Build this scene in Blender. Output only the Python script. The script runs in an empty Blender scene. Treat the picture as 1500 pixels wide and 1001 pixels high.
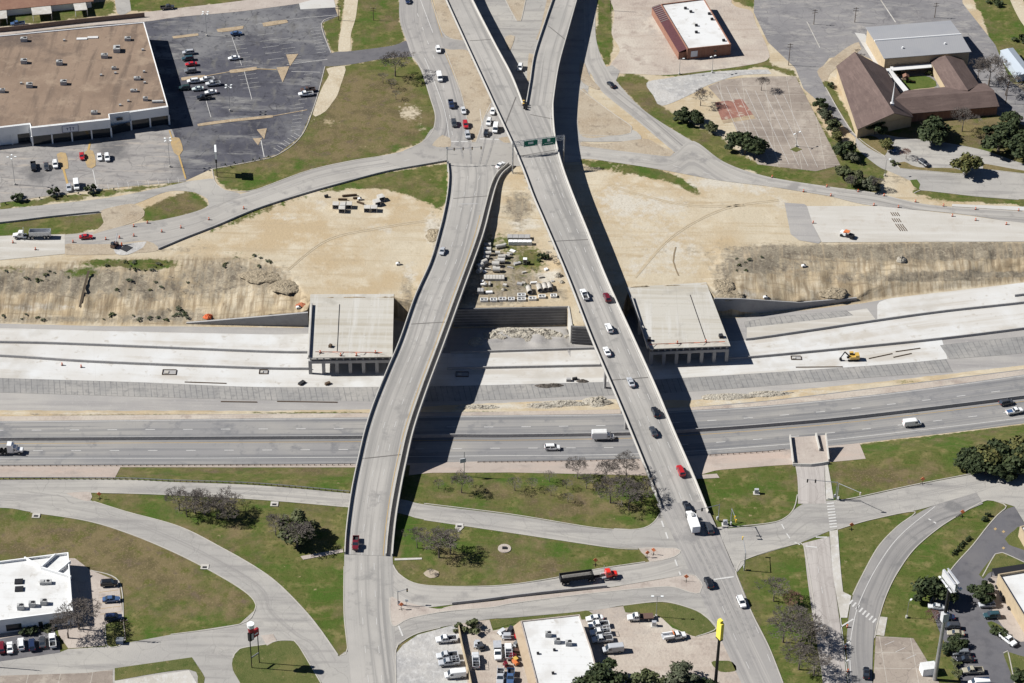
import bpy, bmesh, math, random
import numpy as np
from mathutils import Vector, Matrix, noise as mnoise
from mathutils.geometry import tessellate_polygon
rnd = random.Random(7)
sc = bpy.context.scene
COL = sc.collection
# ---------------------------------------------------------------- camera, sky, sun, exposure
F, PITCH, ROLL, HC = 3500.0, math.radians(36.0), math.radians(1.0), 480.0
CAMP = np.array([0.0, -660.66, HC])
_fw = np.array([0, math.cos(PITCH), -math.sin(PITCH)]); _u0 = np.array([0, math.sin(PITCH), math.cos(PITCH)]); _r0 = np.array([1.0, 0, 0])
_rt = math.cos(ROLL)*_r0 + math.sin(ROLL)*_u0
_up = -math.sin(ROLL)*_r0 + math.cos(ROLL)*_u0
cd = bpy.data.cameras.new("Camera"); cam = bpy.data.objects.new("Camera", cd); COL.objects.link(cam)
cd.lens = 36*F/1500; cd.sensor_width = 36; cd.clip_end = 8000; cd.clip_start = 1
cam.matrix_world = Matrix(((_rt[0], _up[0], -_fw[0], CAMP[0]), (_rt[1], _up[1], -_fw[1], CAMP[1]), (_rt[2], _up[2], -_fw[2], CAMP[2]), (0, 0, 0, 1)))
sc.camera = cam
SUN_EL, SHADOW_AZ = math.radians(40.5), math.radians(-5)     # shadows fall towards SHADOW_AZ
w = bpy.data.worlds.new("World"); sc.world = w; w.use_nodes = True
nt = w.node_tree; sky = nt.nodes.new('ShaderNodeTexSky'); sky.sky_type = 'NISHITA'; sky.sun_disc = False; sky.dust_density = 0.05; sky.air_density = 0.5; sky.ozone_density = 3.0; sky.altitude = 500
sky.sun_elevation = SUN_EL; sky.sun_rotation = math.radians(90) - (SHADOW_AZ + math.pi)
bg = nt.nodes['Background']; bg.inputs[1].default_value = 0.05; nt.links.new(sky.outputs[0], bg.inputs[0])
sd = bpy.data.lights.new("Sun", 'SUN'); sun = bpy.data.objects.new("Sun", sd); COL.objects.link(sun)
sd.energy = 5.0; sd.angle = math.radians(0.5); sd.color = (1.0, 0.98, 0.94)
sun.rotation_euler = Vector((math.cos(SHADOW_AZ)*math.cos(SUN_EL), math.sin(SHADOW_AZ)*math.cos(SUN_EL), -math.sin(SUN_EL))).to_track_quat('-Z', 'Y').to_euler()
sc.cycles.diffuse_bounces = 2; vs = sc.view_settings; vs.view_transform = 'Standard'; vs.look = 'None'; vs.exposure = 0.58; vs.gamma = 1

# ---------------------------------------------------------------- picture -> ground
def P(x, y, z=0.0):
    d = _fw + _rt*((x-750)/F) - _up*((y-500.5)/F)
    return CAMP + d*((z-CAMP[2])/d[2])
def PV(x, y, z=0.0): return Vector(P(x, y, z))
def prj(a):                       # Nx3 world -> pixel x, y
    v = np.asarray(a, float)-CAMP; z = v@_fw
    return 750+F*(v@_rt)/z, 500.5-F*(v@_up)/z
def heading(x, y, dx, dy, z):     # direction in the picture -> world angle
    a, b = P(x, y, z), P(x+dx, y+dy, z); return math.atan2(b[1]-a[1], b[0]-a[0])
def interp(v, tab):
    return float(np.interp(v, [t[0] for t in tab], [t[1] for t in tab]))
ZR_T = [(-60, 10.2), (0, 10.8), (100, 11.6), (200, 12.6), (300, 12.4), (412, 12), (500, 11), (570, 10), (632, 9.0), (690, 7.4), (750, 5.6), (790, 5.06), (900, 5.06)]
ZL_T = [(200, 5.05), (240, 5.08), (265, 5.5), (300, 6.6), (400, 8.0), (500, 8.6), (650, 8.6), (720, 7.6), (780, 6), (815, 5.15), (850, 5.06)]
def zR(y): return interp(y, ZR_T)
def zL(y): return interp(y, ZL_T)
NZ = 5.0     # plateau level; the old motorway is 0, the new lanes -2

# ---------------------------------------------------------------- materials
MATS = {}
def nodes_of(m): return m.node_tree.nodes, m.node_tree.links
def mat(name, col, var=(), rough=0.9, bump=None, metal=0.0, spec=0.25, coat=0.0, emit=None, lines=None, attr=False):
    """col: base colour; var: (scale xyz or s, colour, low, high[, 'uv'|'obj']) noise-masked layers; lines: brick joints (w,h,mortar,colour,'uv')"""
    if name in MATS: return MATS[name]
    m = bpy.data.materials.new(name); m.use_nodes = True; MATS[name] = m
    N, L = nodes_of(m); b = N['Principled BSDF']
    b.inputs['Roughness'].default_value = rough; b.inputs['Metallic'].default_value = metal
    b.inputs['Specular IOR Level'].default_value = spec
    if coat: b.inputs['Coat Weight'].default_value = coat; b.inputs['Coat Roughness'].default_value = 0.08
    geo = N.new('ShaderNodeNewGeometry'); tc = None
    def coords(kind, scale, off=0.0):
        nonlocal tc
        mp = N.new('ShaderNodeMapping')
        if kind == 'pos': L.new(geo.outputs['Position'], mp.inputs[0])
        else:
            if tc is None: tc = N.new('ShaderNodeTexCoord')
            L.new(tc.outputs['UV' if kind == 'uv' else 'Object'], mp.inputs[0])
        s = scale if isinstance(scale, (tuple, list)) else (scale,)*3
        mp.inputs['Scale'].default_value = s; mp.inputs['Location'].default_value = (off, off*.7, off*.3)
        return mp.outputs[0]
    cur = None
    def mix(fac, c2, c1):
        mx = N.new('ShaderNodeMix'); mx.data_type = 'RGBA'
        L.new(fac, mx.inputs[0])
        if c1 is None: mx.inputs[6].default_value = (*col, 1)
        else: L.new(c1, mx.inputs[6])
        mx.inputs[7].default_value = (*c2, 1); return mx.outputs[2]
    for i, v in enumerate(var):
        s, c2, lo, hi = v[:4]; kind = v[4] if len(v) > 4 else 'pos'; det = v[5] if len(v) > 5 else 5
        nz = N.new('ShaderNodeTexNoise'); nz.inputs['Scale'].default_value = 1; nz.inputs['Detail'].default_value = det; nz.inputs['Roughness'].default_value = 0.62
        L.new(coords(kind, s, 13.7*i+len(name)), nz.inputs['Vector'])
        mr = N.new('ShaderNodeMapRange'); mr.inputs[1].default_value = lo; mr.inputs[2].default_value = hi
        L.new(nz.outputs[0], mr.inputs[0]); cur = mix(mr.outputs[0], c2, cur)
    for ln in (lines or ()):
        bw, bh, mo, c2, kind = ln[:5]; am = ln[5] if len(ln) > 5 else 1.0
        br = N.new('ShaderNodeTexBrick'); br.inputs['Scale'].default_value = 1; br.inputs['Brick Width'].default_value = bw; br.inputs['Row Height'].default_value = bh
        br.inputs['Mortar Size'].default_value = mo; br.inputs['Mortar Smooth'].default_value = 0.3; br.offset = 0; br.inputs['Bias'].default_value = 0
        L.new(coords(kind, 1.0), br.inputs['Vector'])
        mu = N.new('ShaderNodeMath'); mu.operation = 'MULTIPLY'; mu.inputs[1].default_value = am; L.new(br.outputs['Fac'], mu.inputs[0])
        if len(ln) > 6:
            nz = N.new('ShaderNodeTexNoise'); nz.inputs['Scale'].default_value = 1; L.new(coords('pos', ln[6], 3.3), nz.inputs['Vector']); mr = N.new('ShaderNodeMapRange'); mr.inputs[1].default_value = .35; mr.inputs[2].default_value = .6; mr.inputs[3].default_value = .25; L.new(nz.outputs[0], mr.inputs[0]); m2 = N.new('ShaderNodeMath'); m2.operation = 'MULTIPLY'; L.new(mu.outputs[0], m2.inputs[0]); L.new(mr.outputs[0], m2.inputs[1]); mu = m2
        cur = mix(mu.outputs[0], c2, cur)
    if cur is None: b.inputs['Base Color'].default_value = (*col, 1)
    else: L.new(cur, b.inputs['Base Color'])
    if bump:
        nz = N.new('ShaderNodeTexNoise'); nz.inputs['Scale'].default_value = 1; nz.inputs['Detail'].default_value = 4
        L.new(coords('pos', bump[0]), nz.inputs['Vector']); bp = N.new('ShaderNodeBump'); bp.inputs['Strength'].default_value = bump[1]; bp.inputs['Distance'].default_value = bump[2] if len(bump) > 2 else .3
        L.new(nz.outputs[0], bp.inputs['Height']); L.new(bp.outputs[0], b.inputs['Normal'])
    if emit: b.inputs['Emission Color'].default_value = (*emit[0], 1); b.inputs['Emission Strength'].default_value = emit[1]
    return m
def crack(m, scale, width, colr, amount=1.0):
    """thin random crack lines over a finished material"""
    N, L = nodes_of(m); b = N['Principled BSDF']
    geo = N.new('ShaderNodeNewGeometry'); nz = N.new('ShaderNodeTexNoise'); nz.inputs['Scale'].default_value = .15; nz.inputs['Detail'].default_value = 3
    L.new(geo.outputs['Position'], nz.inputs['Vector'])
    va = N.new('ShaderNodeVectorMath'); va.operation = 'MULTIPLY_ADD'; va.inputs[1].default_value = (5, 5, 0); L.new(nz.outputs[1], va.inputs[0]); L.new(geo.outputs['Position'], va.inputs[2])
    vo = N.new('ShaderNodeTexVoronoi'); vo.feature = 'DISTANCE_TO_EDGE'; vo.inputs['Scale'].default_value = scale; L.new(va.outputs[0], vo.inputs['Vector'])
    mr = N.new('ShaderNodeMapRange'); mr.inputs[1].default_value = 0; mr.inputs[2].default_value = width; mr.inputs[3].default_value = amount; mr.inputs[4].default_value = 0
    L.new(vo.outputs[0], mr.inputs[0]); mx = N.new('ShaderNodeMix'); mx.data_type = 'RGBA'; L.new(mr.outputs[0], mx.inputs[0])
    src = b.inputs['Base Color'].links[0].from_socket; L.new(src, mx.inputs[6]); mx.inputs[7].default_value = (*colr, 1); L.new(mx.outputs[2], b.inputs['Base Color'])
    return m
def srgb(r, g, b, k=1.67):
    f = lambda v: ((v/255+.055)/1.055)**2.4 if v > 10 else v/255/12.92
    return tuple(min(.85, f(v)/k) for v in (r, g, b))
S = srgb
m_conc = mat('pale_concrete', S(224, 219, 210), [(.06, S(203, 196, 184), .44, .64), (.2, S(190, 184, 174), .58, .74), (.5, S(236, 234, 230), .5, .7), ((.9, .03, 1), S(212, 205, 194), .55, .8, 'uv')], bump=(2, .2))
m_newlane = mat('fresh_concrete', S(236, 233, 227), [((.25, .012, 1), S(220, 213, 202), .46, .6, 'uv'), (.05, S(246, 246, 244), .44, .64), (.03, S(212, 206, 196), .56, .7), (.3, S(206, 198, 186), .6, .74), (.9, S(196, 189, 178), .65, .8)], lines=[(6, 60, .05, S(205, 200, 192), 'uv', .35)])
def road_mat(name, c, dk, lt, lanes=True):
    d2 = tuple(v*.82 for v in dk)
    return mat(name, c, [(.03, lt, .42, .62), ((.3, .004, 1), dk, .46, .62, 'uv'), ((.9, .008, 1), lt, .52, .68, 'uv'), ((.8, .012, 1), d2, .56, .72, 'uv'), (.2, dk, .56, .72), (.06, dk, .6, .68), (1.2, d2, .64, .8), (3, lt, .6, .85)], rough=.92, bump=(3, .15),
               lines=[(400, 14, .035, dk, 'uv', .3)])
m_road = road_mat('worn_grey_road', S(190, 185, 178), S(168, 164, 160), S(206, 201, 193))
m_hwy = road_mat('motorway_asphalt', S(166, 164, 163), S(140, 140, 142), S(184, 180, 174))
m_deck = road_mat('bridge_deck', S(188, 184, 178), S(165, 162, 158), S(205, 200, 193))
m_street = road_mat('street_asphalt', S(180, 176, 172), S(158, 155, 153), S(198, 193, 187))
m_plainroad = mat('grey_pavement', S(190, 186, 180), [(.03, S(206, 201, 192), .42, .64), ((.03, .3, 1), S(168, 164, 160), .5, .68), ((.5, .006, 1), S(166, 162, 158), .5, .68, 'uv'), (.3, S(172, 168, 163), .55, .76), (2, S(214, 210, 204), .6, .85)], bump=(3, .15))
crack(m_plainroad, .12, .012, S(150, 147, 143), .5)
m_lot = mat('old_asphalt_lot', S(98, 98, 107), [(.02, S(146, 145, 146), .46, .62), (.05, S(76, 76, 86), .52, .66), ((.05, .16, 1), S(158, 156, 154), .54, .68), ((.3, .1, 1), S(126, 124, 122), .54, .7), (.5, S(66, 66, 74), .56, .74), (1.1, S(168, 164, 158), .66, .8), (2.5, S(122, 120, 118), .58, .84)], bump=(3, .2))
crack(m_lot, .09, .012, S(74, 74, 78), .7)
m_lotg = mat('grey_asphalt_lot', S(170, 166, 163), [(.025, S(190, 184, 177), .4, .65), (.05, S(124, 122, 122), .5, .66), ((.06, .3, 1), S(206, 194, 180), .54, .72), ((.1, .4, 1), S(140, 136, 135), .52, .72), (.5, S(138, 134, 133), .56, .76), (2, S(196, 190, 184), .6, .85)], bump=(3, .2))
crack(m_lotg, .1, .012, S(120, 118, 118), .6)
m_darklot = mat('dark_asphalt_lot', S(118, 117, 122), [(.04, S(134, 131, 132), .42, .66), (.25, S(104, 103, 108), .5, .75), (1.5, S(140, 136, 134), .6, .9)], bump=(3, .15))
m_churchlot = mat('church_asphalt', S(160, 157, 157), [(.02, S(140, 138, 140), .45, .62), ((.12, .4, 1), S(182, 178, 173), .5, .7), (.08, S(196, 190, 182), .58, .74), (.15, S(126, 124, 127), .55, .72), (.7, S(118, 116, 120), .6, .78), (1.5, S(188, 184, 179), .6, .85)], bump=(3, .2))
crack(m_churchlot, .14, .014, S(118, 116, 118), .7)
m_oldpave = mat('stained_old_paving', S(184, 171, 158), [(.05, S(160, 147, 136), .44, .62), (.16, S(204, 192, 178), .52, .7), (.5, S(146, 134, 122), .58, .74), (1.2, S(120, 112, 92), .62, .78)], bump=(2, .2), lines=[(9, 6.5, .09, S(224, 218, 206), 'obj', .7)])
crack(m_oldpave, .12, .012, S(140, 130, 124), .6)
m_gravel = mat('caliche_gravel', S(210, 196, 182), [(.05, S(224, 213, 198), .44, .62), (.04, S(182, 172, 164), .56, .7), (.2, S(188, 172, 160), .54, .7), ((.04, .4, 1), S(198, 182, 168), .54, .7), (1.4, S(172, 158, 146), .58, .8)], bump=(1.2, .4))
m_rubblelot = mat('white_rubble_gravel', S(216, 212, 206), [(.12, S(188, 186, 184), .42, .65), (.6, S(232, 230, 226), .5, .75), (2, S(160, 158, 156), .58, .85)], bump=(1, .5))
m_pinkpave = mat('tan_concrete_paving', S(204, 191, 180), [(.08, S(218, 206, 194), .44, .62), (.3, S(184, 170, 160), .54, .72), (1.2, S(166, 152, 142), .62, .8), (2, S(222, 212, 202), .58, .85)], lines=[(5, 5, .04, S(178, 162, 150), 'obj', .6)], bump=(2, .2))
m_sand = mat('pale_sand', S(222, 200, 164), [(.02, S(232, 212, 178), .4, .65), (.1, S(212, 186, 146), .48, .72), ((.04, .5, 1), S(226, 204, 166), .5, .75), (1.2, S(196, 176, 146), .6, .85), (3, S(238, 226, 200), .62, .9)], bump=(.8, .35))
m_track = mat('bare_track', S(226, 212, 186), [(.12, S(206, 188, 158), .45, .7), (.8, S(236, 226, 204), .5, .75), (2.5, S(180, 164, 140), .6, .85)], bump=(1, .4))
m_median = mat('dusty_median', S(203, 188, 166), [(.08, S(190, 172, 148), .44, .62), (.3, S(168, 153, 134), .54, .7), (.9, S(150, 138, 118), .62, .76), (1.4, S(220, 207, 184), .52, .75)], bump=(1, .35))
m_slab = mat('haul_slab_concrete', S(224, 219, 210), [(.03, S(212, 205, 193), .4, .65), (.2, S(206, 196, 182), .55, .8), ((.03, .4, 1), S(232, 228, 220), .48, .7)], bump=(2, .15), lines=[(12, 4.6, .03, S(200, 194, 186), 'obj', .5)])
m_rebar = mat('rebar_mat', S(170, 168, 165), [(.06, S(190, 186, 180), .42, .62), (.4, S(150, 148, 146), .5, .72)], lines=[(400, 1.9, .16, S(118, 118, 121), 'uv', .65, .25), (1.7, 400, .1, S(128, 128, 130), 'uv', .4, .4)])
m_subbase = mat('grey_subbase', S(188, 184, 180), [(.05, S(202, 197, 190), .4, .66), ((.02, .3, 1), S(172, 168, 166), .46, .7), (.6, S(206, 202, 197), .58, .85)], bump=(2, .2))
m_riprap = mat('slope_paving', S(204, 190, 178), [((.03, .1, .1), S(212, 192, 178), .44, .62), (.12, S(184, 170, 160), .52, .7), (.8, S(220, 210, 200), .56, .8)], bump=(2, .2), lines=[(8, 9, .04, S(186, 168, 154), 'obj', .5)])
m_ramp = road_mat('dark_ramp_asphalt', S(160, 157, 155), S(142, 140, 139), S(176, 172, 168))
m_oldroad = road_mat('old_pale_road', S(206, 198, 192), S(184, 176, 170), S(218, 211, 204)); crack(m_oldroad, .15, .014, S(160, 152, 147), .6)
m_boxdeck = mat('new_deck_concrete', S(222, 217, 206), [((.02, .4, 1), S(206, 198, 182), .48, .66), (.12, S(196, 190, 178), .56, .72), ((.4, .03, 1), S(232, 229, 222), .52, .7), (.8, S(188, 182, 172), .62, .78)], bump=(2, .15), lines=[(400, 5.2, .05, S(186, 180, 170), 'obj', .6), (9, 400, .05, S(192, 186, 176), 'obj', .5)])
m_white = mat('white_line_paint', S(236, 234, 230), [(1.5, S(206, 202, 196), .5, .8)])
m_yellow = mat('yellow_line_paint', S(214, 180, 116), [(1.5, S(206, 176, 124), .45, .75)])
m_yellowpave = mat('faded_yellow_island', S(208, 178, 128), [(.4, S(190, 166, 130), .46, .64), (1.4, S(176, 166, 152), .56, .74), (2, S(216, 202, 172), .55, .75)])
m_tanisle = mat('tan_parking_island', S(200, 178, 148), [(.4, S(176, 156, 130), .46, .64), (1.3, S(222, 208, 182), .54, .72), (2, S(140, 128, 112), .62, .78)])
m_joint = mat('deck_joint', S(128, 124, 120))
m_wallc = mat('weathered_concrete', S(196, 194, 192), [(.3, S(180, 178, 177), .45, .7), (1.2, S(206, 203, 199), .52, .8)], bump=(2, .2))
m_parapet = mat('light_parapet', S(226, 222, 214), [(.4, S(212, 206, 196), .48, .75)], bump=(2, .1))
m_kerb = mat('kerb_concrete', S(214, 208, 198), [(.5, S(196, 190, 180), .45, .75)])
m_brick = mat('red_brick_slab', S(176, 128, 112), [(.3, S(160, 112, 100), .44, .64), (.35, S(206, 190, 174), .56, .64), (1.2, S(196, 170, 152), .58, .74)])
m_grassisl = mat('lawn_grass', S(106, 112, 60), [(.07, S(126, 122, 72), .46, .62), (.3, S(86, 100, 44), .5, .68), (.6, S(150, 136, 98), .6, .74), (1.5, S(132, 126, 80), .54, .74), (4, S(76, 84, 40), .55, .8)], bump=(3, .5))
m_greengr = mat('green_grass', S(92, 114, 48), [(.06, S(108, 118, 56), .42, .66), (.4, S(74, 98, 34), .46, .72), (2, S(120, 122, 66), .55, .82)], bump=(3, .5))
m_drygr = mat('dry_verge', S(138, 124, 84), [(.1, S(112, 112, 58), .44, .66), (.5, S(160, 140, 104), .5, .75), (2, S(96, 92, 54), .55, .82)], bump=(2, .5))
m_steel = mat('galvanised_steel', (.42, .43, .44), [(1, (.33, .34, .35), .4, .7)], rough=.45, metal=.7)
m_dark = mat('dark_metal', (.03, .03, .033), rough=.5, metal=.3)
m_wood = mat('timber_pole', (.11, .075, .05), [((4, 4, .5), (.07, .05, .035), .4, .7)])

# ---------------------------------------------------------------- mesh builders
class MB:
    """collects shapes; build() links them as one mesh object"""
    def __init__(s): s.v = []; s.f = []; s.m = []; s.uv = {}; s.mi = 0
    def add(s, vs, fs, uvs=None):
        o = len(s.v); s.v += [tuple(map(float, p)) for p in vs]
        for k, f in enumerate(fs):
            s.f.append([i+o for i in f]); s.m.append(s.mi)
            if uvs: s.uv[len(s.f)-1] = [uvs[i] for i in f]
        return s
    def box(s, c, d, rz=0.0, top=None, taper=1.0):
        x, y, z = d[0]/2, d[1]/2, d[2]/2; co, si = math.cos(rz), math.sin(rz); vs = []
        for dz in (-z, z):
            t = taper if dz > 0 else 1.0
            for dx, dy in ((-x*t, -y*t), (x*t, -y*t), (x*t, y*t), (-x*t, y*t)): vs.append((c[0]+dx*co-dy*si, c[1]+dx*si+dy*co, c[2]+dz))
        return s.add(vs, [(3, 2, 1, 0), (4, 5, 6, 7), (0, 1, 5, 4), (1, 2, 6, 5), (2, 3, 7, 6), (3, 0, 4, 7)])
    def tube(s, a, b, r1, r2=None, n=8, caps=True):
        a, b = Vector(a), Vector(b); r2 = r1 if r2 is None else r2; d = (b-a).normalized()
        u = d.cross(Vector((0, 0, 1)) if abs(d.z) < .95 else Vector((1, 0, 0))).normalized(); w_ = d.cross(u); vs = []
        for p, r in ((a, r1), (b, r2)):
            for k in range(n):
                t = 2*math.pi*k/n; vs.append(p+u*(r*math.cos(t))+w_*(r*math.sin(t)))
        fs = [(k, (k+1) % n, n+(k+1) % n, n+k) for k in range(n)]
        if caps: fs += [tuple(range(n-1, -1, -1)), tuple(range(n, 2*n))]
        return s.add(vs, fs)
    def prism(s, pts, z0, z1):
        """pts: ccw world xy; z0,z1 scalars or lists"""
        n = len(pts); za = z0 if isinstance(z0, (list, tuple)) else [z0]*n; zb = z1 if isinstance(z1, (list, tuple)) else [z1]*n
        vs = [(p[0], p[1], za[i]) for i, p in enumerate(pts)]+[(p[0], p[1], zb[i]) for i, p in enumerate(pts)]
        tri = tessellate_polygon([[Vector((p[0], p[1], 0)) for p in pts]])
        fs = []
        for t in tri:
            a, b, c = [pts[i] for i in t]
            if (b[0]-a[0])*(c[1]-a[1])-(b[1]-a[1])*(c[0]-a[0]) < 0: t = t[::-1]
            fs.append(tuple(i+n for i in t)); fs.append(tuple(reversed(t)))
        ar = sum(pts[i][0]*pts[(i+1) % n][1]-pts[(i+1) % n][0]*pts[i][1] for i in range(n))
        for i in range(n):
            j = (i+1) % n; fs.append((i, j, j+n, i+n) if ar > 0 else (j, i, i+n, j+n))
        return s.add(vs, fs)
    def quad(s, a, b, c, d): return s.add([a, b, c, d], [(0, 1, 2, 3)])
    def sweep(s, path, prof, closed=True):
        """prof: (lateral right, up) offsets swept along path of 3D points (z-up frame)"""
        n = len(prof); rings = []; dist = 0; uv = []
        for i, p in enumerate(path):
            a = path[max(0, i-1)]; b = path[min(len(path)-1, i+1)]; d = Vector((b[0]-a[0], b[1]-a[1], 0)); d.normalize(); r = Vector((d.y, -d.x, 0))
            rings.append([Vector(p)+r*q[0]+Vector((0, 0, q[1])) for q in prof])
        vs = [v for rg in rings for v in rg]; fs = []
        for i in range(len(path)-1):
            for k in range(n if closed else n-1):
                k2 = (k+1) % n; fs.append((i*n+k, i*n+k2, (i+1)*n+k2, (i+1)*n+k))
        if closed: fs += [tuple(range(n-1, -1, -1)), tuple((len(path)-1)*n+k for k in range(n))]
        return s.add(vs, fs)
    def build(s, name, mats, parent=None, smooth=False, fix=True, loc=None):
        me = bpy.data.meshes.new(name); me.from_pydata(s.v, [], s.f)
        for m in (mats if isinstance(mats, (list, tuple)) else [mats]): me.materials.append(m)
        if any(s.m): me.polygons.foreach_set('material_index', s.m)
        if s.uv:
            ul = me.uv_layers.new(name='UVMap')
            for fi, uvs in s.uv.items():
                p = me.polygons[fi]
                for k, li in enumerate(p.loop_indices): ul.data[li].uv = uvs[k]
        if fix:
            bm = bmesh.new(); bm.from_mesh(me); bmesh.ops.recalc_face_normals(bm, faces=bm.faces); bm.to_mesh(me); bm.free()
        if smooth: me.polygons.foreach_set('use_smooth', [True]*len(me.polygons))
        me.update(); o = bpy.data.objects.new(name, me); COL.objects.link(o)
        if parent: o.parent = parent
        if loc is not None: o.location = loc
        return o
def empty(name, loc=(0, 0, 0), rz=0.0):
    o = bpy.data.objects.new(name, None); COL.objects.link(o); o.location = loc; o.rotation_euler = (0, 0, rz); o.empty_display_size = .5; return o
def tag(o, label=None, cat=None, group=None, kind=None):
    if label: o['label'] = label
    if cat: o['category'] = cat
    if group: o['group'] = group
    if kind: o['kind'] = kind
    return o
def copy_tree(o, parent=None):
    c = o.copy(); COL.objects.link(c)
    if parent is not None: c.parent = parent
    for ch in KIDS.get(o.name, ()): copy_tree(ch, c)
    return c
KIDS = {}
def index_kids():
    KIDS.clear()
    for o in bpy.data.objects:
        if o.parent: KIDS.setdefault(o.parent.name, []).append(o)

def crom(pts, closed=False, step=5.0):
    """Catmull-Rom through 2D points; a doubled point is a corner"""
    out = []; n = len(pts)
    rng = range(n if closed else n-1)
    for i in rng:
        p1 = pts[i]; p2 = pts[(i+1) % n]
        if p1 == p2: continue
        p0 = pts[i-1] if (closed or i > 0) else p1; p3 = pts[(i+2) % n] if (closed or i+2 < n) else p2
        if p0 == p1: p0 = p1
        L_ = math.dist(p1, p2); k = max(1, int(L_/step))
        for j in range(k):
            t = j/k; t2, t3 = t*t, t*t*t
            out.append(tuple(.5*((2*p1[c])+(-p0[c]+p2[c])*t+(2*p0[c]-5*p1[c]+4*p2[c]-p3[c])*t2+(-p0[c]+3*p1[c]-3*p2[c]+p3[c])*t3) for c in (0, 1)))
    if not closed: out.append(tuple(pts[-1]))
    return out
_bz = [0.0]
def bumpz():
    _bz[0] = (_bz[0]+.0016) % .0176; return _bz[0]
def area(name, pts, z, lay, m, smooth=True, kind='structure'):
    """flat sheet traced in the picture, laid on level z; lay = layer number"""
    q = crom(pts, True, 6) if smooth else pts
    zz = z+.02*lay+bumpz(); w_ = [PV(x, y, zz) for x, y in q]
    tri = tessellate_polygon([[Vector((p.x, p.y, 0)) for p in w_]]); fs = []
    for t in tri:
        a, b, c = [w_[i] for i in t]
        fs.append(t if (b-a).cross(c-a).z > 0 else t[::-1])
    o = MB().add(w_, fs).build(name, m, fix=False); o['kind'] = kind; return o
def resample(pts, n):
    d = [0]
    for a, b in zip(pts, pts[1:]): d.append(d[-1]+math.dist(a, b))
    return [tuple(float(np.interp(d[-1]*i/(n-1), d, [p[c] for p in pts])) for c in range(len(pts[0]))) for i in range(n)]
def ribbon(name, left, right, z, lay, m, n=60, cuts=6, zf=None, smooth=True):
    """road between two traced edges; UV = metres across, metres along"""
    l = resample(crom(left, False, 6) if smooth else left, n); r = resample(crom(right, False, 6) if smooth else right, n)
    zz = z+.02*lay+bumpz()
    L_ = [PV(p[0], p[1], zf(p[1]) if zf else zz) for p in l]; R_ = [PV(p[0], p[1], zf(p[1]) if zf else zz) for p in r]
    vs = []; uv = []; v = 0
    for i in range(n):
        if i: v += ((L_[i]+R_[i])/2-(L_[i-1]+R_[i-1])/2).length
        wd = (R_[i]-L_[i]).length
        for k in range(cuts+1):
            t = k/cuts; vs.append(L_[i].lerp(R_[i], t)); uv.append((wd*t, v))
    fs = []
    for i in range(n-1):
        for k in range(cuts):
            a = i*(cuts+1)+k; fs.append((a, a+1, a+cuts+2, a+cuts+1))
    o = MB().add(vs, fs, uv).build(name, m, fix=False)
    if o.data.polygons[0].normal.z < 0: o.data.flip_normals()
    o['kind'] = 'structure'; return o
def line(name, pts, wd, z, lay, m, dash=None, smooth=True, zf=None):
    """painted line along a traced polyline"""
    q = crom(pts, False, 4) if smooth else pts
    zz = z+.02*lay
    w_ = [PV(x, y, (zf(y)+.02*lay) if zf else zz) for x, y in q]; mb = MB()
    d = [0]
    for a, b in zip(w_, w_[1:]): d.append(d[-1]+(b-a).length)
    def at(s_): return Vector([float(np.interp(s_, d, [p[c] for p in w_])) for c in range(3)])
    segs = [(0, d[-1])] if not dash else [(s_, min(s_+dash[0], d[-1])) for s_ in np.arange(0, d[-1], dash[0]+dash[1])]
    for s0, s1 in segs:
        k = max(1, int((s1-s0)/4)); ps = [at(s0+(s1-s0)*i/k) for i in range(k+1)]; vs = []
        for i, p in enumerate(ps):
            t = (ps[min(k, i+1)]-ps[max(0, i-1)]); t.z = 0; t.normalize(); r = Vector((t.y, -t.x, 0))*(wd/2); vs += [p-r, p+r]
        mb.add(vs, [(2*i, 2*i+1, 2*i+3, 2*i+2) for i in range(k)])
    o = mb.build(name, m, fix=False)
    if o.data.polygons and o.data.polygons[0].normal.z < 0: o.data.flip_normals()
    o['kind'] = 'structure'; return o
def wpath(pts, z=None, zf=None, smooth=True, step=6):
    q = crom(pts, False, step) if smooth else pts
    return [PV(x, y, zf(y) if zf else z) for x, y in q]
def kerb(pts, z, h=.16, wd=.3, m=None, lay=0, smooth=True):
    p = wpath(pts, z, smooth=smooth); o = MB().sweep(p, [(-wd/2, 0), (wd/2, 0), (wd/2, h), (-wd/2, h)]).build('kerb', m or m_kerb); o['kind'] = 'structure'; return o
# ---------------------------------------------------------------- terrain
def bline(pts):
    w_ = np.array([P(x, y, z) for x, y, z in pts]); i = np.argsort(w_[:, 0]); return w_[i]
A_ = bline([(-150, 398, 5), (0, 389, 5), (120, 380, 5), (200, 376, 5), (330, 372, 5), (400, 385, 5), (435, 412, 5), (449, 436, 5), (577, 435.5, 5), (600, 440, 5), (668, 451.5, 5), (833, 448.5, 5), (837.5, 476, 5), (862, 478, 5), (905, 470, 5), (922, 421, 5), (1036, 416, 5), (1046, 436, 5), (1070, 396, 5), (1110, 373, 5), (1200, 362, 5), (1350, 357, 5), (1500, 358, 5), (1650, 360, 5)])
W_ = bline([(-150, 440, 1.5), (0, 435, 1.5), (150, 430, 1.6), (260, 447, .2), (275, 472, -1.8), (449.5, 457, 3.4), (455, 437.5, 4.9), (577, 437, 4.9), (600, 441.5, 4.9), (668, 453, 4.9), (833, 450, 4.9), (837.5, 477.5, 4.9), (862, 479.5, 4.9), (905, 471.5, 4.9), (922, 422.5, 4.9), (1036, 417.5, 4.9), (1047, 438, 4.9), (1085, 438.5, 4.5), (1170, 443.5, .3), (1255, 436.5, -1), (1300, 408, 1.3), (1350, 400, 1.4), (1500, 386, 1.5), (1650, 380, 1.5)])
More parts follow.
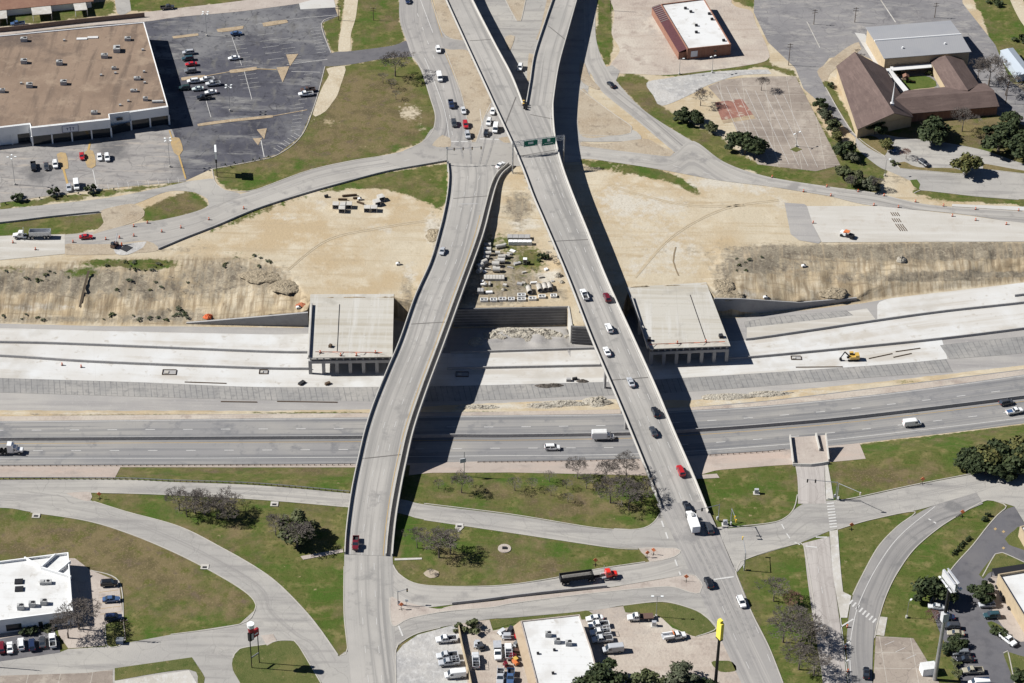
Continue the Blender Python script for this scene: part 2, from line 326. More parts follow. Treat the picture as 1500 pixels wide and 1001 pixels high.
B_ = bline([(-150, 468, -2), (0, 470, -2), (150, 474, -2), (275, 474.5, -2), (449.5, 476.8, -2), (455, 464, -2), (577, 463.5, -2), (600, 470, -2), (668, 477.6, -2), (833, 474.8, -2), (837.5, 501.8, -2), (862, 503, -2), (905, 497, -2), (922, 449, -2), (1036, 443.5, -2), (1047, 463.5, -2), (1080, 462.5, -2), (1107, 459.5, -2), (1170, 452, -2), (1262, 441, -2), (1300, 434, -2), (1400, 422, -2), (1500, 411, -2), (1650, 395, -2)])
C1_ = bline([(-150, 601, -2), (0, 600, -2), (375, 601, -2), (560, 599, -2), (683, 590, -2), (760, 587, -2), (880, 582, -2), (1010, 585, -2), (1125, 573, -2), (1300, 557, -2), (1500, 534, -2), (1650, 515, -2)])
C2_ = bline([(-150, 611, 0), (0, 610, 0), (375, 606.5, 0), (560, 605, 0), (683, 603.5, 0), (760, 603, 0), (900, 600, 0), (1010, 597, 0), (1125, 587, 0), (1300, 566, 0), (1500, 541, 0), (1650, 521, 0)])
D_ = bline([(-150, 682, 0), (0, 681.5, 0), (375, 681, 0), (520, 680.5, 0), (697, 676.5, 0), (750, 676, 0), (935, 673, 0), (1037, 667, 0), (1125, 661.5, 0), (1200, 655, 0), (1250, 650.5, 0), (1400, 633, 0), (1500, 620.5, 0), (1650, 600, 0)])
E_ = bline([(-150, 700, 5), (0, 700.5, 5), (180, 701.5, 5), (375, 704, 5), (520, 706, 5), (630, 693, 5), (750, 692.5, 5), (950, 697, 5), (1015, 699, 5), (1050, 689, 5), (1125, 683, 5), (1215, 677.5, 5), (1272, 672, 5), (1400, 656, 5), (1500, 641, 5), (1650, 618, 5)])
XS = np.concatenate([[-3000, -1500, -800, -450], np.arange(-250, 250.1, 1.4), [450, 800, 1500, 3000]])
def rows_of(X): return [np.interp(X, b[:, 0], b[:, 1]) for b in (A_, W_, B_, C1_, C2_, D_, E_)]
WZ = np.interp(XS, W_[:, 0], W_[:, 2])
ys = rows_of(XS); one = np.ones_like(XS)
stack = []   # list of (Y, Z, zone)
def seg(Y0, Z0, Y1, Z1, n, zone, first=0):
    for k in range(first, n+1): t = k/n; stack.append((Y0+(Y1-Y0)*t, Z0+(Z1-Z0)*t, zone))
far = 300*one
seg(3500*one, 5*one, far, 5*one, 2, 0); seg(far, 5*one, ys[0], 5*one, 130, 0, 1)
seg(ys[0], 5*one, ys[1], WZ, 14, 1, 1); seg(ys[1], WZ, ys[2], -2*one, 12, 1, 1); seg(ys[2], -2*one, ys[3], -2*one, 30, 2, 1)
seg(ys[3], -2*one, ys[4], 0*one, 6, 3, 1); seg(ys[4], 0*one, ys[5], 0*one, 3, 4, 1); seg(ys[5], 0*one, ys[6], 5*one, 8, 5, 1)
seg(ys[6], 5*one, -210*one, 5*one, 90, 6, 1); seg(-210*one, 5*one, -3500*one, 5*one, 3, 6, 1)
TY = np.array([s_[0] for s_ in stack]); TZ = np.array([s_[1] for s_ in stack]); TZN = np.array([s_[2] for s_ in stack])
TX = np.broadcast_to(XS, TY.shape).copy(); NR, NC = TY.shape
pts = np.stack([TX, TY, TZ], -1).reshape(-1, 3)
px, py = prj(pts); ahead = (pts-CAMP)@_fw > 50
px = np.where(ahead, px, -9999).reshape(NR, NC); py = np.where(ahead, py, 9999).reshape(NR, NC)
def inpoly(poly):
    r = np.zeros(px.shape, bool); n = len(poly)
    for i in range(n):
        (x0, y0), (x1, y1) = poly[i], poly[(i+1) % n]
        if y0 == y1: continue
        r ^= ((py > min(y0, y1)) & (py <= max(y0, y1)) & (px < (py-y0)*(x1-x0)/(y1-y0)+x0))
    return r
def ell(cx, cy, rx, ry, a=1.0): return a*np.exp(-(((px-cx)/rx)**2+((py-cy)/ry)**2)**1.5)
zone = np.broadcast_to(TZN[:, None], (NR, NC))
grass = np.zeros((NR, NC)); soil = np.zeros((NR, NC)); dry = np.full((NR, NC), .22)
grass[(zone == 6)] = 1.0; grass[zone == 5] = 1.0
GP = [[(318, 262), (311, 247), (375, 235), (407, 226), (441, 199), (461, 152), (476, 97), (510, 95), (562, 86), (600, 82), (618, 100), (633, 145), (640, 170), (635, 195), (612, 212), (550, 232), (510, 237), (450, 252), (375, 279), (335, 280)],
      [(515, 77), (514, 50), (527, -60), (584, -60), (585, 32), (594, 62), (560, 72)], [(471, 34), (495, 24), (500, -60), (507, -60), (497, 75), (487, 79)],
      [(230, -60), (600, -60), (500, -16), (375, 0), (250, 14), (190, 18), (185, -60)], [(0, 25), (168, 0), (168, 21), (0, 40)],
      [(0, 326), (148, 310), (166, 316), (150, 336), (95, 343), (-60, 350), (-60, 333)], [(195, 312), (250, 289), (277, 279), (292, 287), (307, 300), (295, 308), (250, 322), (217, 325)],
      [(240, 370), (375, 307), (500, 269), (655, 238), (652, 300), (640, 300), (560, 275), (470, 280), (400, 305), (300, 345)],
      [(880, -60), (900, -60), (897, 40), (895, 98), (887, 98), (873, 60)], [(898, 115), (925, 106), (950, 118), (957, 140), (970, 158), (990, 167), (1012, 182), (1035, 190), (1062, 205), (1090, 250), (1060, 262), (1012, 205), (967, 180), (942, 162)],
      [(925, 107), (1125, 94), (1165, 105), (1180, 140), (1215, 200), (1250, 215), (1300, 250), (1285, 283), (1225, 276), (1125, 262), (1010, 207), (1062, 212), (1110, 240), (1190, 250), (1230, 243), (1165, 113), (1120, 98), (1000, 112)],
      [(1405, -60), (1470, -60), (1600, 70), (1600, 130), (1480, 122), (1455, 70)], [(1060, -60), (1105, -60), (1106, 14), (1075, 2)], [(1490, -60), (1600, -60), (1600, 30), (1510, 20)],
      [(1200, 120), (1215, 118), (1256, 190), (1340, 165), (1480, 150), (1600, 160), (1600, 300), (1290, 240), (1250, 195)], [(1340, 285), (1390, 292), (1600, 310), (1600, 290), (1460, 290), (1340, 270)],
      [(850, 233), (900, 238), (960, 246), (990, 258), (1034, 286), (1020, 285), (980, 266), (900, 250), (850, 242)], [(1000, 90), (1125, 80), (1130, 96), (1000, 112)],
      [(0, 298), (275, 266), (276, 270), (0, 308)]]
for q in GP: grass[inpoly(q)] = 1.0
for a in [(120, 400, 30, 8, .75), (220, 387, 45, 7, 1.2), (150, 385, 40, 6, .8), (20, 395, 40, 8, .4), (360, 375, 45, 8, .4), (275, 402, 15, 5, .4), (735, 355, 40, 16, .52), (765, 385, 40, 26, .44), (780, 380, 14, 14, .7), (730, 420, 40, 14, .42), (640, 290, 14, 25, .5), (560, 262, 60, 12, .5),
          (610, 440, 12, 30, .4), (1400, 292, 60, 5, .5), (835, 480, 6, 8, .8), (700, 604, 60, 2.5, .6), (450, 605, 120, 2, .6), (200, 608, 200, 1.6, .45), (1350, 560, 80, 4, .4)]: grass += ell(*a)
for a in [(90, 408, 170, 16, .75), (1300, 366, 300, 8, .9), (1420, 366, 160, 9, .7), (1200, 395, 60, 14, .35), (1400, 404, 200, 2.2, 1.2), (120, 420, 130, 24, .5), (30, 415, 70, 14, .5), (330, 400, 60, 22, .8), (400, 410, 30, 20, .7), (270, 430, 90, 14, .5), (110, 468, 260, 5, .7), (250, 460, 60, 8, .6), (1100, 385, 32, 18, .9), (1060, 400, 18, 20, .7), (1130, 390, 60, 12, .45), (1350, 372, 220, 12, .85), (1470, 365, 130, 10, .6), (1330, 410, 150, 2.4, 1.2), (1430, 400, 110, 3, 1.3), (1060, 430, 22, 8, .7),
          (740, 395, 60, 45, .8), (720, 430, 60, 14, .75), (760, 310, 24, 30, .5), (640, 340, 12, 30, .5), (595, 430, 10, 30, .6), (760, 300, 22, 18, .5), (820, 430, 22, 8, .7), (700, 440, 60, 8, .6), (780, 492, 60, 12, .3), (260, 365, 60, 6, .4), (175, 345, 40, 8, .3), (1030, 300, 40, 10, .25), (1310, 262, 40, 8, .4), (200, 608, 240, 2, .6), (870, 590, 40, 6, .3)]: soil += ell(*a)
for a in [(120, 800, 140, 50, .35), (250, 880, 90, 30, .3), (540, 170, 90, 60, .35), (420, 240, 90, 20, .3), (1290, 690, 80, 20, .2), (200, 830, 90, 40, .55), (150, 800, 120, 20, .5), (60, 790, 60, 14, .4), (330, 880, 40, 20, .5), (700, 720, 60, 14, .4), (850, 740, 60, 14, .5), (690, 820, 80, 16, .35), (780, 830, 90, 16, .4), (1290, 700, 60, 14, .55), (1100, 730, 40, 14, .35), (520, 150, 60, 40, .6), (470, 215, 60, 20, .5), (590, 180, 30, 30, .5), (260, 300, 40, 14, .7), (570, 20, 20, 30, .3), (420, 760, 60, 14, .3), (300, 740, 60, 10, .4), (120, 690, 60, 6, .5), (450, 690, 200, 6, .35), (250, 845, 60, 20, .3), (1190, 300, 60, 20, .5), (1400, 195, 120, 30, .7), (1390, 180, 20, 12, .5), (300, 780, 200, 30, .2), (940, 140, 40, 30, .5), (430, 985, 40, 14, .4), (1180, 900, 60, 90, -.4), (450, 890, 50, 90, -.4), (1330, 860, 60, 110, -.7), (1190, 890, 50, 90, -.3), (1090, 720, 60, 40, -.3), (1260, 820, 40, 60, -.4), (400, 780, 60, 20, -.25), (620, 770, 40, 40, -.4), (920, 810, 40, 12, -.3)]: dry += ell(*a)
for a in [(600, 165, 22, 14, -.7), (540, 215, 60, 5, -.35), (480, 178, 24, 10, -.5), (620, 188, 12, 8, -.5)]: grass += ell(*a)
pale = np.zeros((NR, NC)); bank = np.zeros((NR, NC)); bank[(zone == 1)] = 1
for a in [(1045, 268, 45, 10, 1), (1110, 278, 30, 10, .8), (1140, 300, 16, 14, .6), (635, 335, 16, 26, .9), (600, 400, 14, 20, .7), (560, 335, 40, 12, .5), (470, 300, 30, 10, .6), (420, 318, 30, 10, .5), (790, 285, 30, 30, .6), (770, 330, 30, 12, .8), (800, 405, 30, 10, 1), (810, 350, 14, 20, .6), (960, 330, 70, 60, .42), (1000, 380, 60, 30, .4), (700, 447, 60, 3, .7), (930, 395, 30, 12, .6), (900, 290, 30, 30, .6), (960, 300, 60, 14, .4), (1085, 432, 60, 5, .9), (60, 450, 80, 6, .8), (220, 465, 60, 4, .6), (330, 415, 40, 8, .4), (1240, 430, 30, 6, .5), (175, 340, 30, 10, .5), (560, 430, 60, 4, .5), (760, 596, 90, 4, .8), (1080, 590, 80, 4, .7), (100, 606, 200, 2, .6), (1210, 575, 90, 4, .6)]: pale += ell(*a)
# the far surroundings beyond the picture
out = (np.abs(TX) > 255) | (TY > 305) | (TY < -215)
grass[out] = .8; far_n = (zone == 0) & ((py < -30) | (TY > 260)); grass[far_n] = np.maximum(grass[far_n], .75); dry[far_n | out] = .5
# relief: banks, spoil heaps, rock step
bumpamp = np.zeros((NR, NC))
bumpamp[zone == 1] = .85; bumpamp[zone == 3] = .28
edge = np.zeros((NR, NC))
for i in range(NR):
    z0 = TZN[i]; ks = np.where(TZN == z0)[0]; t = (i-ks[0]+1)/(len(ks)+0.0)
    edge[i] = min(1, 4*min(t, 1-t)) if z0 in (1, 3) else 1
bumpamp *= edge
for i in range(NR):
    if TZN[i] not in (0, 1, 2, 3): continue
    for j in range(4, NC-4):
        a = bumpamp[i, j]; x, y = px[i, j], py[i, j]
        if TZN[i] == 0 and y > 240 and (500 < x < 1600) and y < 425:
            if 1035 < x < 1160 and y > 355: a = max(a, .5*min(1, (y-355)/20))
            elif 700 < x < 830 and y > 300: a = max(a, .12)
        if TZN[i] == 2 and 690 < x < 835 and 482 < y < 512:
            a = .8*min(1, (x-690)/15, (835-x)/10, (y-482)/5, (512-y)/5); TZ[i, j] += a*1.3
        if a <= 0: continue
        p = (TX[i, j]*.22, TY[i, j]*.22, .5); n_ = mnoise.fractal(Vector(p), .8, 2.1, 5)
        TZ[i, j] += a*(n_*1.1+.15)
        if TZN[i] == 1: TZ[i, j] -= .7*a*abs(mnoise.noise(Vector((TX[i, j]*.5, 0, TY[i, j]*.03))))
def mound(cx, cy, z, rx, ry, h):
    c = P(cx, cy, z); d = ((TX-c[0])/rx)**2+((TY-c[1])/ry)**2
    TZ[:] = TZ+np.where(d < 6, h*np.exp(-d*1.2), 0)
for a in [(1075, 392, 5, 7, 7, .5), (1105, 380, 5, 8, 5, .6), (1130, 372, 5, 7, 4, .4), (1052, 420, 5, 3, 4, .5), (820, 392, 5, 3, 5, 1.2), (1300, 378, 4, 2, 2, .5)]: mound(*a)
def blur(a):
    b = a.copy(); b[1:-1, 1:-1] = (a[1:-1, 1:-1]*2+a[:-2, 1:-1]+a[2:, 1:-1]+a[1:-1, :-2]+a[1:-1, 2:])/6; return b
grass = blur(grass); soil = blur(soil); dry = blur(dry); pale = blur(pale)
def terrain_z(X, Y):
    j = int(np.clip(np.searchsorted(XS, X)-1, 0, NC-2)); t = (X-XS[j])/(XS[j+1]-XS[j])
    cy = TY[:, j]*(1-t)+TY[:, j+1]*t; cz = TZ[:, j]*(1-t)+TZ[:, j+1]*t
    return float(np.interp(-Y, -cy, cz))
def ground_pt(x, y, z0=5.0):
    """picture point -> point on the terrain"""
    z = z0
    for _ in range(8):
        p = P(x, y, z); z = .5*z+.5*terrain_z(p[0], p[1])
    p = P(x, y, z); return Vector((p[0], p[1], z))
me = bpy.data.meshes.new('ground'); V3 = np.stack([TX, TY, TZ], -1).reshape(-1, 3)
idx = np.arange(NR*NC).reshape(NR, NC); q = np.stack([idx[:-1, :-1], idx[1:, :-1], idx[1:, 1:], idx[:-1, 1:]], -1).reshape(-1, 4)
me.vertices.add(len(V3)); me.vertices.foreach_set('co', V3.ravel().astype(np.float32))
me.loops.add(q.size); me.loops.foreach_set('vertex_index', q.ravel().astype(np.int32)); me.polygons.add(len(q)); me.polygons.foreach_set('loop_start', np.arange(0, q.size, 4, dtype=np.int32))
me.update(calc_edges=True)
mi = np.where(zone[:-1, :-1] == 2, 1, np.where(zone[1:, 1:] == 4, 2, 0)).reshape(-1)
me.polygons.foreach_set('material_index', mi.astype(np.int32)); me.polygons.foreach_set('use_smooth', [True]*len(me.polygons))
for nm, arr in (('grass', grass), ('soil', soil), ('dry', dry), ('pale', pale), ('bank', bank)):
    at = me.attributes.new(nm, 'FLOAT', 'POINT'); at.data.foreach_set('value', arr.ravel().astype(np.float32))
def ground_material():
    m = bpy.data.materials.new('dirt_and_grass'); m.use_nodes = True; N, L = nodes_of(m); b = N['Principled BSDF']; b.inputs['Roughness'].default_value = .95; b.inputs['Specular IOR Level'].default_value = .1
    geo = N.new('ShaderNodeNewGeometry')
    def nz(s, det=5, off=0.0, ro=.62):
        mp = N.new('ShaderNodeMapping'); L.new(geo.outputs['Position'], mp.inputs[0]); mp.inputs['Scale'].default_value = s if isinstance(s, tuple) else (s,)*3; mp.inputs['Location'].default_value = (off, off, off)
        n = N.new('ShaderNodeTexNoise'); n.inputs['Scale'].default_value = 1; n.inputs['Detail'].default_value = det; n.inputs['Roughness'].default_value = ro; L.new(mp.outputs[0], n.inputs['Vector']); return n.outputs[0]
    def mr(v, lo, hi, a=0.0, b_=1.0):
        n = N.new('ShaderNodeMapRange'); L.new(v, n.inputs[0]); n.inputs[1].default_value = lo; n.inputs[2].default_value = hi; n.inputs[3].default_value = a; n.inputs[4].default_value = b_; return n.outputs[0]
    def mx(f, c1, c2):
        n = N.new('ShaderNodeMix'); n.data_type = 'RGBA'; L.new(f, n.inputs[0])
        for k, c in ((6, c1), (7, c2)):
            if isinstance(c, tuple): n.inputs[k].default_value = (*c, 1)
            else: L.new(c, n.inputs[k])
        return n.outputs[2]
    def ma(op, a, b_):
        n = N.new('ShaderNodeMath'); n.operation = op
        for k, c in ((0, a), (1, b_)):
            if isinstance(c, (int, float)): n.inputs[k].default_value = c
            else: L.new(c, n.inputs[k])
        return n.outputs[0]
    def at(nm): n = N.new('ShaderNodeAttribute'); n.attribute_name = nm; return n.outputs['Fac']
    sand = mx(mr(nz(.03), .42, .6), S(222, 208, 182), S(212, 190, 155)); sand = mx(mr(nz(.11, off=5), .5, .68), sand, S(232, 219, 194)); sand = mx(mr(nz((.03, .35, .3), off=2), .52, .7), sand, S(206, 186, 154)); sand = mx(mr(nz(.5, off=9), .6, .78), sand, S(196, 177, 148)); sand = mx(ma('MULTIPLY', mr(nz(1.6, off=19), .62, .8), mr(nz(.03, off=52), .4, .55)), sand, S(170, 152, 128)); sand = mx(mr(nz(2.4, off=29), .62, .82), sand, S(238, 230, 212))
    sand = mx(mr(ma('ADD', at('pale'), ma('MULTIPLY', ma('SUBTRACT', nz(.35, 6, off=33), .5), 1.6)), .35, .8), sand, mx(mr(nz(1.2, off=34), .5, .76), S(230, 222, 206), S(202, 190, 170)))
    strk = mx(mr(nz((.9, .07, .05), off=41), .44, .62), sand, S(166, 146, 118)); strk = mx(mr(nz((.4, .09, .05), off=44), .5, .68), strk, S(146, 126, 100)); strk = mx(mr(nz((.5, .05, .05), off=43), .54, .7), strk, S(226, 206, 170)); strk = mx(mr(nz((.03, .6, .05), off=45), .56, .7), strk, S(150, 132, 108)); sand = mx(ma('MULTIPLY', at('bank'), .8), sand, strk)
    sl = mx(mr(nz(.25, off=3), .42, .62), S(168, 157, 138), S(138, 127, 112)); sl = mx(mr(nz(1.0, off=6), .5, .7), sl, S(196, 184, 162)); sl = mx(mr(nz(2.0, off=7), .57, .74), sl, S(92, 90, 68)); sl = mx(mr(nz((.7, .08, .1), off=4), .5, .72), sl, S(196, 178, 150))
    d = mx(mr(ma('ADD', at('soil'), ma('MULTIPLY', ma('SUBTRACT', nz(.5, off=8), .5), 1.8)), .25, .75), sand, sl)
    g1 = mx(mr(nz(.05, off=11), .44, .6), S(114, 116, 66), S(90, 108, 46)); g1 = mx(mr(nz(.2, off=12), .5, .64), g1, S(146, 137, 90)); g1 = mx(mr(nz(.6, off=13), .52, .68), g1, S(80, 96, 40)); g1 = mx(mr(nz(.09, off=23), .5, .64), g1, S(82, 110, 42)); g1 = mx(mr(nz(1.7, off=14), .54, .74), g1, S(76, 84, 40)); g1 = mx(mr(nz(4, 3, off=15), .55, .78), g1, S(146, 138, 92))
    g1 = mx(mr(nz((.1, .9, 1), 3, off=18), .55, .72), g1, S(122, 116, 70)); g1 = mx(mr(nz(.45, 6, off=22), .66, .74), g1, S(178, 160, 124))
    dr = mx(mr(nz(.12, off=16), .44, .58), S(138, 124, 90), S(114, 104, 74)); dr = mx(mr(nz(.3, off=26), .5, .66), dr, S(110, 110, 60)); dr = mx(mr(nz(.2, off=28), .56, .66), dr, S(122, 108, 88)); dr = mx(mr(nz(1.6, off=17), .52, .72), dr, S(160, 142, 110)); dr = mx(mr(nz(3.2, off=27), .56, .78), dr, S(92, 84, 54))
    g = mx(mr(ma('ADD', at('dry'), ma('MULTIPLY', ma('SUBTRACT', nz(.13, 6, off=21), .5), 2.6)), .15, .75), g1, dr)
    c = mx(mr(ma('ADD', at('grass'), ma('MULTIPLY', ma('SUBTRACT', nz(.7, 6, off=25), .5), 1.3)), .32, .6), d, g)
    L.new(c, b.inputs['Base Color'])
    bp = N.new('ShaderNodeBump'); bp.inputs['Strength'].default_value = .35; bp.inputs['Distance'].default_value = .4; L.new(nz(1.1, 5, off=30), bp.inputs['Height']); L.new(bp.outputs[0], b.inputs['Normal']); return m
for m in (ground_material(), m_subbase, m_hwy): me.materials.append(m)
go = bpy.data.objects.new('ground', me); COL.objects.link(go); go['kind'] = 'structure'

# ---------------------------------------------------------------- sheets on the north plateau
lot_front = [(-90, 215), (0, 215), (120, 200), (200, 190), (245, 184), (260, 215), (273, 264), (273, 264), (180, 273), (108, 281), (0, 296), (-90, 308)]
area('parking_lot', [(-90, 308), (0, 296), (108, 281), (180, 273), (272, 265), (311, 247), (311, 247), (375, 235), (407, 226), (441, 199), (461, 152), (476, 96), (476, 96), (485, 78), (471, 34), (495, 24), (491, 12), (485, -40), (430, -10), (375, 12), (262, 24), (212, 30), (-90, 60)], NZ, 1, m_lot, smooth=False)
area('parking_lot', lot_front, NZ, 2, m_lotg)
area('street', [(-120, 52), (0, 41), (110, 31), (190, 21), (262, 12), (375, -2), (520, -30), (560, -60), (620, -60), (500, -8), (375, 14), (262, 25), (210, 32), (100, 40), (0, 52), (-120, 62)], NZ, 3, m_pinkpave)
area('driveway', [(168, -20), (184, -20), (192, 16), (185, 20), (172, 20)], NZ, 2, m_plainroad)
area('concrete_slab', [(438, 5), (487, -8), (492, 11), (440, 14)], NZ, 3, m_newlane, smooth=False)
ribbon('frontage_road', [(-120, 317), (0, 307), (150, 291), (235, 275), (275, 266), (312, 262)], [(-120, 338), (0, 327), (75, 319), (148, 312), (200, 298), (250, 280), (300, 284)], NZ, 2, m_plainroad)
ribbon('main_road', [(95, 344), (150, 338), (190, 329), (237, 322), (280, 312), (310, 301), (340, 288), (375, 277.5), (450, 250), (510, 236), (560, 228), (600, 220), (640, 212)], [(95, 372), (150, 371), (195, 370), (232, 366), (270, 350), (320, 330), (375, 307), (440, 286), (500, 269), (565, 252), (620, 242), (656, 236)], NZ, 3, m_road, n=90, smooth=True)
area('driveway', [(268, 268), (290, 264), (312, 262), (318, 270), (330, 279), (352, 284), (340, 292), (310, 303), (296, 309), (306, 300), (304, 292), (292, 285), (280, 279)], NZ, 4, m_plainroad)
area('concrete_slab', [(-120, 356), (0, 346), (95, 343.5), (95, 343.5), (95, 372), (95, 372), (0, 381), (-120, 391)], NZ, 4, m_slab)
area('concrete_slab', [(168, 360), (190, 357), (215, 354), (210, 362), (188, 373), (170, 372)], NZ, 4, m_rubblelot)
area('dirt_patch', [(147, 310), (172, 302), (196, 299), (212, 310), (205, 322), (180, 331), (150, 339), (135, 343), (152, 326)], NZ, 4, m_median)
area('dirt_patch', [(96, 358), (130, 358), (170, 357), (215, 353), (232, 366), (195, 371), (96, 373)], NZ, 4, m_median)
area('dirt_track', [(478, 101), (505, 97), (504, 110), (500, 122), (494, 140), (487, 150), (477, 163), (462, 171), (458, 168), (466, 142), (474, 124), (482, 110)], NZ, 2, m_track)
area('dirt_track', [(507, -40), (526, -40), (522, 20), (514, 50), (512, 76), (496, 76), (499, 45), (504, 20)], NZ, 2, m_track)
area('driveway', [(472, 96), (486, 78), (515, 75), (575, 67), (594, 60), (604, 64), (604, 84), (600, 83), (562, 86), (510, 95)], NZ, 2, m_darklot)
# streets between and beneath the fly-overs
area('intersection', [(640, 206), (690, 200), (760, 196), (850, 205), (850, 237), (790, 240), (756, 244), (740, 256), (733, 262), (690, 268), (655, 252), (655, 237), (600, 246), (560, 230), (620, 218)], NZ, 4, m_road, smooth=False)
area('street', [(670, -60), (900, -60), (872, 0), (870, 60), (862, 130), (850, 232), (760, 220), (690, 60)], NZ, 1, m_plainroad, smooth=False)
ribbon('avenue', [(590, -60), (585, 0), (586, 32), (596, 62), (603, 82), (616, 102), (630, 145), (637, 170), (634, 190), (628, 200)], [(612, -60), (631, 0), (647, 48), (651, 72), (664, 105), (675, 140), (684, 175), (690, 209), (692, 214), (692, 222)], NZ, 4, m_street, n=60)
area('street', [(560, 232), (592, 221), (618, 208), (634, 188), (648, 205), (655, 215), (650, 232), (600, 246)], NZ, 5, m_road)
area('turn_lane', [(645, 40), (651, 72), (680, 76), (700, 70), (690, 50), (678, 58), (660, 55)], NZ, 5, m_street, smooth=False)
ribbon('street', [(720, 145), (716, 152), (705, 182), (695, 209)], [(760, 145), (765, 170), (770, 200), (775, 212)], NZ, 5, m_street)
area('dirt_median', [(632, -50), (660, -50), (690, 62), (678, 59), (660, 56), (648, 46), (640, 25)], NZ, 6, m_median)
area('dirt_median', [(651, 71), (660, 73), (688, 76), (705, 110), (720, 150), (708, 176), (697, 208), (697, 208), (690, 208), (690, 208), (684, 175), (676, 140), (664, 105)], NZ, 6, m_median)
area('dirt_median', [(633, 213), (648, 198), (659, 202), (660, 215), (650, 216)], NZ, 6, m_median)
area('dirt_median', [(735, -10), (773, -10), (763, 31), (757, 31)], NZ, 6, m_median, smooth=False)
area('dirt_median', [(740, 54), (754, 53), (746, 76), (742, 68)], NZ, 6, m_median)
area('dirt_median', [(804, -10), (812, -10), (800, 40), (790, 58), (785, 58), (792, 40)], NZ, 6, m_median)
area('dirt_median', [(775, 78), (782, 80), (778, 120), (772, 118)], NZ, 6, m_median)
area('dirt_median', [(730, 203), (752, 200), (756, 208), (738, 209)], NZ, 6, m_median)
ribbon('diagonal_street', [(853, -60), (856, 60), (857, 92), (868, 112), (880, 133), (925, 170), (958, 198), (990, 225)], [(884, -60), (875, 0), (872, 40), (876, 70), (888, 98), (902, 118), (945, 163), (1014, 207)], NZ, 3, m_road)
ribbon('cross_street', [(780, 208), (850, 214), (935, 222), (985, 226), (1014, 206), (1062, 238), (1125, 259), (1225, 275), (1280, 282), (1342, 297), (1395, 303), (1500, 310), (1620, 322)], [(780, 244), (850, 233), (900, 238), (970, 249), (1045, 263), (1090, 269), (1125, 273), (1175, 281), (1217, 288), (1275, 301), (1400, 313), (1500, 327), (1620, 340)], NZ, 4, m_road, n=100)
area('street', [(850, 198), (900, 199), (926, 190), (940, 203), (920, 207), (850, 207)], NZ, 4, m_plainroad)
area('driveway', [(888, 98), (897, 96), (908, 104), (905, 112), (902, 119), (893, 107)], NZ, 4, m_plainroad, smooth=False)
area('dirt_median', [(850, 131), (862, 138), (874, 149), (897, 166), (920, 182), (927, 188), (924, 195), (898, 199), (850, 197)], NZ, 5, m_median)
area('dirt_median', [(850, 88), (857, 94), (864, 112), (880, 131), (866, 128), (850, 116)], NZ, 5, m_median)
area('dirt_median', [(850, 208), (880, 211), (930, 205), (950, 204), (967, 214), (988, 223), (982, 229), (940, 225), (850, 213)], NZ, 5, m_median)
area('concrete_slab', [(1182, 302), (1285, 302), (1400, 314), (1500, 327), (1620, 342), (1620, 356), (1500, 354), (1204, 355), (1191, 330)], NZ, 5, m_slab, smooth=False)
area('subbase_strip', [(1149, 297), (1178, 299), (1184, 303), (1191, 330), (1203, 354), (1199, 357), (1170, 352), (1158, 343)], NZ, 4, m_subbase, smooth=False)
area('concrete_slab', [(1395, 299), (1500, 303), (1620, 308), (1620, 318), (1500, 309), (1394, 302.5)], NZ, 6, m_newlane, smooth=False)
# north-east lots
area('gravel_lot', [(897, -40), (1062, -40), (1072, 5), (1100, 16), (1107, 34), (1124, 70), (1124, 88), (1087, 97), (1025, 105), (975, 110), (925, 108), (905, 107), (893, 97), (908, 74), (896, 50), (900, 20)], NZ, 2, m_gravel)
area('gravel_lot', [(947, 122), (975, 115), (1050, 105), (1125, 102), (1130, 108), (1082, 111), (1037, 125), (1015, 137), (970, 155), (957, 140)], NZ, 2, m_rubblelot)
area('old_parking_lot', [(1037, 127), (1060, 117), (1090, 114), (1130, 112), (1165, 112), (1180, 140), (1231, 242), (1195, 251), (1110, 241), (1085, 203), (1058, 150)], NZ, 2, m_oldpave, smooth=False)
area('brick_slab', [(1047, 150), (1087, 145), (1103, 168), (1057, 176)], NZ, 3, m_brick, smooth=False)
area('brick_slab', [(1057, 176), (1103, 168), (1107, 174), (1060, 181)], NZ, 3, m_tanisle, smooth=False)
area('parking_lot', [(1108, -60), (1405, -60), (1410, 5), (1436, 38), (1458, 66), (1480, 120), (1540, 160), (1540, 200), (1440, 160), (1260, 80), (1215, 85), (1198, 106), (1208, 128), (1250, 195), (1300, 232), (1290, 246), (1272, 218), (1245, 195), (1200, 150), (1177, 130), (1165, 100), (1125, 62), (1104, 18)], NZ, 1, m_churchlot, smooth=False)
area('driveway', [(1262, 190), (1310, 200), (1370, 207), (1440, 220), (1500, 240), (1560, 250), (1560, 300), (1500, 292), (1492, 292), (1430, 287), (1348, 278), (1335, 266), (1300, 250), (1285, 243), (1255, 215)], NZ, 2, m_plainroad)
area('lawn', [(1313, 241), (1325, 237), (1345, 245), (1400, 247), (1410, 254), (1370, 251), (1318, 246)], NZ, 4, m_drygr)
area('lawn', [(1440, 240), (1500, 250), (1560, 256), (1560, 262), (1500, 254), (1440, 247)], NZ, 4, m_drygr)
area('lawn', [(1333, 264), (1343, 263), (1348, 270), (1346, 277), (1338, 273)], NZ, 4, m_greengr)
area('lawn', [(1253, 197), (1285, 202), (1300, 222), (1296, 228), (1270, 215)], NZ, 4, m_drygr)
area('lawn', [(1208, 118), (1214, 122), (1252, 186), (1248, 190), (1212, 130)], NZ, 4, m_grassisl)
area('lawn', [(1390, 185), (1440, 184), (1446, 195), (1400, 199)], NZ, 4, m_drygr)
area('courtyard_lawn', [(1320, 118), (1330, 112), (1362, 113), (1372, 126), (1345, 130), (1328, 131)], NZ, 4, m_greengr)
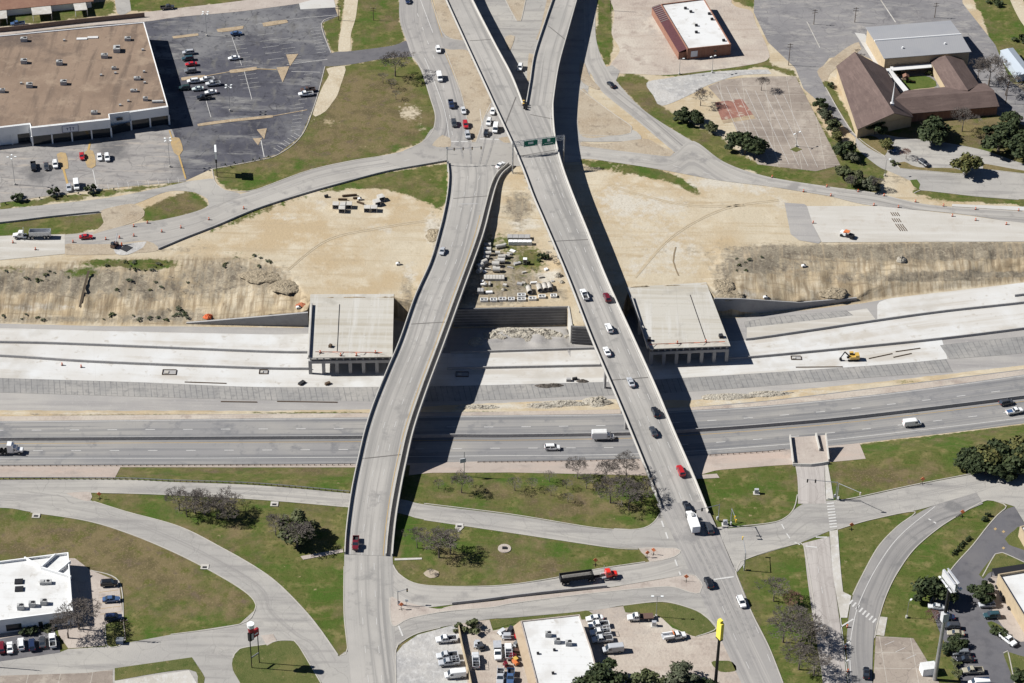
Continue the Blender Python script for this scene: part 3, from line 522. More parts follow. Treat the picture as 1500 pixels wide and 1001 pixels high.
area('walkway', [(1252, 48), (1267, 50), (1296, 95), (1310, 110), (1330, 133), (1320, 136), (1285, 100)], NZ, 4, m_newlane, smooth=False)
area('dirt_bed', [(1197, 105), (1212, 92), (1240, 70), (1258, 62), (1262, 72), (1240, 88), (1216, 108), (1209, 122)], NZ, 3, m_median)
area('dirt_track', [(1467, -40), (1490, -40), (1508, 25), (1560, 60), (1560, 75), (1500, 38)], NZ, 2, m_track)

# ---------------------------------------------------------------- new lanes (level -2) and motorway (level 0)
T1 = [(-120, 480), (0, 481), (200, 486), (395, 490), (450, 489), (560, 489)]
ribbon('new_lane', T1, [(-120, 502), (0, 503), (102, 505), (375, 516), (450, 517.5), (560, 518)], -2, 1, m_newlane)
ribbon('new_lane', [(-120, 502), (0, 503), (102, 505), (375, 516), (560, 518), (697, 517), (872, 512), (960, 507), (1125, 495), (1350, 462), (1500, 445), (1620, 430)], [(-120, 521), (0, 523), (145, 532), (375, 541), (560, 542), (695, 541), (882, 537), (960, 534), (1125, 523), (1350, 501), (1500, 483), (1620, 468)], -2, 2, m_newlane, n=100)
ribbon('new_lane', [(-120, 521), (0, 523), (145, 532), (375, 541), (560, 542), (695, 541), (882, 537), (960, 534), (1125, 523), (1350, 501), (1380, 498)], [(-120, 550), (0, 554), (200, 560), (375, 567), (557, 567), (688, 565), (891, 559.5), (955, 556.5), (1125, 546), (1300, 534), (1388, 526)], -2, 1, m_newlane, n=100)
ribbon('new_lane', [(1285, 447), (1300, 438), (1400, 426), (1500, 414), (1620, 400)], [(1285, 472), (1350, 462), (1400, 456), (1500, 445), (1620, 430)], -2, 1, m_newlane)
ribbon('rebar_mat', [(-120, 550), (0, 554), (200, 560), (375, 567), (557, 567), (688, 565), (891, 559.5), (955, 556.5), (1125, 546), (1300, 534), (1386, 526.5)], [(-120, 571), (0, 575), (200, 581), (375, 586), (557, 588), (688, 587), (879, 579.5), (960, 577), (1125, 565.5), (1300, 551), (1396, 545)], -2, 2, m_rebar, n=100)
ribbon('rebar_mat', [(1377, 506), (1420, 501), (1500, 493), (1620, 480)], [(1391, 526), (1420, 524), (1500, 517), (1620, 500)], -2, 2, m_rebar)
ribbon('new_lane', [(1094, 478), (1150, 470), (1200, 463), (1270, 452)], [(1094, 497), (1150, 490), (1200, 483), (1285, 471)], -2, 1, m_slab)
ribbon('rebar_mat', [(1090, 472), (1130, 465), (1185, 460), (1240, 455)], [(1092, 480), (1130, 476), (1185, 470), (1250, 462)], -2, 2, m_rebar)
HN = [(-120, 618), (0, 617), (375, 613), (560, 611), (683, 609), (910, 606), (1012, 601), (1125, 594), (1300, 576), (1500, 549), (1620, 530)]
HM = [(-120, 645), (0, 645), (375, 643), (531, 642), (657, 640), (750, 640), (922, 637), (1020, 632), (1125, 624.5), (1260, 612), (1500, 583), (1620, 566)]
HS = [(-120, 681), (0, 680.5), (375, 679.5), (520, 679), (697, 675), (750, 675), (935, 672), (1037, 666), (1125, 660.5), (1250, 649.5), (1500, 620), (1620, 602)]
ribbon('motorway', HN, HM, 0, 1, m_hwy, n=100); ribbon('motorway', HM, HS, 0, 1, m_hwy, n=100)
ribbon('shoulder_strip', [(-120, 611), (0, 610), (375, 607), (560, 605.5), (683, 604), (910, 600), (1012, 597), (1125, 588), (1300, 567), (1500, 542), (1620, 524)], HN, 0, 1, m_gravel, n=100)
def offs(l, dy): return [(x, y+dy) for x, y in l]
line('road_marking', offs(HN, 1.5), .18, 0, 2, m_white); line('road_marking', offs(HM, -3), .2, 0, 2, m_yellow); line('road_marking', offs(HM, 5), .2, 0, 2, m_yellow)
line('road_marking', offs(HM, -14.5), .25, 0, 2, m_white, (3.05, 9.15)); line('road_marking', [(-120, 661), (0, 660.5), (375, 659.5), (697, 657), (935, 654.5), (1125, 642.5), (1250, 630.5), (1500, 601), (1620, 583)], .25, 0, 2, m_white, (3.05, 9.15))
line('road_marking', [(-120, 672), (0, 671.5), (375, 671), (697, 668), (935, 665), (1125, 653), (1250, 641), (1500, 612), (1620, 594)], .22, 0, 2, m_white)
# paved slope south of the motorway
def slope(name, x0, x1, m, t0=0.0, t1=1.0, lay=2):
    mb = MB(); X0 = P(x0, 690, 2)[0]; X1 = P(x1, 690, 2)[0]; n = max(2, int((X1-X0)/2)); r = []
    for i in range(n+1):
        X = X0+(X1-X0)*i/n; yd = float(np.interp(X, D_[:, 0], D_[:, 1])); ye = float(np.interp(X, E_[:, 0], E_[:, 1]))
        for k in range(5):
            t = t0+(t1-t0)*k/4; r.append((X, yd+(ye-yd)*t, 5*t+.02*lay+.03))
    fs = [(i*5+k, i*5+k+1, (i+1)*5+k+1, (i+1)*5+k) for i in range(n) for k in range(4)]
    o = mb.add(r, fs).build(name, m, fix=False)
    if o.data.polygons[0].normal.z < 0: o.data.flip_normals()
    o['kind'] = 'structure'
slope('paved_slope', -120, 174, m_riprap); slope('paved_slope', 600, 1045, m_riprap); slope('paved_slope', 1045, 1168, m_riprap, 0, 1); slope('paved_slope', 1208, 1268, m_riprap, 0, 1)
slope('paved_slope', 174, 600, m_riprap, 0, .18)

# ---------------------------------------------------------------- south side
zs = NZ
ribbon('ramp_road', [(-120, 703), (0, 703), (175, 702.5), (250, 706), (375, 711), (512, 723), (590, 732), (621, 739), (750, 755), (875, 774.5), (935, 776), (957, 767), (970, 752)], [(-120, 745), (0, 744), (62, 735), (100, 724), (132, 721.5), (237, 724), (375, 731), (507, 743), (585, 752), (620, 761), (750, 780), (890, 801), (997, 804)], zs, 3, m_plainroad, n=110)
ribbon('ramp_road', [(-120, 746), (0, 744), (45, 750), (125, 762), (183, 779), (245, 804), (300, 831), (350, 860), (372, 880), (380, 905), (420, 940), (440, 950), (472, 1001), (505, 1060)], [(-120, 720), (0, 720), (97, 722), (140, 736), (185, 750), (263, 772), (325, 803), (374, 831), (407, 855), (442, 890), (467, 920), (495, 960), (520, 1001), (545, 1060)], zs, 4, m_plainroad, n=110)
area('tan_nose', [(97, 722.5), (108, 721.5), (133, 721.5), (132, 734), (118, 732), (105, 727)], zs, 5, m_pinkpave)
area('paved_yard', [(-120, 972), (0, 969), (87, 956), (100, 951), (155, 947.5), (250, 930), (351, 914), (374, 893), (374, 880), (400, 910), (445, 950), (480, 1010), (500, 1070), (-120, 1070)], zs, 2, m_plainroad, smooth=False)
area('paved_yard', [(-120, 995), (0, 990), (127, 986), (165, 981), (165, 1070), (-120, 1070)], zs, 3, m_oldpave, smooth=False)
area('lawn', [(341, 965), (351, 951), (391, 944), (407, 939.5), (431, 939.5), (438, 947), (453, 972), (480, 1015), (490, 1040), (370, 1040), (352, 1001), (341, 981)], zs, 5, m_grassisl)
area('lawn', [(168, 979), (168, 979), (281, 963), (281, 963), (291, 978), (300, 993), (298, 1003), (290, 1003), (277, 981), (168, 997), (168, 997)], zs, 5, m_grassisl)
area('parking_lot', [(168, 998), (277, 982), (290, 1004), (296, 1060), (168, 1060)], zs, 4, m_conc, smooth=False)
area('parking_lot', [(88, 818), (110, 818), (132, 835), (174, 852), (181, 909), (156, 914), (154, 946), (100, 950), (86, 930), (80, 900)], zs, 3, m_pinkpave, smooth=False)
area('parking_lot', [(-120, 950), (0, 936), (63, 925), (79, 923), (88, 940), (88, 956), (0, 969), (-120, 985)], zs, 4, m_darklot, smooth=False)
area('walkway', [(-120, 940), (0, 925), (63, 915), (80, 913), (80, 923), (0, 936.5), (-120, 951)], zs, 3, m_pinkpave, smooth=False)
area('lawn', [(154, 916), (181, 910.5), (183, 938), (175, 946), (157, 946)], zs, 5, m_grassisl)
# fly-over approach and road at the bottom
area('intersection', [(574, 822), (577, 832), (584, 841), (600, 852), (612, 880), (592, 882), (570, 878), (573, 900), (574, 915), (590, 930), (584, 945), (578, 952), (572, 900)], zs, 4, m_plainroad, smooth=False)
area('intersection', [(505, 955), (511, 955), (525, 1001), (540, 1070), (490, 1070), (470, 1000), (496, 962)], zs, 5, m_plainroad, smooth=False)
ribbon('approach_road', [(504.5, 800), (504, 850), (505, 900), (509, 950), (514, 1001), (522, 1070)], [(575, 812), (576, 850), (577, 900), (579, 950), (580, 1001), (585, 1070)], zs, 5, m_deck, n=60)
ribbon('feeder_road', [(576, 828), (583, 840), (605, 854), (638, 859), (700, 860), (750, 857), (818, 847), (875, 834.5), (945, 824), (990, 812), (1010, 805)], [(560, 880), (590, 880), (615, 890), (661, 886), (700, 881), (750, 875), (820, 867), (889, 861), (963, 849), (1000, 843.5), (1018, 844)], zs, 4, m_road, n=80)
ribbon('frontage_road', [(570, 922), (600, 907), (651, 897), (721, 890), (750, 885), (850, 871.5), (958, 861), (988, 861), (1018, 870), (1030, 875)], [(575, 955), (583, 946), (610, 928), (640, 920), (717, 907), (750, 905), (870, 894), (913, 887), (970, 882), (1013, 892), (1033, 903), (1049, 921)], zs, 4, m_plainroad, n=80)
area('dirt_median', [(571, 876), (590, 881), (640, 892), (661, 887.5), (738, 879), (750, 876.5), (889, 861.5), (915, 857.5), (963, 849.5), (1000, 843.5), (1018, 844), (1028, 858), (1025, 869), (1012, 868), (988, 860.5), (958, 860.5), (850, 871), (750, 884), (721, 889.5), (651, 896), (600, 906), (575, 916.5)], zs, 6, m_pinkpave)
area('dirt_median', [(936, 804), (960, 802), (990, 803.5), (997, 807), (988, 816), (952, 823.5), (946, 815)], zs, 6, m_pinkpave)
area('intersection', [(969, 750), (985, 785), (1008, 832), (1030, 878), (1042, 905), (1012, 885), (985, 855), (1000, 830), (990, 812), (935, 803), (880, 790), (900, 774), (935, 776), (957, 767)], zs, 4, m_plainroad, smooth=False)
area('intersection', [(1050, 773), (1065, 770), (1070, 800), (1090, 812), (1090, 826), (1080, 838), (1074, 830)], zs, 5, m_plainroad, smooth=False)
ribbon('avenue', [(962, 738), (985, 785), (1008, 832), (1028, 876), (1049, 922), (1086, 1001), (1117, 1070)], [(1032, 735), (1053, 780), (1074, 828), (1092, 872), (1105, 905), (1125, 948), (1147, 1001), (1175, 1070)], zs, 5, m_street, n=70, zf=lambda y: zR(y)+.1 if y < 790 else 5.1)
ribbon('cross_street', [(1040, 778), (1060, 775), (1125, 768), (1150, 760), (1163, 747), (1185, 735), (1222, 733), (1250, 731), (1337, 712), (1425, 695), (1500, 681), (1620, 660)], [(1060, 845), (1083, 824), (1125, 809), (1173, 795), (1215, 778), (1226, 775), (1275, 761), (1340, 748), (1370, 740), (1430, 722), (1500, 700), (1620, 690)], zs, 4, m_plainroad, n=80)
area('paved_yard', [(1380, 735), (1440, 710), (1500, 690), (1620, 670), (1620, 800), (1500, 765), (1486, 742), (1456, 733), (1446, 733), (1428, 741), (1400, 757)], zs, 3, m_plainroad, smooth=False)
ribbon('closed_street', [(1164, 676), (1168, 700), (1169, 722), (1169, 738)], [(1208, 676), (1208, 700), (1209, 722), (1210, 738)], zs, 5, m_oldroad, n=20)
ribbon('closed_street', [(1176, 796), (1179, 815), (1183, 850), (1190, 900), (1200, 963), (1206, 1001), (1215, 1060)], [(1215, 786), (1217, 812), (1220, 840), (1229, 903), (1235, 950), (1241, 1001), (1248, 1060)], zs, 5, m_oldroad, n=50)
ribbon('sidewalk', [(1208, 678), (1209, 705), (1210, 732)], [(1212, 678), (1217, 705), (1221, 732)], zs, 6, m_conc, n=10)
ribbon('sidewalk', [(1215, 778), (1220, 840), (1231, 905)], [(1227, 776), (1233, 850), (1241, 905)], zs, 6, m_conc, n=20)
area('walkway', [(1233, 866), (1247, 873), (1241, 905), (1231, 905)], zs, 6, m_conc, smooth=False)
ribbon('curved_ramp', [(1430, 722), (1370, 740), (1343, 753), (1313, 772), (1285, 802), (1260, 847), (1249, 873), (1243, 905), (1240, 950), (1244, 1001), (1250, 1060)], [(1440, 738), (1410, 751), (1375, 773), (1338, 805), (1313, 840), (1298, 870), (1288, 900), (1280, 935), (1278, 1001), (1284, 1060)], zs, 6, m_ramp, n=60)
area('parking_lot', [(1476, 745), (1486, 742), (1500, 766), (1620, 830), (1620, 1070), (1420, 1070), (1408, 1001), (1400, 975), (1376, 925), (1361, 885), (1393, 835), (1424, 800), (1446, 772), (1461, 755)], zs, 3, m_darklot, smooth=False)
area('lawn', [(1472, 790), (1487, 776), (1500, 772), (1560, 790), (1560, 830), (1500, 806), (1478, 798)], zs, 5, m_grassisl)
area('lawn', [(1458, 812), (1468, 810), (1500, 824), (1500, 832), (1455, 836), (1440, 848), (1434, 842)], zs, 5, m_grassisl)
area('lawn', [(1470, 958), (1476, 955), (1500, 962), (1560, 975), (1560, 1060), (1505, 1060), (1486, 1001)], zs, 5, m_grassisl)
area('lawn', [(1446, 912), (1452, 910), (1470, 920), (1478, 935), (1470, 938), (1455, 925)], zs, 5, m_grassisl)
area('patio', [(1448, 850), (1462, 845), (1480, 880), (1500, 910), (1500, 940), (1480, 930), (1460, 905), (1448, 880)], zs, 4, m_pinkpave)
area('parking_lot', [(1283, 932), (1338, 935), (1362, 974), (1376, 1001), (1400, 1060), (1284, 1060), (1279, 1001)], zs, 3, m_oldpave, smooth=False)
area('concrete_slab', [(1286, 903), (1300, 904.5), (1295, 932), (1281, 930)], zs, 4, m_conc, smooth=False)
# bottom-middle lots
area('gravel_lot', [(578, 1001), (578, 960), (590, 945), (612, 930), (645, 921), (670, 914), (676, 925), (688, 1001), (694, 1070), (578, 1070)], zs, 3, m_rubblelot, smooth=False)
area('paved_yard', [(660, 914), (717, 908), (722, 924), (765, 915), (800, 1070), (690, 1070), (684, 990), (672, 922)], zs, 3, m_gravel, smooth=False)
area('parking_lot', [(840, 900), (870, 894), (913, 888), (918, 896), (968, 904), (985, 920), (1020, 933), (1051, 925), (1086, 1001), (1100, 1070), (840, 1070)], zs, 3, m_gravel, smooth=False)
area('lawn', [(913, 888), (970, 883), (1013, 893), (1033, 904), (1049, 921.5), (1049, 921.5), (1020, 932.5), (992, 920), (966, 904), (935, 898), (916, 897)], zs, 5, m_grassisl)
area('lawn', [(1042, 970), (1060, 968), (1073, 970), (1079, 982), (1055, 984)], zs, 5, m_grassisl)
area('lawn', [(720, 911), (750, 906), (840, 897), (862, 895), (870, 905), (850, 908), (765, 912), (722, 921)], zs, 5, m_grassisl)

# ---------------------------------------------------------------- kerbs and painted markings
for k in ([(311, 248), (375, 236), (407, 227), (441, 200), (461, 153), (476, 98)], [(-90, 309), (0, 297), (108, 282), (180, 274), (272, 266)], [(485, 78), (471, 35), (495, 24)], [(311, 248), (314, 265), (324, 276), (340, 281), (375, 278), (450, 251), (512, 237), (560, 229)],
          [(604, 84), (618, 102), (631, 145), (638, 170), (634, 192), (618, 209), (592, 221)], [(1209, 128), (1250, 195), (1297, 230)], [(632, 0), (648, 48), (660, 57), (678, 60)], [(651, 72), (664, 105), (676, 140), (684, 175), (691, 209), (697, 209), (708, 176), (719, 152)],
          [(850, 131), (874, 149), (897, 166), (925, 186), (924, 195), (898, 199.5), (850, 198)], [(735, -10), (757, 31), (763, 31), (772, -10)],
          [(1339, 283), (1348, 279), (1430, 288), (1492, 293)], [(1313, 241), (1318, 247), (1370, 252), (1405, 256)], [(1440, 248), (1500, 255)]): kerb(k, NZ)
for k in ([(137, 735), (185, 750), (263, 772), (325, 803), (374, 831), (407, 855), (442, 890), (467, 920), (495, 960)], [(45, 751), (125, 763), (183, 780), (245, 805), (300, 832), (350, 861), (372, 880), (373, 895), (351, 915), (250, 930)], [(132, 722), (237, 725), (375, 732), (505, 743)],
          [(621, 762), (750, 781), (890, 802), (935, 805)], [(621, 738), (750, 754), (875, 774), (935, 775.5), (957, 766), (968, 750)], [(576, 828), (583, 840), (605, 854), (638, 859), (700, 859.5), (750, 856.5), (818, 846), (875, 834), (945, 823.5)],
          [(936, 804), (990, 803.5), (997, 807), (988, 816), (952, 823.5)], [(1084, 823), (1125, 808), (1173, 796), (1178, 800), (1190, 870), (1201, 960), (1206, 1001)], [(1084, 824), (1078, 838), (1082, 852), (1102, 900), (1126, 948), (1147, 1001)],
          [(1052, 774), (1125, 767), (1150, 759), (1163, 745), (1168, 725)], [(1222, 734), (1250, 730), (1337, 711), (1425, 694)], [(1227, 776), (1275, 762), (1340, 750), (1314, 772), (1286, 802), (1261, 847), (1249, 872)], [(1411, 751), (1375, 774), (1339, 805), (1314, 840), (1299, 870), (1289, 900), (1281, 935)],
          [(1400, 758), (1428, 741), (1446, 733), (1456, 734), (1474, 742), (1461, 755), (1446, 772), (1424, 800), (1393, 835), (1361, 885)], [(913, 887.5), (970, 882), (1013, 892), (1033, 903), (1049, 921), (1020, 933)], [(504, 830), (504, 900), (509, 950), (506, 959), (498, 961)],
          [(571, 876), (575, 917), (600, 906.5), (651, 896.5), (721, 890), (750, 884.5), (850, 871.5), (958, 861), (988, 861), (1012, 868.5), (1025, 869), (1029, 858), (1018, 843.5), (1000, 843)], [(341, 965), (351, 951), (391, 944), (407, 939), (431, 939), (438, 947), (453, 972), (470, 1001)],
          [(1439, 845), (1458, 812), (1468, 810), (1500, 824)], [(1470, 957), (1476, 954), (1486, 1001)], [(133, 836), (174, 852), (181, 910), (183, 938), (175, 946.5), (157, 946.5), (154, 916)], [(580, 1001), (580, 952), (590, 940), (612, 928), (645, 920)]): kerb(k, NZ, lay=0)
ZB = lambda zf: (lambda y: zf(y)+.03)
def stalls(x0, y0, x1, y1, n, dx, dy, z=NZ, m=None, lay=5, wd=.14):
    for i in range(n):
        t = i/(n-1); x, y = x0+(x1-x0)*t, y0+(y1-y0)*t; line('stall_line', [(x, y), (x+dx, y+dy)], wd, z, lay, m or m_white, smooth=False)
stalls(377, 52, 392, 88, 5, 24, -3); stalls(468, 40, 478, 76, 9, -14, 2); stalls(446, 152, 440, 190, 8, -14, 1.5); stalls(458, 108, 450, 145, 8, -13, 1.5); stalls(440, 200, 410, 222, 7, -9, -5)
stalls(115, 282, 262, 268, 11, -1.5, -8); stalls(345, 60, 370, 128, 12, -14, 1.5, wd=.12); stalls(345, 60, 370, 128, 12, 12, -1.5, wd=.12); stalls(405, 58, 425, 92, 6, 20, -2, wd=.12)
line('stall_line', [(340, 55), (354, 96)], .2, NZ, 5, m_white); line('stall_line', [(358, 105), (369, 146)], .2, NZ, 5, m_white); line('stall_line', [(136, 249), (142, 277)], .3, NZ, 5, m_white); line('stall_line', [(302, 148), (309, 172)], .2, NZ, 5, m_white)
line('stall_line', [(375, 36), (430, 28), (494, 22)], .2, NZ, 5, m_white); line('stall_line', [(427, 105), (469, 106)], .25, NZ, 5, m_white); line('stall_line', [(420, 95), (480, 87)], .25, NZ, 5, m_white)
for q in ([(252, 53.5), (268, 51.5), (290, 49), (291, 52), (272, 54.5), (254, 56.5)], [(317, 43), (340, 40), (357, 38), (356, 42), (335, 46), (319, 47)], [(384, 34), (420, 29), (422, 33), (386, 39)], [(265, 114), (300, 110), (301, 113), (266, 118)], [(336, 103), (360, 100), (376, 98), (376, 102), (350, 106), (337, 107)], [(289, 182), (320, 177), (376, 171), (400, 169), (400, 172), (340, 178.5), (290, 185)]): area('parking_island', q, NZ, 6, m_tanisle, kind='structure')
for q in ([(419, 80), (437, 79), (425, 97)], [(405, 99), (424, 97), (414, 121)], [(376, 190), (391, 188), (387, 204)], [(370, 203), (384, 202), (378, 213)]): area('parking_island', q, NZ, 6, m_tanisle, smooth=False)
line('stall_line', [(382, 204), (387, 230)], .3, NZ, 6, m_white); line('stall_line', [(375, 101), (405, 102)], .5, NZ, 6, m_yellowpave); line('stall_line', [(298, 112), (337, 105)], .5, NZ, 6, m_tanisle); line('stall_line', [(400, 170), (450, 161)], .5, NZ, 6, m_tanisle)
for q in ([(83, 226), (96, 224), (100, 247), (91, 249), (85, 235)], [(124, 223), (136, 221), (140, 243), (128, 245)], [(250, 205), (262, 202), (268, 220), (262, 229), (255, 224)]): area('painted_island', q, NZ, 6, m_yellowpave)
line('road_marking', [(93, 248), (100, 274)], .8, NZ, 6, m_yellow, smooth=False); line('road_marking', [(132, 208), (129, 222)], .8, NZ, 6, m_yellow, smooth=False); line('road_marking', [(248, 191), (253, 206)], .5, NZ, 6, m_yellow, smooth=False); line('road_marking', [(262, 228), (272, 262)], .6, NZ, 6, m_yellow, smooth=False)
# avenue and streets
line('road_marking', [(616, 0), (634, 48)], .25, NZ, 6, m_white); line('road_marking', [(604, 0), (626, 60), (645, 110), (657, 160), (664, 208)], .2, NZ, 6, m_white, (3, 9)); line('road_marking', [(622, 85), (640, 130), (652, 165), (659, 208)], .22, NZ, 6, m_white)
line('road_marking', [(630, -5), (648, 55)], .2, NZ, 6, m_yellow); line('road_marking', [(652, 78), (676, 140), (690, 206)], .2, NZ, 6, m_yellow); line('road_marking', [(661, 207.5), (688, 207.5)], .6, NZ, 6, m_white, smooth=False); line('road_marking', [(703, 203.5), (731, 204.5)], .6, NZ, 6, m_white, smooth=False)
line('road_marking', [(703, 160), (708, 200)], .2, NZ, 7, m_white); line('road_marking', [(850, 223), (940, 233), (1040, 255), (1125, 267), (1225, 283)], .15, NZ, 6, m_white, (3, 9)); line('road_marking', [(330, 300), (420, 273), (520, 251), (600, 234)], .15, NZ, 6, m_white, (3, 9))
# south markings
line('road_marking', [(529, 825), (531, 900), (535, 950), (540, 1001)], .15, NZ, 7, m_white, (3, 9)); line('road_marking', [(548, 825), (551, 900), (555, 950), (560, 1001)], .15, NZ, 7, m_white, (3, 9))
line('road_marking', [(969, 763), (977, 785), (981, 797)], .5, NZ, 8, m_white, (3, 2.5)); line('road_marking', [(989, 820), (997, 843)], .5, NZ, 8, m_white, (3, 2.5)); line('road_marking', [(584, 917), (590, 932)], .5, NZ, 7, m_white, smooth=False); line('road_marking', [(1046, 849), (1075, 845)], .6, NZ, 8, m_white, smooth=False)
line('road_marking', [(1058, 888), (1075, 930), (1100, 985)], .15, NZ, 8, m_white, (3, 9)); line('road_marking', [(1088, 878), (1108, 920), (1135, 985)], .15, NZ, 8, m_white, (3, 9))
line('road_marking', [(1370, 742), (1318, 785), (1285, 830), (1262, 875), (1252, 905), (1245, 950), (1247, 1001)], .22, NZ, 8, m_white); line('road_marking', [(1231, 905), (1237, 955), (1243, 1001)], .22, NZ, 8, m_white)
for a, b in (((1232, 918), (1250, 907)), ((1236, 946), (1246, 939)), ((1238, 969), (1245, 966)), ((1240, 986), (1244, 983))): line('road_marking', [a, b], .5, NZ, 8, m_white, smooth=False)
for i in range(8): line('crosswalk_bar', [(1249+i*4.9, 879+i*3.9), (1244+i*4.9, 885+i*3.9)], .55, NZ, 8, m_white, smooth=False)
for e in (((1249, 877), (1286, 906)), ((1243, 884), (1281, 913))): pass
for i in range(9): line('crosswalk_bar', [(1211+.55*i, 738+i*4.3), (1222+.55*i, 737+i*4.3)], .6, NZ, 7, m_white, smooth=False)
line('road_marking', [(1145, 768), (1158, 790), (1172, 798)], .4, NZ, 7, m_white, (2.5, 2)); line('road_marking', [(1195, 787), (1212, 787)], .5, NZ, 7, m_white, smooth=False); line('road_marking', [(1180, 800), (1197, 802)], .5, NZ, 7, m_white, smooth=False); line('road_marking', [(1198, 830), (1207, 880)], .15, NZ, 7, m_white, (3, 6)); line('road_marking', [(1360, 760), (1375, 769)], .5, NZ, 8, m_white, (1, 1), smooth=False)
stalls(145, 868, 147, 900, 5, 30, -4, m=m_yellow, lay=5); stalls(1296, 945, 1360, 985, 5, 14, -6, lay=5)
for i in range(9): line('stall_line', [(1050+14*i, 125+2*i), (1100+14*i, 235+1.5*i)], .12, NZ, 4, m_white, smooth=False) if i < 8 else None
line('stall_line', [(1182, 32), (1201, 70)], .35, NZ, 4, m_conc, smooth=False); line('stall_line', [(1290, 0), (1312, 33)], .5, NZ, 4, m_conc, smooth=False)

m_trackmark = mat('tyre_track_sand', S(212, 194, 164), [(.5, S(222, 206, 178), .44, .6)])
def tracks(pts, z=NZ, gap=2.0):
    for d in (0, 2.2): line('tyre_track', [(x+d*.4, y+d) for x, y in pts], .55, z+.04, 1, m_trackmark)
for q in ([(420, 395), (480, 350), (560, 332), (625, 322)], [(930, 405), (985, 345), (1060, 305), (1140, 292)], [(890, 270), (940, 285), (1010, 300), (1090, 300)]): tracks(q)
line('drainage_rill', [(990, 362), (986, 380), (989, 392), (994, 404)], .5, NZ, 4, mat('damp_sand', S(160, 142, 116)))
line('drainage_rill', [(130, 397), (126, 412), (121, 432), (117, 450)], .9, 5, 1, mat('dark_gully', S(96, 84, 70)), zf=lambda y: float(np.interp(y, [389, 433, 470], [5.2, 1.9, -1.7])))
m_wear = mat('tyre_wear', S(166, 163, 160), [((.7, .7, 1), S(182, 178, 173), .42, .62)])
for q in ([(1013, 795), (1040, 850), (1075, 930)], [(1020, 792), (1047, 848), (1082, 928)], [(1031, 790), (1062, 855), (1096, 935)], [(1039, 788), (1070, 853), (1104, 933)], [(666, 170), (672, 200), (678, 232)], [(683, 190), (688, 215), (690, 240)], [(712, 200), (706, 225), (700, 250)], [(724, 200), (716, 228), (706, 255)]): line('tyre_wear', q, .7, NZ, 7, m_wear)
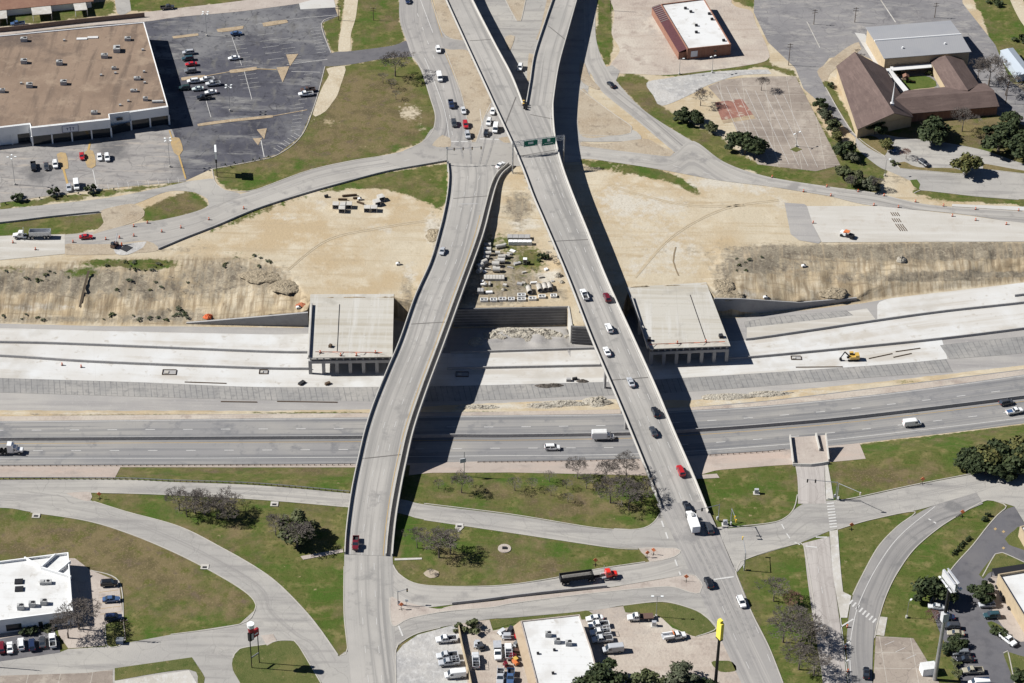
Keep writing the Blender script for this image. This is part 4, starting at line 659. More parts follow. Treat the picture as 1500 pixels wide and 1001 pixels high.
# ---------------------------------------------------------------- fly-overs
m_fascia = m_wallc
def flyover(name, label, left, right, zf, sup, n=120, walk=None, skirts=(), joints=()):
    root_p = None
    l = resample(crom(left, False, 6), n); r = resample(crom(right, False, 6), n)
    Lp = [PV(p[0], p[1], zf(p[1])) for p in l]; Rp = [PV(p[0], p[1], zf(p[1])) for p in r]
    mid = [(a+b)/2 for a, b in zip(Lp, Rp)]
    root = empty(name, (mid[n//2].x, mid[n//2].y, 0)); tag(root, label, 'bridge'); inv = -root.location
    def off(ps): return [p+inv for p in ps]
    # running surface, a solid slab with UVs in metres
    mb = MB(); v = 0; K = 8; vs = []; uv = []
    for i in range(n):
        if i: v += (mid[i]-mid[i-1]).length
        wd = (Rp[i]-Lp[i]).length
        for k in range(K+1):
            t = k/K; vs.append(Lp[i].lerp(Rp[i], t)+inv); uv.append((wd*t, v))
    fs = [(i*(K+1)+k, i*(K+1)+k+1, (i+1)*(K+1)+k+1, (i+1)*(K+1)+k) for i in range(n-1) for k in range(K)]
    mb.add(vs, fs, uv); o = mb.build('deck', m_deck, root, fix=False)
    if o.data.polygons[0].normal.z < 0: o.data.flip_normals()
    # structure below: slab edges, girders
    mb = MB(); vs = []
    for a, b in zip(Lp, Rp):
        d = (b-a); d.z = 0; d.normalize()
        for p, t, z in ((a, 0, -.01), (b, 0, -.01), (b, 0, -.45), (b, -1.2, -.5), (b, -1.2, -1.75), (a, 1.2, -1.75), (a, 1.2, -.5), (a, 0, -.45)):
            vs.append(p+d*t+Vector((0, 0, z))+inv)
    fs = []
    for i in range(n-1):
        for k in range(8): fs.append((i*8+k, i*8+(k+1) % 8, (i+1)*8+(k+1) % 8, (i+1)*8+k))
    fs += [tuple(range(8)), tuple((n-1)*8+k for k in range(7, -1, -1))]
    mb.add(vs, fs).build('girder', m_fascia, root)
    # parapets
    def orient(path, other): # right-hand normal points towards the road?
        d = path[1]-path[0]; rr = Vector((d.y, -d.x, 0)); return 1 if rr.dot(other[0]-path[0]) > 0 else -1
    for path, other, side in ((Lp, Rp, 'l'), (Rp, Lp, 'r')):
        s_ = orient(path, other); q = off(path)
        if walk and side == 'r':
            MB().sweep(q, [(0, 0), (s_*.3, 0), (s_*.3, 1.0), (0, 1.0)]).build('outer_rail', m_parapet, root)
            MB().sweep(q, [(s_*walk, 0), (s_*(walk+.35), 0), (s_*(walk+.25), 1.05), (s_*walk, 1.05)]).build('parapet', m_parapet, root)
        else:
            MB().sweep(q, [(0, -.2), (s_*.42, 0), (s_*.28, .92), (0, .92)]).build('parapet', m_parapet, root)
    # abutment fill
    for i0, i1 in skirts:
        mb = MB(); a = int(i0*(n-1)); b = int(i1*(n-1)); vs = []
        for i in range(a, b+1):
            d = (Rp[i]-Lp[i]); d.z = 0; d.normalize()
            zb = min(4.0, Lp[i].z-1)
            vs += [Lp[i]+inv+d*.25-Vector((0, 0, .4)), Rp[i]+inv-d*.25-Vector((0, 0, .4)), Vector((Rp[i].x, Rp[i].y, zb))+inv-d*.25, Vector((Lp[i].x, Lp[i].y, zb))+inv+d*.25]
        c = b-a+1; fs = []
        for i in range(c-1):
            for k in range(4): fs.append((i*4+k, i*4+(k+1) % 4, (i+1)*4+(k+1) % 4, (i+1)*4+k))
        fs += [(0, 1, 2, 3), ((c-1)*4+3, (c-1)*4+2, (c-1)*4+1, (c-1)*4)]
        mb.add(vs, fs).build('abutment', m_wallc, root)
    # piers
    for t in sup:
        i = int(t*(n-1)); a, b = Lp[i], Rp[i]; d = (b-a); wd = d.length; d.z = 0; d.normalize(); ang = math.atan2(d.y, d.x); c = (a+b)/2
        zb = terrain_z(c.x, c.y)-1
        cap = MB().box(Vector((c.x, c.y, c.z-2.35))+inv, (wd-1.6, 1.3, 1.2), ang).build('pier_cap', m_wallc, root)
        for k in (-1, 0, 1):
            p = c+d*(k*(wd/2-2.6)); mb = MB().tube(Vector((p.x, p.y, zb))+inv, Vector((p.x, p.y, c.z-2.9))+inv, .5, n=12); mb.build('column', m_wallc, root)
    for i, (p0, p1) in enumerate(joints):
        a = PV(p0[0], p0[1], zf(p0[1])+.02)+inv; b = PV(p1[0], p1[1], zf(p1[1])+.02)+inv; d = (b-a).normalized(); u = Vector((-d.y, d.x, 0))*.22
        MB().add([a-u, b-u, b+u, a+u], [(0, 1, 2, 3)]).build('expansion_joint', m_joint, root)
    return root
WL = [(655, 239), (657, 258), (655, 285), (650, 312), (644, 337), (630, 385), (607, 437), (585, 500), (566, 545), (547, 592), (534, 632), (525, 670), (516, 712), (510, 750), (506, 785), (504.5, 812)]
WR = [(752, 243), (745, 249), (735, 258), (727, 275), (719, 305), (707, 350), (680, 425), (653, 500), (627, 570), (607, 630), (595, 682), (588, 717), (582, 752), (578, 785), (575.5, 815)]
EL = [(723, 154), (736, 182), (750, 212), (766, 250), (781, 290), (797, 327), (832, 410), (867, 500), (902, 582), (935, 662), (957, 717), (968, 745)]
ER = [(810.5, 155), (811.5, 182), (815.5, 212), (826, 250), (842, 293), (860, 337), (890, 412), (930, 500), (962.5, 572), (987.5, 632), (1015, 695), (1038, 752)]
RL = [(641, -30), (652.5, 0), (682, 65), (712, 130), (750, 212), (766, 250), (781, 290), (797, 327), (832, 410), (867, 500), (902, 582), (935, 662), (957, 717), (964, 738)]
RR = [(812, 100), (810, 140), (811, 175), (815.5, 212), (826, 250), (842, 293), (860, 337), (890, 412), (930, 500), (962.5, 572), (987.5, 632), (1015, 695), (1030, 733), (1036, 748)]
# eastern fly-over: the trunk from the gore southwards, with its two branches
GL = [(766.5, 153), (767, 160)]
trunk = flyover('east_flyover', 'long straight concrete flyover carrying the overhead green signs', [(723, 154), (736, 182), (750, 212), (766, 250), (781, 290), (797, 327), (832, 410), (867, 500), (902, 582), (935, 662), (957, 717), (968, 745)], [(810.5, 155), (811.5, 182), (815.5, 212), (826, 250), (842, 293), (860, 337), (890, 412), (930, 500), (962.5, 572), (987.5, 632), (1015, 695), (1038, 752)], zR, (.17, .34, .5, .63, .75, .9), n=110, skirts=((.93, 1),), joints=(((803, 354), (862, 351)), ((896, 557), (950, 553)), ((761, 229), (819, 219))))
flyover('flyover_branch', 'western branch of the flyover running up to the top edge of the photo', [(628, -60), (640, -30), (652.5, 0), (682, 65), (712, 130), (723, 154)], [(668, -60), (680, -30), (692, 0), (725, 65), (750, 112), (767, 155)], zR, (.3, .65), n=40, joints=(((688, 60), (719, 58)), ((739, 185), (756, 142))))
flyover('flyover_branch', 'eastern curved branch of the flyover beside the narrow gore barrels', [(828, -60), (819, -30), (809, 0), (797, 35), (782, 82), (776, 120), (770, 155)], [(862, -60), (854, -30), (845.7, 0), (832.5, 47), (819, 97), (812, 140), (810.5, 155)], zR, (.3, .65), n=40, joints=(((803, 38), (829, 59)), ((777, 168), (812, 175))))
flyover('west_flyover', 'curved concrete flyover with one silver car and a maroon pickup on it', [(655, 239), (657, 258), (655, 285), (650, 312), (644, 337), (630, 385), (607, 437), (585, 500), (566, 545), (547, 592), (534, 632), (525, 670), (516, 712), (510, 750), (506, 785), (504.5, 812)], [(752, 243), (745, 249), (735, 258), (727, 275), (719, 305), (707, 350), (680, 425), (653, 500), (627, 570), (607, 630), (595, 682), (588, 717), (582, 752), (578, 785), (575.5, 815)], zL, (.3, .42, .55, .66, .78), n=120, walk=1.9, skirts=((0, .2), (.86, 1)), joints=(((664, 291), (718, 287)), ((602, 475), (652, 472)), ((531, 672), (588, 666))))

# ---------------------------------------------------------------- the two new box bridges
def boxbridge(label, c4, ncol, parap, joint, front_inset, sideway):
    """c4: back-left, back-right, front-right, front-left of the deck in the picture"""
    q = [PV(x, y, 5.1) for x, y in c4]; c = sum(q, Vector())/4; root = empty('underpass_bridge', (c.x, c.y, 0)); tag(root, label, 'bridge'); inv = -root.location
    w2 = lambda v: (v.x+inv.x, v.y+inv.y)
    ccw = [w2(q[i]) for i in (3, 2, 1, 0)]
    MB().prism(ccw, 4.75, 5.15).build('deck', m_boxdeck, root)
    fl, fr, bl, br_ = q[3], q[2], q[0], q[1]; n = 7
    mb = MB()
    for i in range(n*2-1):
        t = (i+.5)/(n*2-1); a = fl.lerp(fr, t)+inv; b = bl.lerp(br_, t)+inv; a.z = b.z = 4.2; d = (b-a); L = d.length; m_ = (a+b)/2+(d.normalized()*.15); mb.box((m_.x, m_.y, 4.15), (.5, L-.8, 1.2), math.atan2(d.y, d.x)-math.pi/2)
    mb.build('girder', m_wallc, root)
    d = (fr-fl); wd = d.length; d.normalize(); ang = math.atan2(d.y, d.x); u = Vector((-d.y, d.x, 0))
    for inset, nm in ((front_inset, ''), ((bl-fl).length*.5, ''), ((bl-fl).length-.9, '')):
        t = inset/(bl-fl).length; a = fl.lerp(bl, t); b = fr.lerp(br_, t); cc = (a+b)/2+inv; wl = (b-a).length
        MB().box((cc.x, cc.y, 3.0), (wl-.6, 1.1, 1.1), ang).build('pier_cap', m_wallc, root)
        for k in range(ncol):
            p = a.lerp(b, (.03+.94*k/(ncol-1)))+inv; MB().box((p.x, p.y, .3), (1.15, .9, 4.7), ang).build('column', m_wallc, root)
    a, b = [PV(x, y, 5.15)+inv for x, y in parap]
    MB().sweep([a, b], [(-.25, 0), (.25, 0), (.15, .95), (-.15, .95)]).build('parapet', m_wallc, root)
    a, b = [PV(x, y, 5.17)+inv for x, y in joint]; e = (b-a).normalized(); s_ = Vector((-e.y, e.x, 0))*.15
    MB().add([a-s_, b-s_, b+s_, a+s_], [(0, 1, 2, 3)]).build('expansion_joint', m_dark, root)
    return root
boxbridge('unfinished concrete underpass deck left of the curved flyover', [(454.5, 431.5), (577, 431), (575, 523), (450, 524.5)], 7, [(457, 447), (452.5, 524)], [(497.5, 446), (494, 515)], .8, 1)
boxbridge('unfinished concrete underpass deck right of the straight flyover', [(917, 421), (1034.5, 414), (1070, 507), (952, 511.5)], 7, [(925.5, 437), (949, 511)], [(1011, 432), (1034, 499)], .8, -1)

# ---------------------------------------------------------------- retaining walls, barriers, guard rails
def wall_thing(name, label, path, zt, zb, th, m, cat='wall', group=None):
    """path in the picture at the wall top; zt/zb lists of top and bottom levels"""
    w_ = [PV(x, y, z) for (x, y), z in zip(path, zt)]; c = w_[0]; mb = MB(); vs = []
    for i, p in enumerate(w_):
        a = w_[max(0, i-1)]; b = w_[min(len(w_)-1, i+1)]; d = Vector((b.x-a.x, b.y-a.y, 0)).normalized(); r = Vector((d.y, -d.x, 0))*(th/2)
        vs += [p-r-c, p+r-c, Vector((p.x+r.x, p.y+r.y, zb[i]))-c, Vector((p.x-r.x, p.y-r.y, zb[i]))-c]
    fs = []; n = len(w_)
    for i in range(n-1):
        for k in range(4): fs.append((i*4+k, i*4+(k+1) % 4, (i+1)*4+(k+1) % 4, (i+1)*4+k))
    fs += [(0, 1, 2, 3), ((n-1)*4+3, (n-1)*4+2, (n-1)*4+1, (n-1)*4)]
    o = mb.add(vs, fs).build(name, m, loc=c)
    if m is m_panel:
        V = MB(); k = 0
        while zt[0]-.5-k*1.15 > zb[0]:
            V.sweep([Vector((p.x-c.x, p.y-c.y, zt[0]-.35-k*1.15-c.z)) for p in w_], [(-th/2-.05, 0), (th/2+.07, 0), (th/2+.07, -.16), (-th/2-.05, -.16)]); k += 1
        V.build('rib', m_wallc, o)
    return tag(o, label, cat, group)
m_panel = mat('ribbed_wall_panel', S(140, 138, 137), [(.4, S(120, 119, 119), .45, .7)])  # colour darkened to carry the shade of the south-facing wall
wall_thing('retaining_wall', 'tall ribbed retaining wall between the two flyovers, facing the new lanes', [(664, 452.6), (832, 449.4)], [5.3, 5.3], [-2.4, -2.4], .7, m_panel)
wall_thing('retaining_wall', 'pale return wall at the right end of the ribbed retaining wall', [(832.5, 448.3), (837.5, 477)], [5.3, 5.3], [-2.4, -2.4], .6, m_parapet)
wall_thing('retaining_wall', 'short ribbed wall half hidden beneath the straight flyover', [(838.5, 478), (868, 479.5), (905, 471.5)], [5.3, 5.3, 5.3], [-2.4]*3, .7, m_panel)
wall_thing('retaining_wall', 'sloping wing wall running left from the left underpass deck', [(273, 472.6), (300, 470.6), (380, 463.8), (451, 457.6)], [-1.6, -.8, 1.6, 3.7], [-2.4]*4, .7, m_wallc)
wall_thing('retaining_wall', 'long wing wall running right from the right underpass deck', [(1046, 437), (1085, 437.5), (1130, 440.5), (1170, 443), (1255, 436)], [5.4, 4.9, 2.7, .6, -.7], [-2.4]*5, .5, m_wallc)
def barrier(label, path, z, h, wt, wb, name='concrete_barrier', m=None, group=None, cat='barrier'):
    p = wpath(path, z, step=10); c = p[0].copy(); o = MB().sweep([q-c for q in p], [(-wb/2, 0), (-wb/2, .12), (-wt/2, h), (wt/2, h), (wb/2, .12), (wb/2, 0)]).build(name, m or m_wallc, loc=c); return tag(o, label, cat, group)
barrier('unbroken concrete median barrier between the two motorway carriageways', HM, 0, 1.15, .3, .75)
barrier('upper barrier strip along the new pale lanes, left of the flyovers', [(-120, 501), (0, 502.5), (102, 505), (375, 516), (451, 517.5)], -2, .85, .35, .7)
barrier('lower barrier strip along the new pale lanes, left of the flyovers', [(-120, 520), (0, 522.5), (145, 531.5), (375, 540.5), (455, 541.5)], -2, .85, .35, .7)
barrier('upper barrier strip along the new lanes between the flyovers', [(660, 518), (697, 517), (875, 511.5)], -2, .85, .35, .7)
barrier('lower barrier strip along the new lanes between the flyovers', [(655, 541.5), (695, 540.5), (885, 536.5)], -2, .85, .35, .7)
barrier('upper barrier strip along the new lanes, right of the flyovers', [(1092, 498.5), (1125, 494.5), (1350, 461.5), (1500, 444.5), (1620, 429)], -2, .85, .35, .7)
barrier('lower barrier strip along the new lanes, right of the flyovers', [(1064, 527), (1125, 522.5), (1350, 500.5), (1500, 482.5), (1620, 467)], -2, .85, .35, .7)
barrier('short barrier stub on the topmost new lane at the right edge', [(1486, 434.5), (1620, 418)], -2, .85, .35, .7)
barrier('low concrete barrier dividing the two roads below the flyovers', [(662, 885.5), (700, 881.5), (750, 875), (820, 867), (889, 860.5)], NZ+.1, .85, .3, .65)
barrier('dark low retaining kerb along the sandy bank, under the main road', [(232, 366), (270, 350), (320, 330.5), (375, 307.5), (440, 286.5), (500, 269.5), (565, 252.5), (620, 242.5), (655, 236.5)], NZ, .7, .35, .35, 'road_edge_wall', m_wallc, cat='wall')
barrier('dark low retaining kerb beside the green strip at the left edge', [(-120, 338), (0, 327.5), (75, 318.5), (146, 311.5)], NZ, .7, .35, .35, 'road_edge_wall', m_wallc, cat='wall')
barrier('brown wall running behind the flat-roofed store', [(-120, 55), (0, 47), (110, 35), (212, 25)], NZ, 2.0, .3, .3, 'boundary_wall', mat('brown_block_wall', S(150, 128, 116), [(.6, S(136, 116, 106), .45, .7)]), cat='wall')
def guardrail(label, path, z, sp=1.9):
    p = wpath(path, z, step=10); c = p[0].copy(); root = empty('guard_rail', c); tag(root, label, 'guard rail', 'steel guard rails beside the motorway'); q = [v-c for v in p]
    MB().sweep(q, [(-.05, .45), (.05, .45), (.09, .6), (.05, .78), (-.05, .78)]).build('rail', m_steel, root)
    d = [0]
    for a, b in zip(q, q[1:]): d.append(d[-1]+(b-a).length)
    mb = MB()
    for s_ in np.arange(0, d[-1], sp):
        x = [float(np.interp(s_, d, [v[k] for v in q])) for k in range(3)]; mb.box((x[0], x[1]-.18, x[2]+.35), (.2, .2, .75))
    o = mb.build('post', m_wood, root); o['kind'] = 'stuff'
guardrail('guard rail along the motorway edge, left of the curved flyover', [(-120, 684.5), (0, 684), (375, 682.5), (520, 681.5)], .3)
guardrail('guard rail along the motorway edge between the two flyovers', [(700, 678.5), (800, 677.5), (935, 674.5)], .3)
guardrail('guard rail along the motorway edge right of the straight flyover', [(1040, 668), (1125, 663), (1150, 660)], .3)
guardrail('guard rail along the top of the bank at lower left', [(-120, 702), (0, 702), (175, 702.5), (250, 705.5), (375, 710), (512, 722)], NZ)

def deck_line(l, r, t, zf, m, wd=.16, dash=None, a=0.0, b=1.0):
    L_ = resample(crom(l, False, 6), 60); R_ = resample(crom(r, False, 6), 60); i0, i1 = int(a*59), int(b*59)
    q = [(p[0]+(s_[0]-p[0])*t, p[1]+(s_[1]-p[1])*t) for p, s_ in zip(L_, R_)][i0:i1+1]; line('road_marking', q, wd, 0, 1.5, m, dash, smooth=False, zf=zf)
deck_line(WL, WR, .12, zL, m_white, .14, None, .05); deck_line(WL, WR, .8, zL, m_yellow, .18, None, .14); deck_line(WL, WR, .36, zL, m_white, .14, (3, 9), .05); deck_line(WL, WR, .58, zL, m_white, .14, (3, 9), .05)
deck_line(EL, ER, .06, zR, m_yellow, .15, None, .2); deck_line(EL, ER, .94, zR, m_white, .16, None, .02); deck_line(EL, ER, .3, zR, m_white, .15, (3, 9), .15); deck_line(EL, ER, .53, zR, m_white, .15, (3, 9), .1); deck_line(EL, ER, .75, zR, m_white, .15, (3, 9), .1)
# ---------------------------------------------------------------- buildings
m_tanroof = mat('tan_gravel_roof', S(168, 145, 125), [(.05, S(152, 130, 112), .44, .62), ((.3, .03, .2), S(132, 114, 100), .5, .66), (.12, S(182, 160, 138), .54, .7), (.04, S(122, 106, 95), .56, .68), (.6, S(140, 122, 108), .58, .72), (1.6, S(190, 172, 154), .6, .78)], bump=(2, .2))
m_whiteroof = mat('white_membrane_roof', (.6, .6, .59), [(.12, (.52, .51, .49), .5, .66), (.4, (.42, .4, .37), .6, .72), (1.3, (.34, .32, .29), .66, .78)], rough=.6, lines=[(400, 3.2, .05, (.46, .45, .43), 'obj', .6)])
m_whitewall = mat('white_stucco', (.74, .74, .73), [(.4, (.64, .64, .63), .5, .8)])
m_creamwall = mat('cream_masonry', S(214, 194, 162), [(.5, S(200, 180, 150), .45, .7)])
m_brickwall = mat('orange_brick', S(176, 130, 110), [(.8, S(160, 114, 96), .45, .7)], lines=[(1.2, .5, .06, S(200, 160, 136), 'obj', .3)])
m_brownshingle = mat('brown_shingle_roof', S(122, 104, 98), [(.2, S(112, 95, 90), .44, .62), ((.15, .15, 2.5), S(134, 115, 108), .5, .7), (1.5, S(102, 88, 82), .55, .75)])
m_redshingle = mat('rust_shingle_roof', S(166, 128, 108), [(.2, S(150, 112, 96), .42, .66), (1, S(180, 144, 122), .55, .8)])
m_metalroof = mat('grey_metal_roof', S(186, 186, 188), [(.08, S(178, 179, 183), .45, .7)], rough=.5, lines=[(.9, 400, .05, S(168, 169, 174), 'obj', .5)])
m_maroon = mat('maroon_awning', (.09, .035, .04), [(1, (.07, .028, .03), .45, .7)], rough=.7)
m_glass = mat('dark_window_glass', (.02, .025, .03), rough=.12, spec=.6)
m_hvac = mat('hvac_casing', S(214, 214, 212), [(1, S(192, 192, 190), .45, .75)], rough=.6)
m_ridge = mat('pale_ridge_cap', (.72, .72, .71))
m_bluewall = mat('pale_blue_metal', S(206, 216, 226), rough=.5)
def poly3(mb, pts):
    o = len(mb.v); mb.add(pts, [tuple(range(len(pts)))]); return mb
def xy(p): return (p.x, p.y)
def flat_building(name, label, cat, corners, h, m_wall, m_roof, par=.5, base=NZ):
    """corners: roof outline traced in the picture at roof level (any order round); walls go straight down"""
    z = base+h; q = [PV(x, y, z) for x, y in corners]
    ar = sum(q[i].x*q[(i+1) % len(q)].y-q[(i+1) % len(q)].x*q[i].y for i in range(len(q)))
    if ar < 0: q = q[::-1]
    c = sum(q, Vector())/len(q); root = empty(name, (c.x, c.y, base)); tag(root, label, cat); inv = -root.location
    l = [(p.x+inv.x, p.y+inv.y) for p in q]
    MB().prism(l, -.3, h-par).build('wall', m_wall, root)
    n = len(l); ins = []
    for i in range(n):   # inset outline for the roof sheet and parapet
        a, b, d = Vector(l[i-1]), Vector(l[i]), Vector(l[(i+1) % n]); e1 = (b-a).normalized(); e2 = (d-b).normalized(); n1 = Vector((-e1.y, e1.x)); n2 = Vector((-e2.y, e2.x))
        k = max(.3, 1+n1.dot(n2)); ins.append(tuple(b+(n1+n2)*(.35/k)))
    mb = MB().prism(ins, h-par, h-par+.03); mb.build('roof', m_roof, root)
    vs = [(p[0], p[1], h-par) for p in l]+[(p[0], p[1], h) for p in l]+[(p[0], p[1], h) for p in ins]+[(p[0], p[1], h-par) for p in ins]; fs = []
    for i in range(n):
        j = (i+1) % n; fs += [(i, j, n+j, n+i), (n+i, n+j, 2*n+j, 2*n+i), (2*n+i, 2*n+j, 3*n+j, 3*n+i)]
    MB().add(vs, fs).build('parapet', m_wall, root)
    root['h'] = h-par; return root, l
def wall_panel(name, root, a, b, z0, z1, m, proud=.06, th=.12):
    """a,b: local xy of the wall base line (outside is to the right of a->b)"""
    a, b = Vector(a), Vector(b); d = (b-a).normalized(); r = Vector((d.y, -d.x)); c = (a+b)/2+r*(proud-th/2+.02); return MB().box((c.x, c.y, (z0+z1)/2), ((b-a).length, th, z1-z0), math.atan2(d.y, d.x)).build(name, m, root)
def unit(x, y, zr, sx, sy, sz, label, rz=.1, name='rooftop_unit', m=None, group='air handling units on the flat roofs', fan=True):
    p = PV(x, y, zr+sz*.5); root = empty(name, (p.x, p.y, zr), rz); tag(root, label, 'roof unit', group)
    MB().box((0, 0, sz/2), (sx, sy, sz)).build('casing', m or m_hvac, root)
    if fan:
        MB().tube((sx*.2, 0, sz), (sx*.2, 0, sz+.12), min(sx, sy)*.32, n=12).build('fan_grille', m_dark, root)
        MB().box((-sx*.28, 0, sz+.1), (sx*.3, sy*.7, .2)).build('hood', m_hvac, root)
    return root
# store at top left
H_ST = 8.0
st, L_ = flat_building('store', 'long flat-roofed store with a white arcade front and tan roof', 'building', [(-70, 59), (0, 52.5), (211, 32.5), (246, 155.5), (190, 163.5), (160, 167.5), (161, 174), (45, 186.5), (43, 181), (10, 185), (-70, 194)], H_ST, m_whitewall, m_tanroof, .35)
inv = -Vector(st.location)
def stl(x, y, z): p = PV(x, y, z)+inv; return Vector((p.x, p.y))
F0, F1, F2, F3 = stl(-70, 194, NZ+H_ST), stl(45, 186.5, NZ+H_ST), stl(161, 174, NZ+H_ST), stl(246, 155.5, NZ+H_ST)
for a, b, nm in ((F0, stl(43, 181, NZ+H_ST), 'l'), (F1, F2, 'm'), (stl(190, 163.5, NZ+H_ST), F3, 'r')):
    d = (b-a).normalized(); n_ = max(2, int((b-a).length/7))
    wall_panel('shopfront', st, a+d*.4, b-d*.4, 0, 4.1, m_glass, .04)
    for i in range(n_+1):
        p = a.lerp(b, i/n_); r = Vector((d.y, -d.x)); p = p+r*.35; MB().box((p.x, p.y, 2.1), (.55, .6, 4.2), math.atan2(d.y, d.x)).build('column', m_whitewall, st)
wall_panel('fascia', st, F1, F2, 4.2, H_ST-.1, m_whitewall, .5, .5); wall_panel('fascia', st, F0, stl(43, 181, NZ+H_ST), 4.2, H_ST-.1, m_whitewall, .5, .5)
wall_panel('fascia', st, stl(190, 163.5, NZ+H_ST), F3, 4.2, H_ST-.1, m_whitewall, .5, .5)
wall_panel('entrance', st, stl(161, 171, NZ+H_ST), stl(189, 165, NZ+H_ST), 0, 3.7, m_glass, .08); wall_panel('entrance_window', st, stl(170, 167, NZ+H_ST), stl(179, 166, NZ+H_ST), 5.0, 6.2, m_glass, .1)
# framed wall sign
m_navy = mat('navy_sign_paint', (.05, .07, .16)); m_signface = mat('pale_sign_face', (.62, .64, .68))
SA, SB = stl(90, 181.7, NZ+H_ST), stl(114, 179.1, NZ+H_ST); d = (SB-SA).normalized(); r = Vector((d.y, -d.x)); sg = empty('wall_sign', st.location+Vector((SA.x, SA.y, 0))); tag(sg, 'framed store sign with navy letters on the white arcade front', 'sign'); W0 = (SB-SA).length; an = math.atan2(d.y, d.x)
def sgn(cx, cz, w_, h_, nm, m, pr, rot=0): c = d*cx+r*pr; MB().box((c.x, c.y, cz), (w_, .06, h_), an).build(nm, m, sg)
sgn(W0/2, 6.0, W0, 2.7, 'panel', m_signface, .84)
for cx, cz, w_, h_ in ((W0/2, 7.4, W0, .15), (W0/2, 4.6, W0, .15), (.08, 6, .15, 2.8), (W0-.08, 6, .15, 2.8)): sgn(cx, cz, w_, h_, 'frame', m_navy, .9)
for k, (cx, hh) in enumerate(((W0*.32, .9), (W0*.5, 1.4), (W0*.68, 1.0))):
    sgn(cx, 5.9, .22, hh, 'letter', m_navy, .9); sgn(cx, 5.9+hh/2, .8, .2, 'letter', m_navy, .91)
UN = [(35, 58, 2.6, 1.8, 1.5, 'near the back edge at left'), (35, 90, 2.4, 1.9, 1.6, 'second in the left column'), (87, 92, 2.4, 1.9, 1.6, 'second in the upper row'), (43, 125, 2.4, 1.9, 1.6, 'first in the lower row'), (93, 121, 2.4, 1.9, 1.6, 'second in the lower row'), (153, 82, 2.6, 1.8, 1.5, 'beside the tall fan box'), (187, 57, 2.4, 1.8, 1.2, 'towards the back right corner'), (167, 100, 1.8, 1.2, .9, 'below the tall fan box'), (201, 115, 2.6, 1.6, 1.0, 'near the right edge, dark sided'), (196, 133, 2.6, 1.2, .9, 'long and low near the front right'), (213, 145, 1.8, 1.4, 1.3, 'grey sided, near the front right corner'), (138, 165, 2.4, 1.5, 1.1, 'closest to the front parapet'), (3, 133, 2.2, 1.5, 1.3, 'at the left photo edge')]
for x, y, a, b, c, t in UN: unit(x, y, NZ+H_ST-.32, a, b, c, 'roof unit on the store, '+t, .1)
unit(171, 72, NZ+H_ST-.32, 2.6, 3.4, 1.8, 'tall white fan box, largest unit on the tan store roof', .1)
for x, y, t in ((148, 110, 'in the roof middle'), (31, 122, 'left of the lower row'), (94, 59, 'near the back edge'), (211, 105, 'near the right roof edge'), (212, 121, 'white, right of the dark unit'), (176, 154, 'dark, near the entrance'), (209, 73, 'one of the small pots at upper right'), (169, 107, 'dark hatch under the fan box'), (188, 148, 'small, left of the grey sided unit')): unit(x, y, NZ+H_ST-.32, .9, .7, .7, 'small roof vent on the store, '+t, .2, 'roof_vent', group='small vents on the store roof', fan=False)
for x, y, L, t in ((120, 57, 4.2, 'left'), (136, 55, 4.2, 'right')): unit(x, y, NZ+H_ST-.32, L, 1.6, .3, 'flat white skylight near the back edge of the store roof, %s of the pair' % t, .1, 'skylight', m_whiteroof, 'skylights on the store roof', False)
unit(231, 149, NZ+H_ST-.32, 4.2, 1.0, .8, 'long white duct on the front right corner of the store', .1, 'roof_duct', group=None, fan=False)
# white-roofed brick building at top centre right
nb, l = flat_building('brick_shop', 'white-roofed orange brick building with a maroon awning strip', 'building', [(968, 6), (1031.5, -2), (1071, 65), (1007, 71.5)], 5.0, m_brickwall, m_whiteroof, .5)
inv = -Vector(nb.location)
aw = [PV(x, y, NZ+4.3)+inv for x, y in ((955, 8), (967, 6.5), (1006, 72), (994.5, 74))]; aw[0].z = aw[3].z = 3.5; aw[1].z = aw[2].z = 4.4
mb = MB().add([*aw, *[p-Vector((0, 0, .25)) for p in aw]], [(0, 1, 2, 3), (7, 6, 5, 4), (0, 3, 7, 4), (1, 2, 6, 5), (0, 1, 5, 4), (2, 3, 7, 6)]); mb.build('awning', m_maroon, nb)
p0, p3 = aw[0], aw[3]; q0, q1 = aw[1], aw[2]
for i in range(9):
    t = .02+.36*i/9; a = p0.lerp(p3, t); b = q0.lerp(q1, t); MB().tube(a+Vector((0, 0, .12)), b+Vector((0, 0, .12)), .12, n=4).build('batten', m_parapet, nb)
e = [Vector(xy(p)) for p in (p0, p3)]; MB().prism([(p0.x, p0.y), (p3.x, p3.y), (q1.x, q1.y), (q0.x, q0.y)], -.2, 3.1).build('side_wall', m_brickwall, nb)
fr0, fr1 = [PV(x, y, NZ+5.0)+inv for x, y in ((1007, 71.5), (1071, 65))]; u = (fr1-fr0).normalized(); a0 = Vector((fr0.x, fr0.y)); ud = Vector((u.x, u.y))
wall_panel('window', nb, a0+ud*1.6, a0+ud*4.4, 1.0, 3.6, m_signface); wall_panel('window', nb, a0+ud*11.2, a0+ud*12.4, 2.2, 3.0, m_glass)
for x, y in ((1004, 12), (1012, 17), (1020, 37), (1020, 47), (1039, 20), (1043, 28), (1060, 59)): unit(x, y, NZ+4.55, 1.1, .9, .8, 'small dark vent on the white brick-building roof, %s' % {1004: 'furthest back', 1012: 'second from the back', 1020: 'in the roof middle' if y == 37 else 'at the diagonal seam', 1039: 'near the right edge, further back', 1043: 'near the right edge', 1060: 'in the front right corner'}[x], .2, 'roof_vent', m_dark, 'vents on the brick building roof', False)
